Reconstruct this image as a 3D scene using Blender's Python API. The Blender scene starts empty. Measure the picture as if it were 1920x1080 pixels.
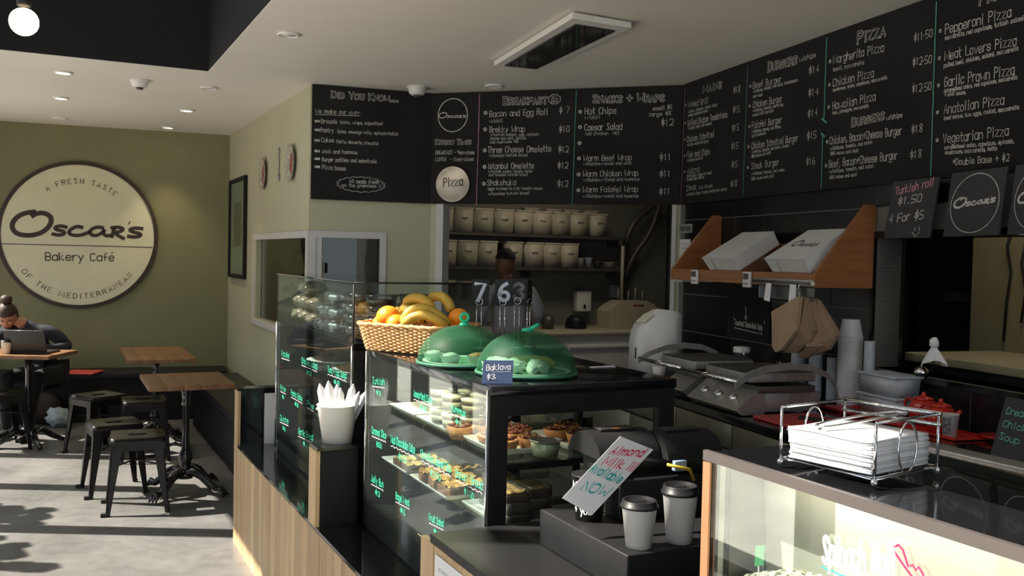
import bpy, bmesh, math, random
from mathutils import Vector, Matrix, noise
random.seed(7)
PI = math.pi
C = bpy.context.scene.collection
V3 = Vector
# ------------------------------------------------------------------ camera
FPX = 1750.0; CZ = 1.56
_p = math.atan(55 / FPX); _r = 0.022
FW = V3((0, math.cos(_p), -math.sin(_p)))
_r0 = V3((1, 0, 0)); _u0 = V3((0, math.sin(_p), math.cos(_p)))
RT = _r0 * math.cos(_r) + _u0 * math.sin(_r)
UP = _u0 * math.cos(_r) - _r0 * math.sin(_r)
CAMP = V3((0, 0, CZ))
cam = bpy.data.cameras.new('camera'); camo = bpy.data.objects.new('camera', cam); C.objects.link(camo)
cam.sensor_width = 36; cam.lens = 36 * FPX / 1920; cam.clip_start = 0.05; cam.clip_end = 200
m = Matrix((RT, UP, -FW)).transposed().to_4x4(); m.translation = CAMP
camo.matrix_world = m
sc = bpy.context.scene; sc.camera = camo
# ------------------------------------------------------------------ world, sun, exposure
EXPOSURE = 0.18
SKY = 1.5; SUN = 13.0
sc.view_settings.view_transform = 'Standard'; sc.view_settings.look = 'None'
sc.view_settings.exposure = EXPOSURE; sc.view_settings.gamma = 1; sc.view_settings.use_curve_mapping = False
w = bpy.data.worlds.new('world'); sc.world = w; w.use_nodes = True
bg = w.node_tree.nodes['Background']; bg.inputs[0].default_value = (0.80, 0.90, 1.0, 1); bg.inputs[1].default_value = SKY
AY = math.atan(865 / FPX)                    # heading of the counter
AV = V3((-math.sin(AY), math.cos(AY), 0)); BV = V3((math.cos(AY), math.sin(AY), 0))
def AB(a, b, z=0): return AV * a + BV * b + V3((0, 0, z))
sun = bpy.data.lights.new('sun', 'SUN'); suno = bpy.data.objects.new('sun', sun); C.objects.link(suno)
sun.energy = SUN; sun.angle = math.radians(0.6); sun.color = (1.0, 0.92, 0.80)
suno.rotation_euler = V3((-0.42, 0.0, 0.45)).to_track_quat('Z', 'Y').to_euler()
def area(name, loc, sx, sy, e, col, aim):
    l = bpy.data.lights.new(name, 'AREA'); l.shape = 'RECTANGLE'; l.size = sx; l.size_y = sy; l.energy = e; l.color = col
    o = bpy.data.objects.new(name, l); C.objects.link(o); o.location = loc
    o.rotation_euler = V3(aim).to_track_quat('-Z', 'Y').to_euler(); return o
# openings of the shopfront sample the sky
for zc, h in ((1.24, 2.4), (3.58, 1.0)):
    po = area('sky_portal', AB(3.2, -1.02, zc), 12.4, h, 1, (1, 1, 1), BV)
    po.data.cycles.is_portal = True
po = area('sky_portal', AB(-3.1, 1.4, 1.3), 4.6, 2.4, 1, (1, 1, 1), AV); po.data.cycles.is_portal = True
try: sc.cycles.max_bounces = 10; sc.cycles.transparent_max_bounces = 24; sc.cycles.caustics_reflective = False; sc.cycles.caustics_refractive = False; sc.cycles.sample_clamp_indirect = 6; sc.cycles.use_denoising = True
except Exception: pass
# ------------------------------------------------------------------ reading points off the photograph's geometry
def ray(x, y): return FW + RT * ((x - 960) / FPX) - UP * ((y - 540) / FPX)
def onZ(x, y, z): d = ray(x, y); return CAMP + d * ((z - CZ) / d.z)
def onB(x, y, b): d = ray(x, y); return CAMP + d * (b / d.dot(BV))
def onA(x, y, a): d = ray(x, y); return CAMP + d * (a / d.dot(AV))
def onY(x, y, Y): d = ray(x, y); return CAMP + d * (Y / d.y)
class Wall:                                   # a vertical plane: u along it, z up, off towards the room
    def __init__(s, p, q):
        s.p = V3((p[0], p[1], 0)); s.d = (V3((q[0], q[1], 0)) - s.p); s.L = s.d.length; s.d.normalize()
        s.n = V3((s.d.y, -s.d.x, 0)); s.rz = math.atan2(s.d.y, s.d.x)
    def at(s, u, z, off=0): return s.p + s.d * u + s.n * off + V3((0, 0, z))
    def hit(s, x, y, off=0):
        d = ray(x, y); t = ((s.p + s.n * off - CAMP).dot(s.n)) / d.dot(s.n); P = CAMP + d * t
        return (P - s.p).dot(s.d), P.z
    def un(s, P): v = P - s.p; return v.dot(s.d), v.dot(s.n)
CEIL = 2.70
_o0 = onZ(0, 226.8, CEIL); _co = onZ(429.4, 253.7, CEIL)
_pc = onZ(585, 158, CEIL); _k = onZ(812, 176, CEIL); _c3 = onZ(1283, 160, CEIL); _c3c = onZ(1735, 1.7, CEIL)
WO = Wall(_o0, _co)            # olive wall
W1 = Wall(_pc, _k)             # wall with the first chalkboard
W2 = Wall(_k, _c3)             # wall with the kitchen doorway
W3 = Wall(_c3, _c3c)           # black tiled wall
BP = 1.556                     # side wall with plates lies at b = BP
# ------------------------------------------------------------------ materials
def mat(name, col, rough=0.5, metal=0.0, var=0.06, scale=8.0, bump=0.0, bscale=60.0, spec=0.5, emis=None, estr=0.0, alpha=None, trans=0.0, coat=0.0, stretch=(1, 1, 1), rvar=0.0, objrand=0.0, sheen=0.0, sss=0.0, detail=4):
    M = bpy.data.materials.new(name); M.use_nodes = True; nt = M.node_tree; N = nt.nodes; L = nt.links
    b = N['Principled BSDF']
    b.inputs['Roughness'].default_value = rough; b.inputs['Metallic'].default_value = metal
    b.inputs['Specular IOR Level'].default_value = spec
    b.inputs['Coat Weight'].default_value = coat
    if trans: b.inputs['Transmission Weight'].default_value = trans
    if sss: b.inputs['Subsurface Weight'].default_value = sss; b.inputs['Subsurface Radius'].default_value = (0.02, 0.01, 0.006)
    tc = N.new('ShaderNodeTexCoord'); mp = N.new('ShaderNodeMapping'); mp.inputs['Scale'].default_value = stretch
    L.new(tc.outputs['Object'], mp.inputs[0])
    nz = N.new('ShaderNodeTexNoise'); nz.inputs['Scale'].default_value = scale; nz.inputs['Detail'].default_value = detail
    L.new(mp.outputs[0], nz.inputs[0])
    rp = N.new('ShaderNodeMapRange'); rp.inputs[1].default_value = 0.3; rp.inputs[2].default_value = 0.7
    rp.inputs[3].default_value = 1 - var; rp.inputs[4].default_value = 1 + var
    L.new(nz.outputs[0], rp.inputs[0])
    mx = N.new('ShaderNodeVectorMath'); mx.operation = 'SCALE'; mx.inputs[0].default_value = col[:3]
    last = rp.outputs[0]
    if objrand:
        oi = N.new('ShaderNodeObjectInfo'); r2 = N.new('ShaderNodeMapRange'); r2.inputs[3].default_value = 1 - objrand; r2.inputs[4].default_value = 1 + objrand
        L.new(oi.outputs['Random'], r2.inputs[0]); mu = N.new('ShaderNodeMath'); mu.operation = 'MULTIPLY'; L.new(last, mu.inputs[0]); L.new(r2.outputs[0], mu.inputs[1]); last = mu.outputs[0]
    L.new(last, mx.inputs['Scale']); L.new(mx.outputs[0], b.inputs['Base Color'])
    if rvar:
        r3 = N.new('ShaderNodeMapRange'); r3.inputs[1].default_value = .3; r3.inputs[2].default_value = .7; r3.inputs[3].default_value = max(0, rough - rvar); r3.inputs[4].default_value = rough + rvar
        L.new(nz.outputs[0], r3.inputs[0]); L.new(r3.outputs[0], b.inputs['Roughness'])
    if bump:
        n2 = N.new('ShaderNodeTexNoise'); n2.inputs['Scale'].default_value = bscale; L.new(mp.outputs[0], n2.inputs[0])
        bp = N.new('ShaderNodeBump'); bp.inputs['Strength'].default_value = bump; bp.inputs['Distance'].default_value = 0.01
        L.new(n2.outputs[0], bp.inputs['Height']); L.new(bp.outputs[0], b.inputs['Normal'])
    if emis: b.inputs['Emission Color'].default_value = (*emis, 1); b.inputs['Emission Strength'].default_value = estr
    return M
def glassmat(name, tint=(0.9, 0.97, 0.94), refl=0.06, rough=0.0, haze=0.0, hazecol=(0.6, 0.7, 0.68), mx_=0.9):
    M = bpy.data.materials.new(name); M.use_nodes = True; nt = M.node_tree; N = nt.nodes; L = nt.links; N.clear()
    out = N.new('ShaderNodeOutputMaterial'); tr = N.new('ShaderNodeBsdfTransparent'); tr.inputs[0].default_value = (*tint, 1)
    gl = N.new('ShaderNodeBsdfGlossy'); gl.inputs['Roughness'].default_value = rough; gl.inputs[0].default_value = (1, 1, 1, 1)
    lw = N.new('ShaderNodeFresnel'); lw.inputs[0].default_value = 1.45
    mr = N.new('ShaderNodeMapRange'); mr.inputs[1].default_value = 0.03; mr.inputs[2].default_value = 1.0; mr.inputs[3].default_value = refl; mr.inputs[4].default_value = mx_
    L.new(lw.outputs[0], mr.inputs[0])
    m1 = N.new('ShaderNodeMixShader'); L.new(mr.outputs[0], m1.inputs[0]); L.new(tr.outputs[0], m1.inputs[1]); L.new(gl.outputs[0], m1.inputs[2])
    last = m1
    if haze:
        df = N.new('ShaderNodeBsdfDiffuse'); df.inputs[0].default_value = (*hazecol, 1)
        m2 = N.new('ShaderNodeMixShader'); m2.inputs[0].default_value = haze; L.new(m1.outputs[0], m2.inputs[1]); L.new(df.outputs[0], m2.inputs[2]); last = m2
    L.new(last.outputs[0], out.inputs[0]); return M
M = {}
def defm(k, *a, **kw): M[k] = mat(k, *a, **kw)
defm('white_ceiling_paint', (.86, .84, .79), .55, var=.02, scale=2)
defm('black_recess_paint', (.006, .006, .006), .8, var=.1, scale=2)
defm('olive_paint', (.235, .228, .115), .6, var=.05, scale=1.5, bump=.04, bscale=200)
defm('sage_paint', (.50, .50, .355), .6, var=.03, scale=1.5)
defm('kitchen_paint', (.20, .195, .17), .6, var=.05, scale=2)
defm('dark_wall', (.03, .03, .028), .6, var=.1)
defm('window_paint', (.62, .62, .62), .4, var=.02)
defm('board_black', (.018, .018, .019), .75, var=.25, scale=3, spec=.2)
defm('tile_black', (.008, .0085, .009), .22, var=.15, scale=5, objrand=.3)
defm('grout', (.17, .17, .16), .8)
defm('gloss_black', (.007, .0075, .009), .10, var=.15, coat=.3)
defm('satin_black', (.014, .014, .015), .42, var=.12, spec=.28)
defm('matt_black', (.012, .012, .013), .6, var=.12, spec=.2)
defm('stool_metal', (.014, .013, .012), .30, metal=.5, var=.3, scale=12)
defm('cast_iron', (.010, .010, .011), .22, var=.1, coat=.5)
defm('chrome', (.75, .75, .77), .12, metal=1, var=.03)
defm('steel', (.42, .41, .39), .36, metal=.65, var=.12, scale=14, stretch=(1, 8, 1))
defm('steel_dark', (.13, .12, .11), .4, metal=.5, var=.2)
defm('steel_panel', (.30, .28, .22), .38, metal=.9, var=.08)
defm('white_plastic', (.82, .82, .81), .4, var=.02)
defm('ivory_plastic', (.50, .46, .36), .45, var=.05, objrand=.12)
defm('bucket_white', (.88, .88, .84), .45, var=.02, sss=.6)
defm('paper_white', (.86, .87, .89), .8, var=.03, scale=20)
defm('paper_kraft', (.34, .235, .15), .8, var=.12, scale=9, objrand=.2)
defm('chalk', (.62, .62, .60), .9, var=.25, scale=40)
defm('chalk_dim', (.50, .50, .49), .9, var=.3, scale=40)
defm('chalk_pink', (.42, .20, .30), .9, var=.2, scale=40)
defm('chalk_teal', (.10, .40, .33), .9, var=.2, scale=40)
defm('chalk_green', (.03, .60, .35), .7, var=.1)
defm('marker_white', (.9, .9, .9), .7)
defm('marker_red', (.75, .02, .10), .6)
defm('marker_teal', (.02, .45, .42), .6)
defm('marker_blackish', (.01, .01, .01), .6)
defm('sign_cream', (.76, .74, .52), .6, var=.02)
defm('sign_brown', (.045, .030, .022), .6, var=.1)
defm('sign_ink', (.05, .045, .025), .7)
defm('table_wood', (.19, .097, .042), .42, var=.25, scale=7, stretch=(1, 7, 1), objrand=.12)
defm('shelf_wood', (.34, .14, .05), .45, var=.16, scale=5, stretch=(1, 1, 7))
defm('red_book', (.75, .09, .08), .5, var=.05)
defm('laptop_grey', (.02, .02, .022), .35)
defm('skin', (.45, .24, .17), .5, sss=.1)
defm('skin_dark', (.22, .09, .06), .55)
defm('hair_brown', (.035, .018, .012), .6, var=.4, scale=60, stretch=(1, 1, .2))
defm('jumper_navy', (.010, .013, .024), .85, var=.2, bump=.2)
defm('trousers_black', (.006, .006, .008), .85, var=.2)
defm('chef_white', (.42, .42, .45), .8, var=.08, bump=.2, bscale=20)
defm('cap_dark', (.012, .012, .018), .8)
defm('orange_peel', (.95, .33, .015), .42, var=.08, bump=.25, bscale=180, sss=.05)
defm('banana_skin', (.55, .37, .05), .5, var=.22, scale=14)
defm('banana_tip', (.08, .06, .02), .7)
defm('wicker', (.62, .36, .15), .6, var=.25, scale=30, objrand=.05)
defm('plate_white', (.75, .77, .75), .3)
defm('green_handle', (.02, .55, .32), .4)
defm('cake_paper', (.60, .62, .58), .7, var=.1, scale=30)
defm('cake_brown', (.16, .07, .028), .75, var=.45, scale=40, bump=.6, bscale=70)
defm('cake_gold', (.50, .27, .07), .75, var=.4, scale=50, bump=.5, bscale=90)
defm('pastry', (.42, .19, .075), .65, var=.25, scale=25, bump=.3)
defm('pecan', (.13, .035, .015), .55, var=.3, bump=.5)
defm('custard', (.60, .42, .16), .5, var=.15)
defm('cream', (.72, .70, .55), .5, var=.08)
defm('dip', (.55, .58, .36), .5, var=.1)
defm('choc_layer', (.06, .028, .014), .6)
defm('marshmallow', (.70, .72, .74), .6, var=.1, scale=30)
defm('muesli', (.30, .19, .11), .8, var=.6, scale=60, bump=.6)
defm('salad_green', (.10, .16, .03), .7, var=.7, scale=40, bump=.6)
defm('card_blue', (.075, .11, .22), .35, var=.1)
defm('cup_black', (.012, .012, .013), .45)
defm('lid_black', (.012, .012, .014), .42, spec=.25)
defm('cup_print', (.20, .20, .19), .6, var=.9, scale=120)
defm('teapot_red', (.55, .022, .015), .18, coat=.5, var=.03)
defm('board_red', (.42, .05, .045), .5, var=.1)
defm('tray_red', (.50, .02, .015), .35)
defm('jar_orange', (.45, .18, .07), .5)
defm('pink_stuff', (.60, .16, .20), .6, var=.3, scale=60)
defm('plastic_clear_grey', (.42, .46, .52), .3, var=.05)
defm('mirror_dark', (.035, .035, .030), .08, metal=.3)
defm('grey_trim', (.115, .10, .095), .45, metal=.4)
defm('copper_strip', (.55, .25, .13), .35, metal=.5)
defm('fridge_white', (.86, .84, .78), .4, var=.03)
defm('mesh_cover', (.48, .46, .38), .7, var=.25, scale=60)
defm('green_tag', (.04, .42, .16), .5)
defm('door_cream', (.30, .27, .17), .5, var=.06)
defm('bag_plastic', (.60, .72, .78), .4, var=.15, scale=20)
defm('tag_blue', (.22, .30, .45), .4)
defm('sticker_orange', (.65, .13, .04), .5, var=.3, scale=60)
defm('photo_print', (.13, .12, .08), .4, var=.3, scale=14)
defm('mat_board', (.36, .37, .30), .7)
defm('ceramic_red', (.30, .07, .06), .35, var=.7, scale=60)
defm('ceramic_rim', (.42, .40, .33), .35, var=.7, scale=70)
defm('mesh_green', (.03, .15, .085), .6)
defm('grey_sign', (.34, .34, .34), .5)
defm('pavement', (.52, .49, .45), .8, var=.15, scale=2)
defm('rubber', (.01, .01, .01), .7)
defm('yellow_cord', (.60, .42, .03), .5)
defm('backpack', (.03, .018, .012), .8)
defm('panel_cream', (.42, .405, .365), .4, var=.03)
M['bulb_glow'] = mat('bulb_glow', (1, .8, .5), .5, emis=(1.0, .72, .42), estr=9)
M['lamp_glow'] = mat('lamp_glow', (1, .9, .7), .5, emis=(1.0, .86, .62), estr=9)
M['glass'] = glassmat('glass', (.93, .975, .955), refl=.022, mx_=.35)
M['glass_case'] = glassmat('glass_case', (.90, .955, .93), refl=.035, haze=.008, mx_=.24)
M['glass_green'] = glassmat('glass_green', (.28, .55, .45), refl=.2, mx_=.9)
M['glass_window'] = glassmat('glass_window', (.60, .63, .60), refl=.035, mx_=.9)
M['glass_top'] = glassmat('glass_top', (.55, .62, .60), refl=.14, mx_=.95)
M['clear_cup'] = glassmat('clear_cup', (.97, .98, .985), refl=.06, rough=.08, haze=.03, hazecol=(.8, .85, .9))
M['net_green'] = glassmat('net_green', (.60, .80, .67), refl=.01, rough=.5, haze=.20, hazecol=(.02, .19, .09), mx_=.12)
M['wrap'] = glassmat('wrap', (.97, .97, .97), refl=.12, rough=.12, haze=.04, hazecol=(.9, .9, .9), mx_=.8)
# floor: polished grey concrete with clouds
def floor_mat():
    m = mat('polished_concrete', (.30, .295, .28), .30, var=.0, scale=1.3, rvar=.08, spec=.4); nt = m.node_tree; N = nt.nodes; L = nt.links
    b = N['Principled BSDF']; tc = N['Texture Coordinate']
    n1 = N.new('ShaderNodeTexNoise'); n1.inputs['Scale'].default_value = 1.6; n1.inputs['Detail'].default_value = 9; n1.inputs['Roughness'].default_value = .65; n1.inputs['Distortion'].default_value = .6
    n2 = N.new('ShaderNodeTexNoise'); n2.inputs['Scale'].default_value = 14; n2.inputs['Detail'].default_value = 8; n2.inputs['Roughness'].default_value = .7
    L.new(tc.outputs['Object'], n1.inputs[0]); L.new(tc.outputs['Object'], n2.inputs[0])
    cr = N.new('ShaderNodeValToRGB'); cr.color_ramp.elements[0].position = .3; cr.color_ramp.elements[0].color = (.085, .085, .083, 1); cr.color_ramp.elements[1].position = .72; cr.color_ramp.elements[1].color = (.235, .232, .225, 1)
    ad = N.new('ShaderNodeMath'); ad.operation = 'MULTIPLY_ADD'; ad.inputs[1].default_value = .35; L.new(n2.outputs[0], ad.inputs[0]); 
    s1 = N.new('ShaderNodeMath'); s1.operation = 'MULTIPLY'; s1.inputs[1].default_value = .68; L.new(n1.outputs[0], s1.inputs[0]); L.new(s1.outputs[0], ad.inputs[2])
    L.new(ad.outputs[0], cr.inputs[0]); L.new(cr.outputs[0], b.inputs['Base Color'])
    return m
defm('brick_dark', (.10, .085, .075), .8, var=.2, scale=2)
M['floor'] = floor_mat()
# pale oak for the counter planks
def oak_mat():
    m = mat('pale_oak', (.50, .30, .125), .5, var=.0, scale=3, bump=.08, bscale=60, stretch=(1, 1, 1)); nt = m.node_tree; N = nt.nodes; L = nt.links
    b = N['Principled BSDF']; tc = N['Texture Coordinate']; oi = N.new('ShaderNodeObjectInfo')
    mp = N.new('ShaderNodeMapping'); mp.inputs['Scale'].default_value = (5, 5, .45); L.new(tc.outputs['Object'], mp.inputs[0])
    cb = N.new('ShaderNodeCombineXYZ'); L.new(oi.outputs['Random'], cb.inputs[2])
    sc_ = N.new('ShaderNodeVectorMath'); sc_.operation = 'SCALE'; sc_.inputs['Scale'].default_value = 37; L.new(cb.outputs[0], sc_.inputs[0]); L.new(sc_.outputs[0], mp.inputs['Location'])
    wv = N.new('ShaderNodeTexNoise'); wv.inputs['Scale'].default_value = 1.5; wv.inputs['Detail'].default_value = 7; wv.inputs['Distortion'].default_value = 1.6; L.new(mp.outputs[0], wv.inputs[0])
    cr = N.new('ShaderNodeValToRGB'); cr.color_ramp.elements[0].position = .25; cr.color_ramp.elements[0].color = (.44, .28, .14, 1); cr.color_ramp.elements[1].position = .6; cr.color_ramp.elements[1].color = (.66, .47, .26, 1)
    L.new(wv.outputs[0], cr.inputs[0])
    mr = N.new('ShaderNodeMapRange'); mr.inputs[3].default_value = .78; mr.inputs[4].default_value = 1.15; L.new(oi.outputs['Random'], mr.inputs[0])
    vm = N.new('ShaderNodeVectorMath'); vm.operation = 'SCALE'; L.new(cr.outputs[0], vm.inputs[0]); L.new(mr.outputs[0], vm.inputs['Scale']); L.new(vm.outputs[0], b.inputs['Base Color'])
    return m
M['oak'] = oak_mat()
# ------------------------------------------------------------------ mesh helpers
class MB:
    def __init__(s): s.v = []; s.f = []; s.sm = []
    def add(s, vs, fs, T=None, smooth=False):
        n = len(s.v)
        s.v += [tuple(T @ V3(p)) if T else tuple(p) for p in vs]
        s.f += [tuple(i + n for i in f) for f in fs]; s.sm += [smooth] * len(fs); return s
    def box(s, x0, x1, y0, y1, z0, z1, T=None, bev=0.0):
        if bev <= 0:
            vs = [(x, y, z) for z in (z0, z1) for y in (y0, y1) for x in (x0, x1)]
            return s.add(vs, [(0, 2, 3, 1), (4, 5, 7, 6), (0, 1, 5, 4), (1, 3, 7, 5), (3, 2, 6, 7), (2, 0, 4, 6)], T)
        bm = bmesh.new(); r = bmesh.ops.create_cube(bm, size=1)
        for v in bm.verts: v.co = V3(((x0 + x1) / 2 + v.co.x * (x1 - x0), (y0 + y1) / 2 + v.co.y * (y1 - y0), (z0 + z1) / 2 + v.co.z * (z1 - z0)))
        bmesh.ops.bevel(bm, geom=bm.edges[:], offset=bev, segments=2, affect='EDGES', profile=.6)
        s.frombm(bm, T, True); return s
    def frombm(s, bm, T=None, smooth=False):
        bm.verts.index_update(); s.add([v.co[:] for v in bm.verts], [[v.index for v in f.verts] for f in bm.faces], T, smooth); bm.free()
    def prism(s, poly, z0, z1, T=None):       # polygon (counter-clockwise) extruded
        n = len(poly); vs = [(x, y, z0) for x, y in poly] + [(x, y, z1) for x, y in poly]
        fs = [tuple(reversed(range(n))), tuple(range(n, 2 * n))] + [(i, (i + 1) % n, n + (i + 1) % n, n + i) for i in range(n)]
        return s.add(vs, fs, T)
    def tube(s, pts, r, seg=8, T=None, closed=False, caps=True):
        pts = [V3(p) for p in pts]; n = len(pts); rr = r if isinstance(r, (list, tuple)) else [r] * n
        vs = []; prev = None
        for i, p in enumerate(pts):
            if closed: t = (pts[(i + 1) % n] - pts[i - 1])
            else: t = pts[min(i + 1, n - 1)] - pts[max(i - 1, 0)]
            t = t.normalized() if t.length > 1e-9 else V3((0, 0, 1))
            if prev is None:
                a = V3((0, 0, 1)) if abs(t.z) < .9 else V3((1, 0, 0)); u = t.cross(a).normalized()
            else:
                u = prev - t * prev.dot(t); u = u.normalized() if u.length > 1e-6 else t.orthogonal().normalized()
            prev = u; w_ = t.cross(u)
            for k in range(seg):
                q = 2 * PI * k / seg; vs.append(p + (u * math.cos(q) + w_ * math.sin(q)) * rr[i])
        fs = []
        for i in range(n if closed else n - 1):
            j = (i + 1) % n
            for k in range(seg): fs.append((i * seg + k, i * seg + (k + 1) % seg, j * seg + (k + 1) % seg, j * seg + k))
        if caps and not closed: fs += [tuple(reversed(range(seg))), tuple(range((n - 1) * seg, n * seg))]
        return s.add(vs, fs, T, seg > 4)
    def lathe(s, prof, seg=24, T=None, smooth=True, sx=1, sy=1):
        vs = []; fs = []; n = len(prof)
        for r, z in prof:
            for k in range(seg): q = 2 * PI * k / seg; vs.append((r * math.cos(q) * sx, r * math.sin(q) * sy, z))
        for i in range(n - 1):
            for k in range(seg): fs.append((i * seg + k, i * seg + (k + 1) % seg, (i + 1) * seg + (k + 1) % seg, (i + 1) * seg + k))
        if prof[0][0] > 1e-4: fs.append(tuple(reversed(range(seg))))
        if prof[-1][0] > 1e-4: fs.append(tuple(range((n - 1) * seg, n * seg)))
        return s.add(vs, fs, T, smooth)
    def quad(s, a, b, c, d): return s.add([a, b, c, d], [(0, 1, 2, 3)])
    def slab(s, a, b, c, d, th):              # quad given thickness along its normal
        a, b, c, d = map(V3, (a, b, c, d)); n = (b - a).cross(d - a).normalized() * th
        vs = [a, b, c, d, a + n, b + n, c + n, d + n]
        return s.add(vs, [(3, 2, 1, 0), (4, 5, 6, 7), (0, 1, 5, 4), (1, 2, 6, 5), (2, 3, 7, 6), (3, 0, 4, 7)])
    def blob(s, r, c=(0, 0, 0), sc_=(1, 1, 1), jit=0, sub=2, seed=0, T=None, fr=6.0, zmin=None):
        bm = bmesh.new(); bmesh.ops.create_icosphere(bm, subdivisions=sub, radius=1)
        for v in bm.verts:
            k = 1 + jit * noise.noise(v.co * fr / 3 + V3((seed * 3.7, seed, 0)))
            v.co = V3((v.co.x * r * sc_[0] * k + c[0], v.co.y * r * sc_[1] * k + c[1], v.co.z * r * sc_[2] * k + c[2]))
            if zmin is not None and v.co.z < zmin: v.co.z = zmin
        s.frombm(bm, T, True); return s
    def build(s, name, m, parent=None, loc=None, rot=None):
        me = bpy.data.meshes.new(name); me.from_pydata(s.v, [], s.f)
        me.polygons.foreach_set('use_smooth', s.sm); me.update()
        o = bpy.data.objects.new(name, me); C.objects.link(o)
        if any(k in name for k in ('lettering', 'print', 'divider', 'underline', 'drawing', 'rays', 'numeral', 'marker_label')) and 'panel' not in name: o['kind'] = 'stuff'
        me.materials.append(M[m] if isinstance(m, str) else m)
        if parent: o.parent = parent
        if loc is not None: o.location = loc
        if rot is not None: o.rotation_euler = rot
        return o
def frame(loc, rz=0): return Matrix.Translation(V3(loc)) @ Matrix.Rotation(rz, 4, 'Z')
TAB = frame((0, 0, 0), AY)                    # local x = b, local y = a
def thing(name, label, cat, loc=(0, 0, 0), rz=0, group=None):
    o = bpy.data.objects.new(name, None); C.objects.link(o); o.location = loc; o.rotation_euler = (0, 0, rz); o.empty_display_size = .1
    o['label'] = label; o['category'] = cat
    if group: o['group'] = group
    return o
def tag(o, label, cat, group=None):
    o['label'] = label; o['category'] = cat
    if group: o['group'] = group
    return o
def struct(o): o['kind'] = 'structure'; return o
def stuff(o): o['kind'] = 'stuff'; return o
def copy_tree(o, parent=None, loc=None, rz=None, label=None, group=None):
    c = o.copy(); C.objects.link(c)
    if parent is not None: c.parent = parent
    if loc is not None: c.location = loc
    if rz is not None: c.rotation_euler = (0, 0, rz)
    if label: c['label'] = label
    if group: c['group'] = group
    for ch in list(o.children): copy_tree(ch, c)
    return c
# ------------------------------------------------------------------ hand lettering: single stroke glyphs
FONT = {}
def gl(ch, wd, s): FONT[ch] = (wd, [(p.startswith('~'), [(int(q[0]), int(q[1]) - 2) for q in p.strip('~').split()]) for p in s.split(';')])
for line in '''A 4|02 28 42;14 34
B 4|08 02;~08 38 46 35 05;~05 35 44 42 02
C 4|~47 28 07 03 12 32 43
D 4|08 02;~08 28 47 43 22 02
E 4|48 08 02 42;05 35
F 4|48 08 02;05 35
G 4|~47 28 07 03 12 32 43 45 25
H 4|08 02;48 42;05 45
I 2|18 12
J 4|~38 33 22 12 03
K 4|08 02;48 05 42
L 4|08 02 42
M 6|02 08 33 68 62
N 4|02 08 42 48
O 5|~28 07 03 12 32 53 57 38 28
P 4|02 08;~08 38 47 46 35 05
Q 5|~28 07 03 12 32 53 57 38 28;34 52
R 4|02 08;~08 38 47 46 35 05;25 42
S 4|~47 38 18 07 16 34 43 32 12 03
T 4|08 48;28 22
U 4|~08 03 12 32 43 48
V 4|08 22 48
W 6|08 12 35 52 68
X 4|08 42;48 02
Y 4|08 25 48;25 22
Z 4|08 48 02 42
a 4|~45 36 16 05 03 12 32 43;46 42
b 4|08 02;~04 16 36 45 43 32 12 03
c 4|~45 36 16 05 03 12 32 43
d 4|~45 36 16 05 03 12 32 43;48 42
e 4|~04 44 45 36 16 05 03 12 32 43
f 3|~38 28 17 15 12;05 35
g 4|~45 36 16 05 03 12 32 43;~46 41 30 10 01
h 4|08 02;~04 16 36 45 42
i 2|16 12;17 18
j 2|~16 11 00;17 18
k 4|08 02;36 04 42
l 2|18 12
m 6|06 02;~04 16 26 35 32;~34 46 56 65 62
n 4|06 02;~05 16 36 45 42
o 4|~26 16 05 03 12 32 43 45 36 26
p 4|06 00;~05 16 36 45 43 32 12 03
q 4|46 40;~45 36 16 05 03 12 32 43
r 3|06 02;~04 16 36
s 4|~45 36 16 05 14 34 43 32 12 03
t 3|~18 13 22 32;06 36
u 4|~06 03 12 32 43;46 42
v 4|06 22 46
w 6|06 12 34 52 66
x 4|06 42;46 02
y 4|06 23;46 10
z 4|06 46 02 42
0 4|~28 07 03 12 32 43 47 38 28
1 3|07 18 12
2 4|~07 18 38 47 45 23 02;02 42
3 4|~07 28 47 46 25;~25 44 43 32 12 03
4 4|32 38 04 44
5 4|48 08 05;~05 35 44 43 32 12 02
6 4|~38 17 05 03 12 32 43 44 35 15 04
7 4|08 48 12
8 4|~25 07 18 38 47 25 03 12 32 43 25
9 4|~43 47 38 18 07 06 15 35 46
$ 4|~46 37 17 06 15 35 44 33 13 04;29 21

'''.splitlines():
    if '|' not in line: continue
    h, s = line.split('|'); c_, w_ = h.split(' '); gl(c_, int(w_), s)
gl('+', 4, '27 23;05 45'); gl('-', 3, '05 35'); gl('.', 1, '02 03'); gl(',', 1, '13 01'); gl('(', 2, '~28 07 03 22'); gl(')', 2, '~08 27 23 02')
gl('!', 1, '08 04;03 02'); gl('/', 3, '02 38'); gl("'", 1, '18 06'); gl(':', 1, '05 06;02 03'); gl('*', 3, '07 34;37 04'); gl('&', 4, '42 07 18 28 26 04 12 22 44')
gl('\u00e9', 4, '~04 44 45 36 16 05 03 12 32 43;28 39'); gl('\u00b7', 1, '04 05'); gl(' ', 3, '00 00')
def chaikin(p, it=2):
    cl = p[0] == p[-1] and len(p) > 3
    for _ in range(it):
        q = [] if cl else [p[0]]
        for i in range(len(p) - 1):
            a, b = p[i], p[i + 1]; q.append((a[0] * .75 + b[0] * .25, a[1] * .75 + b[1] * .25)); q.append((a[0] * .25 + b[0] * .75, a[1] * .25 + b[1] * .75))
        if cl: q.append(q[0])
        else: q.append(p[-1])
        p = q
    return p
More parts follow.
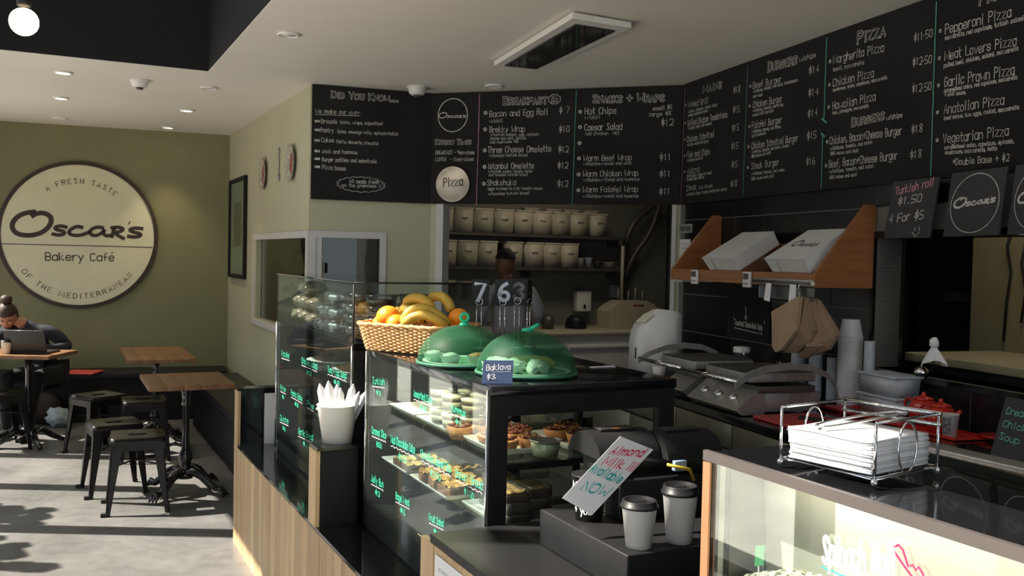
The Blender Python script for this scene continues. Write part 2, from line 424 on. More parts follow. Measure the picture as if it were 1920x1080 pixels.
def text_strokes(txt, gap=1.5, jit=.12, it=2, rnd=random.Random(3), smallcaps=0):   # unit: cap height = 6
    x = 0; out = []; pv = ' '
    for ch in txt:
        kk = smallcaps if smallcaps and pv != ' ' else 1; pv = ch
        wd, st = FONT.get(ch, FONT['-']); dx, dy = rnd.uniform(-jit, jit) * 1.2, rnd.uniform(-jit, jit) * 2
        if ch != ' ':
            for cur, p in st:
                q = [(a * kk + x + dx, b * kk + dy) for a, b in p]; out.append(chaikin(q, it) if cur else q)
        x += wd * kk + gap
    return out, x - gap
def ribbon(mb, pts, wd, fn, ext=.5):           # flat stroke; fn maps 2-D to world
    n = len(pts)
    if n < 2: return
    P = [V3((a, b)) for a, b in pts]; vs = []
    cl = (P[0] - P[-1]).length < 1e-6 and n > 3
    for i, p in enumerate(P):
        if cl and i in (0, n - 1): t = P[1] - P[n - 2]
        else: t = P[min(i + 1, n - 1)] - P[max(i - 1, 0)]
        if t.length < 1e-9: t = V3((1, 0))
        t.normalize(); nn = V3((-t.y, t.x)) * wd / 2; e = V3((0, 0))
        if not cl: e = -t * wd * ext if i == 0 else (t * wd * ext if i == n - 1 else e)
        vs += [fn(*(p + nn + e)), fn(*(p - nn + e))]
    mb.add(vs, [(2 * i, 2 * i + 1, 2 * i + 3, 2 * i + 2) for i in range(n - 1)])
def text_on(mb, txt, w0, w1, cap, fn, wd=None, up=(0, 1), **k):   # w0,w1: baseline ends in plane units
    st, W_ = text_strokes(txt, **k); ex = (w1[0] - w0[0]) / W_; ey = (w1[1] - w0[1]) / W_; s = cap / 6
    wd = wd or cap * .11
    for p in st: ribbon(mb, [(w0[0] + a * ex + b * s * up[0], w0[1] + a * ey + b * s * up[1]) for a, b in p], wd, fn)
# ================================================================== SETTING
def wall_holes(mb, x0, x1, z0, z1, y0, y1, holes, T):   # boxes around rectangular holes, sorted by x
    x = x0
    for hx0, hx1, hz0, hz1 in sorted(holes):
        if hx0 > x: mb.box(x, hx0, y0, y1, z0, z1, T)
        if hz0 > z0: mb.box(hx0, hx1, y0, y1, z0, hz0, T)
        if hz1 < z1: mb.box(hx0, hx1, y0, y1, hz1, z1, T)
        x = hx1
    if x < x1: mb.box(x, x1, y0, y1, z0, z1, T)
def WT(W, off=0): return frame(W.at(0, 0, off), W.rz)   # local x = u, local y = -off
struct(MB().box(-1.05, 9, -3.1, 11, -.1, 0, TAB).build('floor', 'floor'))
struct(MB().box(-14, -1.05, -12, 20, -.16, -.04, TAB).build('ground_outside', 'pavement'))
struct(MB().box(-1.1, 9, -14, -3.1, -.16, -.04, TAB).build('ground_outside', 'pavement'))
mb = MB(); mb.box(.885, 9, -3.1, 11, CEIL, CEIL + .004, TAB); mb.box(-1.05, .885, 6.2, 11, CEIL, CEIL + .004, TAB)
struct(mb.build('ceiling', 'white_ceiling_paint'))
mb = MB(); H2 = 4.25
mb.box(.886, .94, -3.0, 6.2, CEIL + .0045, H2, TAB); mb.box(-1.05, .94, 6.201, 6.26, CEIL + .0045, H2, TAB)
mb.box(-1.05, .94, -3.1, -3.0, CEIL + .1, H2, TAB); mb.box(-1.1, .94, -3.1, 6.26, H2, H2 + .06, TAB)
struct(mb.build('ceiling_recess', 'black_recess_paint'))
# olive wall with the round sign
struct(MB().box(-.60, WO.L + .35, 0, .12, 0, CEIL, WT(WO)).build('wall_far', 'olive_paint'))
# side wall with plates and servery window, continued round the corner
mb = MB(); wall_holes(mb, 6.262, 9.5, 0, CEIL, -1.656, -1.556, [(6.30, 8.06, 1.01, 1.68)], TAB @ Matrix.Rotation(PI / 2, 4, 'Z'))
struct(mb.build('wall_side', 'sage_paint'))
mb = MB(); wall_holes(mb, 0.0, W1.L, 0, CEIL, 0, .10, [(.035, .475, 1.01, 1.68)], WT(W1))
struct(mb.build('wall_left_of_kitchen', 'sage_paint'))
mb = MB(); wall_holes(mb, 0, W2.L, 0, CEIL, 0, .10, [(.097, 1.70, 0, 2.08)], WT(W2))
struct(mb.build('wall_kitchen_front', 'sage_paint'))
# tiled wall behind the preparation bench, with a pass-through opening
PU0, PZ0, PZ1 = 1.875, 1.10, 1.69
mb = MB(); wall_holes(mb, 0, 10.2, 0, CEIL, .0025, .14, [(PU0, 3.4, PZ0, PZ1)], WT(W3))
wt = struct(mb.build('wall_right', 'grout'))
tb = MB(); tb.box(.0025, .2975, -.0, .0024, .0025, .2325)
tbm = None
for i in range(-0, 16):
    for j in range(5):
        u0, z0 = .056 + .3 * i, .89 + .235 * j
        if j == 4: continue
        if u0 > 4.3: continue
        uu0, uu1, zz0, zz1 = u0, u0 + .3, z0, z0 + .235
        if uu1 > PU0 and uu0 < 3.4 and zz1 > PZ0 - .002 and zz0 < PZ1:
            if uu0 < PU0 - .05 : uu1 = PU0
            elif zz0 < PZ0 - .03: zz1 = PZ0
            else: continue
        if tbm is None: tbm = tb.build('tile', 'tile_black', wt).data; o = bpy.data.objects['tile']
        else: o = bpy.data.objects.new('tile', tbm); C.objects.link(o); o.parent = wt
        P = W3.at(uu0, zz0, 0)
        o.location = P; o.rotation_euler = (random.uniform(-.004, .004), 0, W3.rz); o.scale = ((uu1 - uu0) / .3, 1, (zz1 - zz0) / .235)
# fifth course, half hidden behind the menu boards
for i in range(8):
    o = bpy.data.objects.new('tile', tbm); C.objects.link(o); o.parent = wt
    o.location = W3.at(.056 + .3 * i, 1.83, 0); o.rotation_euler = (0, 0, W3.rz)
# room behind the pass-through
mb = MB(); T3 = WT(W3)
mb.box(.4, 4.2, 1.9, 1.96, 0, CEIL, T3); mb.box(.4, .46, .14, 1.9, 0, CEIL, T3); mb.box(4.14, 4.2, .14, 1.9, 0, CEIL, T3)
struct(mb.build('wall_back_room', 'dark_wall'))
struct(MB().box(1.517, 2.75, .9, .95, 0, 2.3, T3).build('wall_back_room_panel', 'door_cream'))
# kitchen
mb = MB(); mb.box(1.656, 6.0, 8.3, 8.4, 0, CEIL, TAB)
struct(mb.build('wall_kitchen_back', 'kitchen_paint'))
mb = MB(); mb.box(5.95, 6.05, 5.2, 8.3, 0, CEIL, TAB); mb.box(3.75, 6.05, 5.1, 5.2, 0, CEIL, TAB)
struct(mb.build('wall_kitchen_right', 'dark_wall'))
# rear wall, its unseen opening widened for more light, and shopfront behind the photographer
mb = MB(); wall_holes(mb, -1.05, 6.5, 0, CEIL, -3.1, -3.0, [(-.85, 3.7, .06, 2.5)], TAB)
struct(mb.build('wall_rear', 'sage_paint'))
mb = MB(); mb.box(-1.13, -.95, -3.1, 10, 2.48, 3.06, TAB); mb.box(-1.13, -.95, -3.1, 6.3, 4.10, 4.3, TAB); mb.box(-1.13, -.95, 9.22, 11, 0, 2.48, TAB)
mb.box(-1.13, -.95, -3.1, 9.22, 0, .06, TAB); mb.box(-1.13, -.95, 6.26, 10, 3.06, 4.3, TAB)
struct(mb.build('wall_shopfront', 'satin_black'))
k = 0
for a in [8.28 - 1.02 * i for i in range(12)]:
    mb = MB(); mb.box(-1.10, -.95, a - .05, a + .05, .06, 2.48, TAB)
    if k % 2 == 1 and a < 6.2: mb.box(-1.10, -.95, a - .03, a + .03, 3.06, 4.10, TAB)
    struct(mb.build('window_mullion', 'satin_black')); k += 1
# window frames round the servery window
def fr(mb, T, x0, x1, z0, z1, w_, y0, y1, wl=None):
    wl = wl or w_
    mb.box(x0, x0 + wl, y0, y1, z0, z1, T); mb.box(x1 - w_, x1, y0, y1, z0, z1, T)
    mb.box(x0 + wl, x1 - w_, y0, y1, z0, z0 + w_, T); mb.box(x0 + wl, x1 - w_, y0, y1, z1 - w_, z1, T)
TP = TAB @ Matrix.Rotation(PI / 2, 4, 'Z')    # local x = a, local y = -b
mb = MB(); fr(mb, TP, 6.262, 8.17, .955, 1.72, .048, -1.60, -1.546); f = struct(mb.build('window_1', 'window_paint'))
MB().box(6.31, 8.1, -1.605, -1.600, 1.0, 1.675, TP).build('pane', 'glass_window', f)
mb = MB(); mb.box(7.93, 8.0, -1.65, -1.60, 1.0, 1.68, TP); mb.build('sash', 'window_paint', f)
mb = MB(); fr(mb, WT(W1), -.005, .52, .955, 1.72, .045, -.012, .05); mb.box(.040, .082, -.004, .05, 1.0, 1.676, WT(W1)); f = struct(mb.build('window_2', 'window_paint'))
MB().box(.05, .474, .03, .035, 1.0, 1.676, WT(W1)).build('pane', 'glass_window', f)
MB().box(.468, .474, .0, .028, 1.0, 1.676, WT(W1)).build('dark_seal', 'rubber', f)
# doorway trim
mb = MB(); mb.box(.047, .099, -.014, .11, 0, 1.935, WT(W2)); struct(mb.build('trim_1', 'window_paint'))
mb = MB(); mb.box(1.688, 1.716, -.014, .0, 0, 1.935, WT(W2)); struct(mb.build('trim_2', 'window_paint'))
for X_, Y_, lab in ((-4.66, 5.3, 'added rounded shrub in a dark pot outside, unseen, shadowing the floor'), (-4.58, 4.65, 'added taller shrub in a dark pot outside, unseen, shadowing the floor nearer the photographer')):
    t = thing('shadow_shrub', lab, 'plant', (X_, Y_, -.04), 0, 'added shadow shrubs outside')  # unseen shrubs, added only to cast rounded shadows onto the floor
    MB().lathe([(.0001, 0), (.16, 0), (.22, .42), (.24, .44), (.20, .44), (.0001, .40)], 20).build('pot', 'satin_black', t)
    rr = random.Random(int(Y_ * 10)); mb = MB(); zc = 1.68 if Y_ > 5 else 1.95
    for i in range(46): mb.blob(.085, (rr.gauss(0, .13), rr.gauss(0, .13), zc + rr.gauss(0, .14)), (1, 1, .8), .4, 1, i)
    stuff(mb.build('foliage', 'salad_green', t)); MB().tube([(0, 0, .39), (0, 0, zc)], .02, 6).build('stem', 'backpack', t)
# ------------------------------------------------------------------ ceiling fittings
def downlight(px, py, lit, lab):
    P = onZ(px, py, CEIL - .004)
    t = thing('downlight', lab, 'downlight', P, 0, 'ceiling downlights')
    MB().lathe([(.058, .004), (.060, -.004), (.052, -.010), (.044, -.004), (.042, .003)], 24).build('trim_ring', 'white_plastic', t)
    MB().lathe([(.0001, -.003), (.041, -.0025), (.041, .002)], 20).build('lens', 'lamp_glow' if lit else 'white_plastic', t)
    if lit:
        l = bpy.data.lights.new('downlight_lamp', 'SPOT'); l.energy = 22; l.spot_size = math.radians(75); l.spot_blend = .7; l.color = (1, .82, .55); l.shadow_soft_size = .03
        o = bpy.data.objects.new('downlight_lamp', l); C.objects.link(o); o.parent = t; o.location = (0, 0, -.02)
downlight(118, 136, True, 'lit round downlight, topmost of the pair left of the smoke detector')
downlight(114, 184, True, 'lit round downlight directly below another lit one, nearer the olive wall')
downlight(350, 207, True, 'lit round downlight beyond the smoke detector, larger of the two lit ones to its right')
downlight(315, 239, True, 'small lit downlight tight against the top of the olive wall')
downlight(392, 165, False, 'unlit downlight just below the corner of the black ceiling recess')
downlight(113, 222, False, 'unlit downlight close to the olive wall above the round sign')
downlight(541, 65, False, 'unlit downlight in pale ceiling right of the black recess')
downlight(926, 161, False, 'unlit downlight above the breakfast chalkboard')
def detector(px, py, lab, r=.05, h=.05):
    t = thing('smoke_detector', lab, 'smoke detector', onZ(px, py, CEIL), 0)
    MB().lathe([(r * 1.15, 0), (r * 1.15, -.012), (r, -.016), (r * .92, -h * .8), (r * .7, -h), (.0001, -h)], 24).build('housing', 'white_plastic', t)
    MB().lathe([(r * .42, -h), (r * .40, -h - .012), (.0001, -h - .016)], 16).build('sensor', 'grey_trim', t)
detector(262, 150, 'white smoke detector on the ceiling between the downlights over the olive wall', .055, .05)
detector(782, 163, 'white dome detector on the ceiling where the first two chalkboards meet', .058, .055)
# ceiling cassette
q = [onZ(*p, 2.635) for p in ((926, 133), (1073, 46), (1183, 64), (1013, 141))]
t = thing('ceiling_vent_panel', 'white framed ceiling hatch with dark glossy grille above the menu boards', 'ceiling panel', (0, 0, 0))
def lerp4(q, u, v): return q[0].lerp(q[1], v).lerp(q[3].lerp(q[2], v), u)
mb = MB()
for (u0, u1, v0, v1) in ((0, .16, 0, 1), (.84, 1, 0, 1), (.16, .84, 0, .05), (.16, .84, .93, 1)):
    c = [lerp4(q, u0, v0), lerp4(q, u1, v0), lerp4(q, u1, v1), lerp4(q, u0, v1)]
    mb.slab(*[p + V3((0, 0, .028)) for p in c], -.028)
mb.build('frame', 'white_plastic', t)
c = [lerp4(q, *p) for p in ((.16, .05), (.84, .05), (.84, .93), (.16, .93))]
mb = MB(); mb.slab(*[p + V3((0, 0, .02)) for p in c], -.006); mb.build('grille', 'mirror_dark', t)
c = [lerp4(q, *p) + V3((0, 0, .065)) for p in ((.04, .03), (.98, .03), (.98, .97), (.04, .97))]
mb = MB(); mb.slab(*c, -.033); mb.build('ceiling_collar', 'white_plastic', t)
# pendant bulb from the recess
P = onY(45, 41, 2.6)
t = thing('pendant_bulb', 'glowing round bulb hanging in the black ceiling recess', 'pendant light', P)
MB().blob(.038, sub=3).build('globe', 'bulb_glow', t)
MB().lathe([(.017, .042), (.019, .05), (.019, .085), (.012, .10), (.004, .108)], 16).build('socket', 'satin_black', t)
MB().tube([(0, 0, .105), (0, 0, H2 - P.z)], .003, 6).build('cord', 'satin_black', t)
l = bpy.data.lights.new('bulb_lamp', 'POINT'); l.energy = 12; l.color = (1, .7, .4); l.shadow_soft_size = .06
o = bpy.data.objects.new('bulb_lamp', l); C.objects.link(o); o.parent = t; o.location = (0, 0, -.07)

# ================================================================== WALL SIGNS AND BOARDS
# round shop sign on the olive wall
t = thing('round_sign', 'large round cream wall sign with brown rim and brush lettering on olive wall', 'sign', WO.at(.66, 1.69, .0), WO.rz)
RS = .682; RX = Matrix.Rotation(PI / 2, 4, 'X')
MB().lathe([(RS, .001), (RS, .030), (RS - .033, .034), (RS - .033, .020)], 96, RX, False).build('rim', 'sign_brown', t)
MB().lathe([(.0001, .024), (RS - .033, .024), (RS - .033, .002)], 96, RX, False).build('face', 'sign_cream', t)
su = RS / (137 * 3.375)                       # crop units to metres
def sg(x, y): return ((x - 503) * su, -.0262, -(y - 540) * su - (x - 503) * -.0195 * su)
LOGO = [(29, [(238, 424), (262, 408), (300, 403), (335, 420), (347, 447), (332, 492), (288, 530), (225, 547), (162, 540), (130, 512), (126, 470), (155, 430), (195, 407), (250, 398)]),
        (22, [(430, 492), (400, 482), (362, 492), (372, 508), (415, 516), (422, 532), (390, 543), (352, 535)]),
        (22, [(520, 492), (490, 484), (455, 503), (440, 528), (470, 544), (520, 540), (565, 518)]),
        (22, [(640, 492), (605, 487), (568, 505), (562, 533), (598, 546), (640, 522), (652, 494), (640, 525), (655, 545), (685, 540)]),
        (22, [(706, 492), (692, 550)]), (22, [(690, 492), (735, 486), (764, 500), (735, 518), (705, 522), (735, 545), (762, 560)]),
        (7, [(797, 452), (790, 468)]),
        (22, [(872, 495), (825, 490), (792, 503), (815, 518), (862, 527), (862, 543), (820, 551), (788, 544)])]
mb = MB()
for wd, p in LOGO: ribbon(mb, chaikin([(float(a), float(b)) for a, b in p], 2), wd, sg, .3)
ribbon(mb, [(62, 597), (300, 602), (600, 608), (932, 615)], 5, sg, 0)
mb.build('logo_lettering', 'sign_brown', t)
def serifs(mb, st, wd, fn, cap=6):
    for p in st:
        for e, i2 in ((p[0], p[1]), (p[-1], p[-2])):
            d = V3(i2) - V3(e)
            if d.length > .8 and abs(d.y) > abs(d.x) * 1.3 and abs(e[1] - round(e[1])) < .3: ribbon(mb, [(e[0] - .75, e[1]), (e[0] + .75, e[1])], wd, fn, 0)
mb = MB()
st, W_ = text_strokes('Bakery Caf\u00e9', gap=1.3, jit=0)
ex = (705 - 313) / W_; sy = 48 / 6
fn = lambda a, b: sg(313 + a * ex, 698 + a * ex * .012 - b * sy)
for p in st: ribbon(mb, p, .85, fn, 0)
serifs(mb, st, .45, fn)
def arc_text(mb, txt, r, a0, a1, cap, down=False):
    st, W_ = text_strokes(txt, gap=3.2, jit=0); s = cap / 6
    def fn(a, b):
        q = a0 + (a1 - a0) * a / W_
        rr = r - b * s if down else r + b * s
        return (rr * math.sin(q), -.0262, -rr * math.cos(q) if down else rr * math.cos(q))
    for p in st: ribbon(mb, [(x, y) for x, y in p], .8, fn, 0)
    serifs(mb, st, .4, fn)
arc_text(mb, 'A FRESH TASTE', .478, -.60, .68, .044)
arc_text(mb, 'OF THE MEDITERRANEAN', .588, -.95, .90, .044, True)
mb.build('serif_lettering', 'sign_ink', t)

# ---------------- chalk menu boards
BZ0, BZ1 = 1.932, 2.698
def bfn(W, off): return lambda u, z: W.at(u, z, off)
class Board:
    def __init__(s, W, u0, u1, label, off=.026, name='menu_board', z0=BZ0):
        s.W = W; s.t = thing(name, label, 'menu board', (0, 0, 0), 0, 'chalk menu boards')
        mb = MB(); mb.box(u0 + .0015, u1 - .0015, -off + .002, -.001, z0, BZ1, WT(W)); mb.build('panel', 'board_black', s.t)
        s.off = off; s.mb = {}; s.px = lambda x, y: W.hit(x, y, off)
    def m(s, k): return s.mb.setdefault(k, MB())
    def scale(s, x, y): return s.px(x, y - 5)[1] - s.px(x, y + 5)[1]
    def T(s, txt, x0, y0, x1, y1, cap, k='chalk', wd=None):
        a, b = s.px(x0, y0), s.px(x1, y1); c = s.scale(x0, y0) / 10 * cap
        text_on(s.m(k), txt, a, b, c, bfn(s.W, s.off + .0008), wd or max(.0030, c * .095))
    def H(s, txt, x0, y0, x1, y1, cap):       # outlined capitals
        a, b = s.px(x0, y0), s.px(x1, y1); c = s.scale(x0, y0) / 10 * cap
        text_on(s.m('chalk'), txt, a, b, c, bfn(s.W, s.off + .0006), c * .27, jit=.05, rnd=random.Random(5), smallcaps=.8)
        text_on(s.m('board_black'), txt, a, b, c, bfn(s.W, s.off + .0018), c * .13, jit=.05, rnd=random.Random(5), smallcaps=.8)
    def bullet(s, x, y, r=2.6):
        u, z = s.px(x, y); k = s.scale(x, y) / 10 * r
        ribbon(s.m('chalk'), [(u + k * math.cos(q * PI / 5), z + k * math.sin(q * PI / 5)) for q in range(11)], k * .8, bfn(s.W, s.off + .0008), 0)
    def line(s, x0, y0, x1, y1, k, wd=.006):
        a, b = s.px(x0, y0), s.px(x1, y1); n = 14; rr = random.Random(int(x0))
        ribbon(s.m(k), [(a[0] + (b[0] - a[0]) * i / n + rr.uniform(-.0012, .0012), a[1] + (b[1] - a[1]) * i / n) for i in range(n + 1)], wd, bfn(s.W, s.off + .001), 0)
    def loop(s, x, y, rx, ry, k='chalk', wd=.004, n=40, bumps=0, amp=0):
        u, z = s.px(x, y); kx = abs(s.px(x + 5, y)[0] - s.px(x - 5, y)[0]) / 10; kz = s.scale(x, y) / 10
        pts = []
        for i in range(n * (3 if bumps else 1) + 1):
            q = 2 * PI * i / (n * (3 if bumps else 1)); e = 1 + (amp * abs(math.sin(q * bumps / 2)) if bumps else 0)
            pts.append((u + rx * kx * math.cos(q) * e, z + ry * kz * math.sin(q) * e))
        ribbon(s.m(k), pts, wd, bfn(s.W, s.off + .001), 0)
    def logo(s, x0, y0, x1, y1, k='chalk'):
        a, b = s.px(x0, y0), s.px(x1, y1); sx = (b[0] - a[0]) / 755; sz = abs(sx)
        sl = (b[1] - a[1]) / 755
        for wd, p in LOGO:
            ribbon(s.m(k), [(a[0] + (c - 122) * sx, a[1] + (c - 122) * sl - (d - 540) * sz * .95) for c, d in chaikin([(float(q), float(r)) for q, r in p], 1)], wd * sz * .8, bfn(s.W, s.off + .001), .3)
    def done(s):
        nm = {'chalk': 'lettering', 'chalk_dim': 'small_lettering', 'board_black': 'lettering_infill', 'chalk_pink': 'pink_divider', 'chalk_teal': 'teal_divider', 'marker_blackish': 'ink_lettering'}
        for k, mb in s.mb.items(): mb.build(nm.get(k, 'lettering'), k, s.t)
def U(W, x, y): return W.hit(x, y, .026)[0]
S = 'chalk_dim'
# board: did you know
B = Board(W1, .0, W1.L - .014, 'wide chalkboard headed DID YOU KNOW beside the servery window corner')
B.H('DID YOU KNOW....', 622, 183, 747, 191, 12)
B.T('We make our own-', 591.6, 212, 675, 215, 8); B.line(591, 214.5, 675, 217.5, 'chalk', .003)
for a in [('Breads', 602, 231, 632, 232, 8, '(rolls, wraps, baguettes)', 638, 232, 717, 234.5), ('Pastry', 601, 247.5, 625, 249, 8, '(pies, sausage rolls, spinach+fetta)', 633, 249, 746, 254),
          ('Cakes', 602.7, 266, 626, 267, 8, '(tarts, desserts, biscuits)', 631, 268, 709, 272)]:
    B.T(*a[:6]); B.T(*a[6:], 6, S)
B.T('Aioli and hommus', 604, 287, 670, 289, 7); B.T('Burger patties and schnitzels', 604, 302, 706, 306, 7); B.T('Pizza bases', 604, 317, 648, 320, 8)
for y in (227, 243.5, 263, 283, 297.5, 312.5): B.line(590, y, 600, y + .4, S, .016)
B.T('All made fresh', 655, 343, 710, 345, 7); B.T('on the premises :)', 641, 350, 714, 352, 6)
B.loop(677, 346, 41, 13, 'chalk', .003, 40, 18, .12)
B.done()
# board: kitchen times
B = Board(W2, .0, U(W2, 898, 250), 'narrow chalkboard with ring logo, kitchen hours and round pizza pan')
B.loop(849, 216, 27.5, 31, 'chalk', .006); B.logo(823, 221, 874, 219.5)
B.H('KITCHEN TIMES', 817, 271, 883, 270, 9)
B.T('BREAKFAST - 9am-close', 817, 289.5, 889, 289, 7); B.T('LUNCH  - 11am-close', 817, 302, 888, 301.6, 7)
B.line(899.5, 176, 893.5, 385, 'chalk_pink')
B.done()
u, z = W2.hit(847.5, 345, .05)
t = thing('pizza_pan', 'round silver pizza pan lettered Pizza hung on the kitchen hours chalkboard', 'pan', W2.at(u, z, .0275), W2.rz)
MB().lathe([(.0001, .004), (.108, .004), (.118, .014), (.124, .014), (.122, .006), (.112, .0), (.0001, .0)], 48, RX).build('dish', mat('pan_metal', (.62, .57, .48), .42, .6, var=.12, scale=12), t)
mb = MB(); text_on(mb, 'Pizza', (-.070, -.018), (.070, -.006), .058, lambda a, b: (a, -.0052, b), .007); mb.build('ink_lettering', 'marker_blackish', t)
# board: breakfast
B = Board(W2, U(W2, 898, 250), U(W2, 1077, 250), 'chalkboard headed BREAKFAST between two coloured chalk lines')
B.H('BREAKFAST', 944, 196, 1025, 194, 14); B.loop(1039.7, 186, 10, 8, 'chalk', .004, 20, 8, .18); B.T('ALL', 1034, 185, 1046, 185, 5); B.T('DAY', 1034, 192, 1046, 192, 5)
for t_, x0, y0, x1, y1, c, pr, a0, b0, a1, b1 in [('Bacon and Egg Roll', 918, 219, 1027, 214.5, 11, '$ 7', 1049, 212.5, 1067.5, 210.6), ('Brekky Wrap', 918, 248.4, 984, 246.8, 11, '$10', 1048.5, 247, 1067.5, 246.5),
        ('Three Cheese Omelette', 914.7, 286.6, 1033, 284.3, 11.5, '$12', 1047, 285.4, 1066, 284.7), ('Istanbul Omelette', 915, 316.7, 1000.8, 315.5, 10.5, '$12', 1046, 315.5, 1064.7, 314.8), ('Shakshuka', 914, 348, 966.8, 346.8, 10.5, '$12', 1045.5, 350, 1064.7, 349.5)]:
    B.T(t_, x0, y0, x1, y1, c); B.T(pr, a0, b0, a1, b1, 11)
for t_, x0, y0, x1, y1, c in [('w/aioli', 918, 230.5, 942.5, 229, 7), ('w/turkish salami, egg, spinach', 918, 255.2, 1010, 254, 5), ('cheese and aioli, lettuce', 919, 262, 986, 261, 5), ('Add mushroom +$2', 919, 269, 972, 267.5, 5),
        ('w/toasted turkish bread', 917, 294.5, 988, 293, 5.5), ('w/turkish salami, tomato, herbs', 916, 324, 997.6, 323, 5), ('and toasted turkish bread', 916.6, 330.4, 988.8, 329.4, 5), ('eggs braised in rich tomato sauce', 914.7, 356.4, 1017, 355.4, 5.5), ('w/toasted turkish bread', 915.4, 366, 991.6, 364.4, 5.5)]:
    B.T(t_, x0, y0, x1, y1, c, S, .0026)
for p in ((910.5, 211.5), (909.5, 242.6), (909, 282), (908.5, 313), (907.5, 344.5)): B.bullet(*p)
B.line(1080.5, 169, 1073, 385, 'chalk_teal', .004)
B.done()
# board: snacks and wraps
B = Board(W2, U(W2, 1077, 250), W2.L - .004, 'chalkboard headed SNACKS + WRAPS over the kitchen doorway')
B.H('SNACKS + WRAPS', 1112, 192.5, 1245, 189.5, 14)
for t_, x0, y0, x1, y1, c in [('Hot Chips', 1097, 214.4, 1155, 213, 12), ('Caesar Salad', 1096, 245, 1166, 242.6, 12), ('Warm Beef Wrap', 1094.4, 301.6, 1184, 300, 10.5), ('Warm Chicken Wrap', 1093, 331.3, 1196, 329.4, 10.5), ('Warm Falafel Wrap', 1093, 360.6, 1196, 359.5, 10.5),
        ('small $5', 1223.8, 207.4, 1260, 204.4, 8), ('large $8', 1217, 218.3, 1257.8, 215.5, 7), ('$12', 1240, 235.6, 1262, 234.7, 12), ('$11', 1237, 300, 1258, 299.3, 11), ('$11', 1236.5, 331.3, 1257.3, 331, 11), ('$11', 1235.8, 364, 1256.8, 363.7, 11)]: B.T(t_, x0, y0, x1, y1, c)
for t_, x0, y0, x1, y1, c in [('w/aioli', 1097, 223.8, 1125, 222.3, 7), ('Add Chicken  +$2', 1097, 253.5, 1160.6, 252.3, 6), ('w/Rainbow-salad and aioli', 1094, 310, 1184, 308.5, 6), ('w/Rainbow-Salad and hummus', 1094, 340.3, 1198.8, 338.5, 6), ('w/Rainbow-salad and hummus', 1093.7, 370.6, 1197, 370.2, 6)]: B.T(t_, x0, y0, x1, y1, c, S, .0026)
for p in ((1088, 209.5), (1087.4, 238.4), (1086.7, 268.3), (1085.8, 297), (1084.9, 327), (1084.4, 356.5)): B.bullet(*p)
B.done()
# board: mains
um = U(W3, 1398, 240)
B = Board(W3, .03, um, 'chalkboard headed MAINS just right of the kitchen doorway')
B.H('MAINS', 1318, 174, 1352.5, 164, 13)
for t_, x0, y0, x1, y1, c in [('Mixed Grill', 1290.5, 201.6, 1327.6, 193.8, 11), ('Grilled Chicken Tenderloins', 1289.5, 236.3, 1363.8, 219.6, 11), ('Chicken Schnitzel', 1288, 267, 1338.6, 256.7, 11), ('Fish and Chips', 1288, 296, 1330.7, 288.8, 11), ('Adana', 1288.9, 325.3, 1311.5, 321.9, 11), ('Steak', 1287.3, 358, 1306, 355, 10),
        ('$18', 1375.4, 174, 1388, 171.7, 11), ('$15', 1374.5, 211.7, 1386.5, 209.8, 11), ('$15', 1373, 245.7, 1385.5, 243.5, 11), ('$15', 1371.7, 280.3, 1384, 278, 11), ('$15', 1371.7, 314.3, 1382.4, 312.7, 11), ('$18', 1370, 350.2, 1381.7, 348.6, 11)]: B.T(t_, x0, y0, x1, y1, c)
for t_, x0, y0, x1, y1 in [('w/beef, chicken, salad, chips', 1290, 212.5, 1344.6, 198.5), ('creamy mushroom sauce', 1290, 219.5, 1327.3, 209.5), ('w/salad, chips and hummus', 1289.5, 243.5, 1334.5, 233.5), ('w/chips, salad and gravy', 1288.3, 274.5, 1329, 266.5), ('w/salad and aioli', 1288.3, 303.6, 1317.8, 298.4),
        ('grilled beef wrapped in bread', 1288, 332.6, 1333.6, 326.3), ('w/salad, chips, hummus', 1288, 339.4, 1320.4, 334), ('(rib fillet)', 1310, 354.6, 1336, 351), ('w/salad, chips, creamy mushroom sauce', 1286.7, 367.4, 1362.9, 356.4)]: B.T(t_, x0, y0, x1, y1, 5.5, S, .0028)
for p in ((1286, 197), (1285, 231), (1284, 262), (1283.6, 292), (1283.5, 322)): B.bullet(*p, 1.7)
B.line(1284.5, 166, 1276.5, 382, 'chalk_pink', .004); B.line(1402.5, 122, 1393, 369, 'chalk_teal', .004)
B.done()
# board: burgers
ub = U(W3, 1545.5, 210)
B = Board(W3, um, ub, 'chalkboard headed BURGERS w/chips in the middle of the tiled wall')
B.H('BURGERS', 1440, 134, 1494, 118.5, 16); B.T('w/chips', 1499, 116, 1529.7, 106.6, 9)
for t_, x0, y0, x1, y1, c in [('Beef Burger', 1412.3, 166.4, 1465, 153.8, 12), ('Chicken Burger', 1411.6, 202.3, 1466.7, 190.6, 12), ('Falafel Burger', 1410, 241, 1465.8, 230, 12), ('Chicken Schnitzel Burger', 1409.4, 279.7, 1496, 264.6, 12), ('Steak Burger', 1409, 317.5, 1460.4, 309.3, 12),
        ('$14', 1517, 139.3, 1535, 135, 13), ('$14', 1516, 181, 1534.4, 177.4, 13), ('$14', 1515, 220, 1532.8, 215.8, 13), ('$15', 1513.3, 261.4, 1530.6, 258.3, 13), ('$16', 1511.7, 309.3, 1528, 307, 12)]: B.T(t_, x0, y0, x1, y1, c)
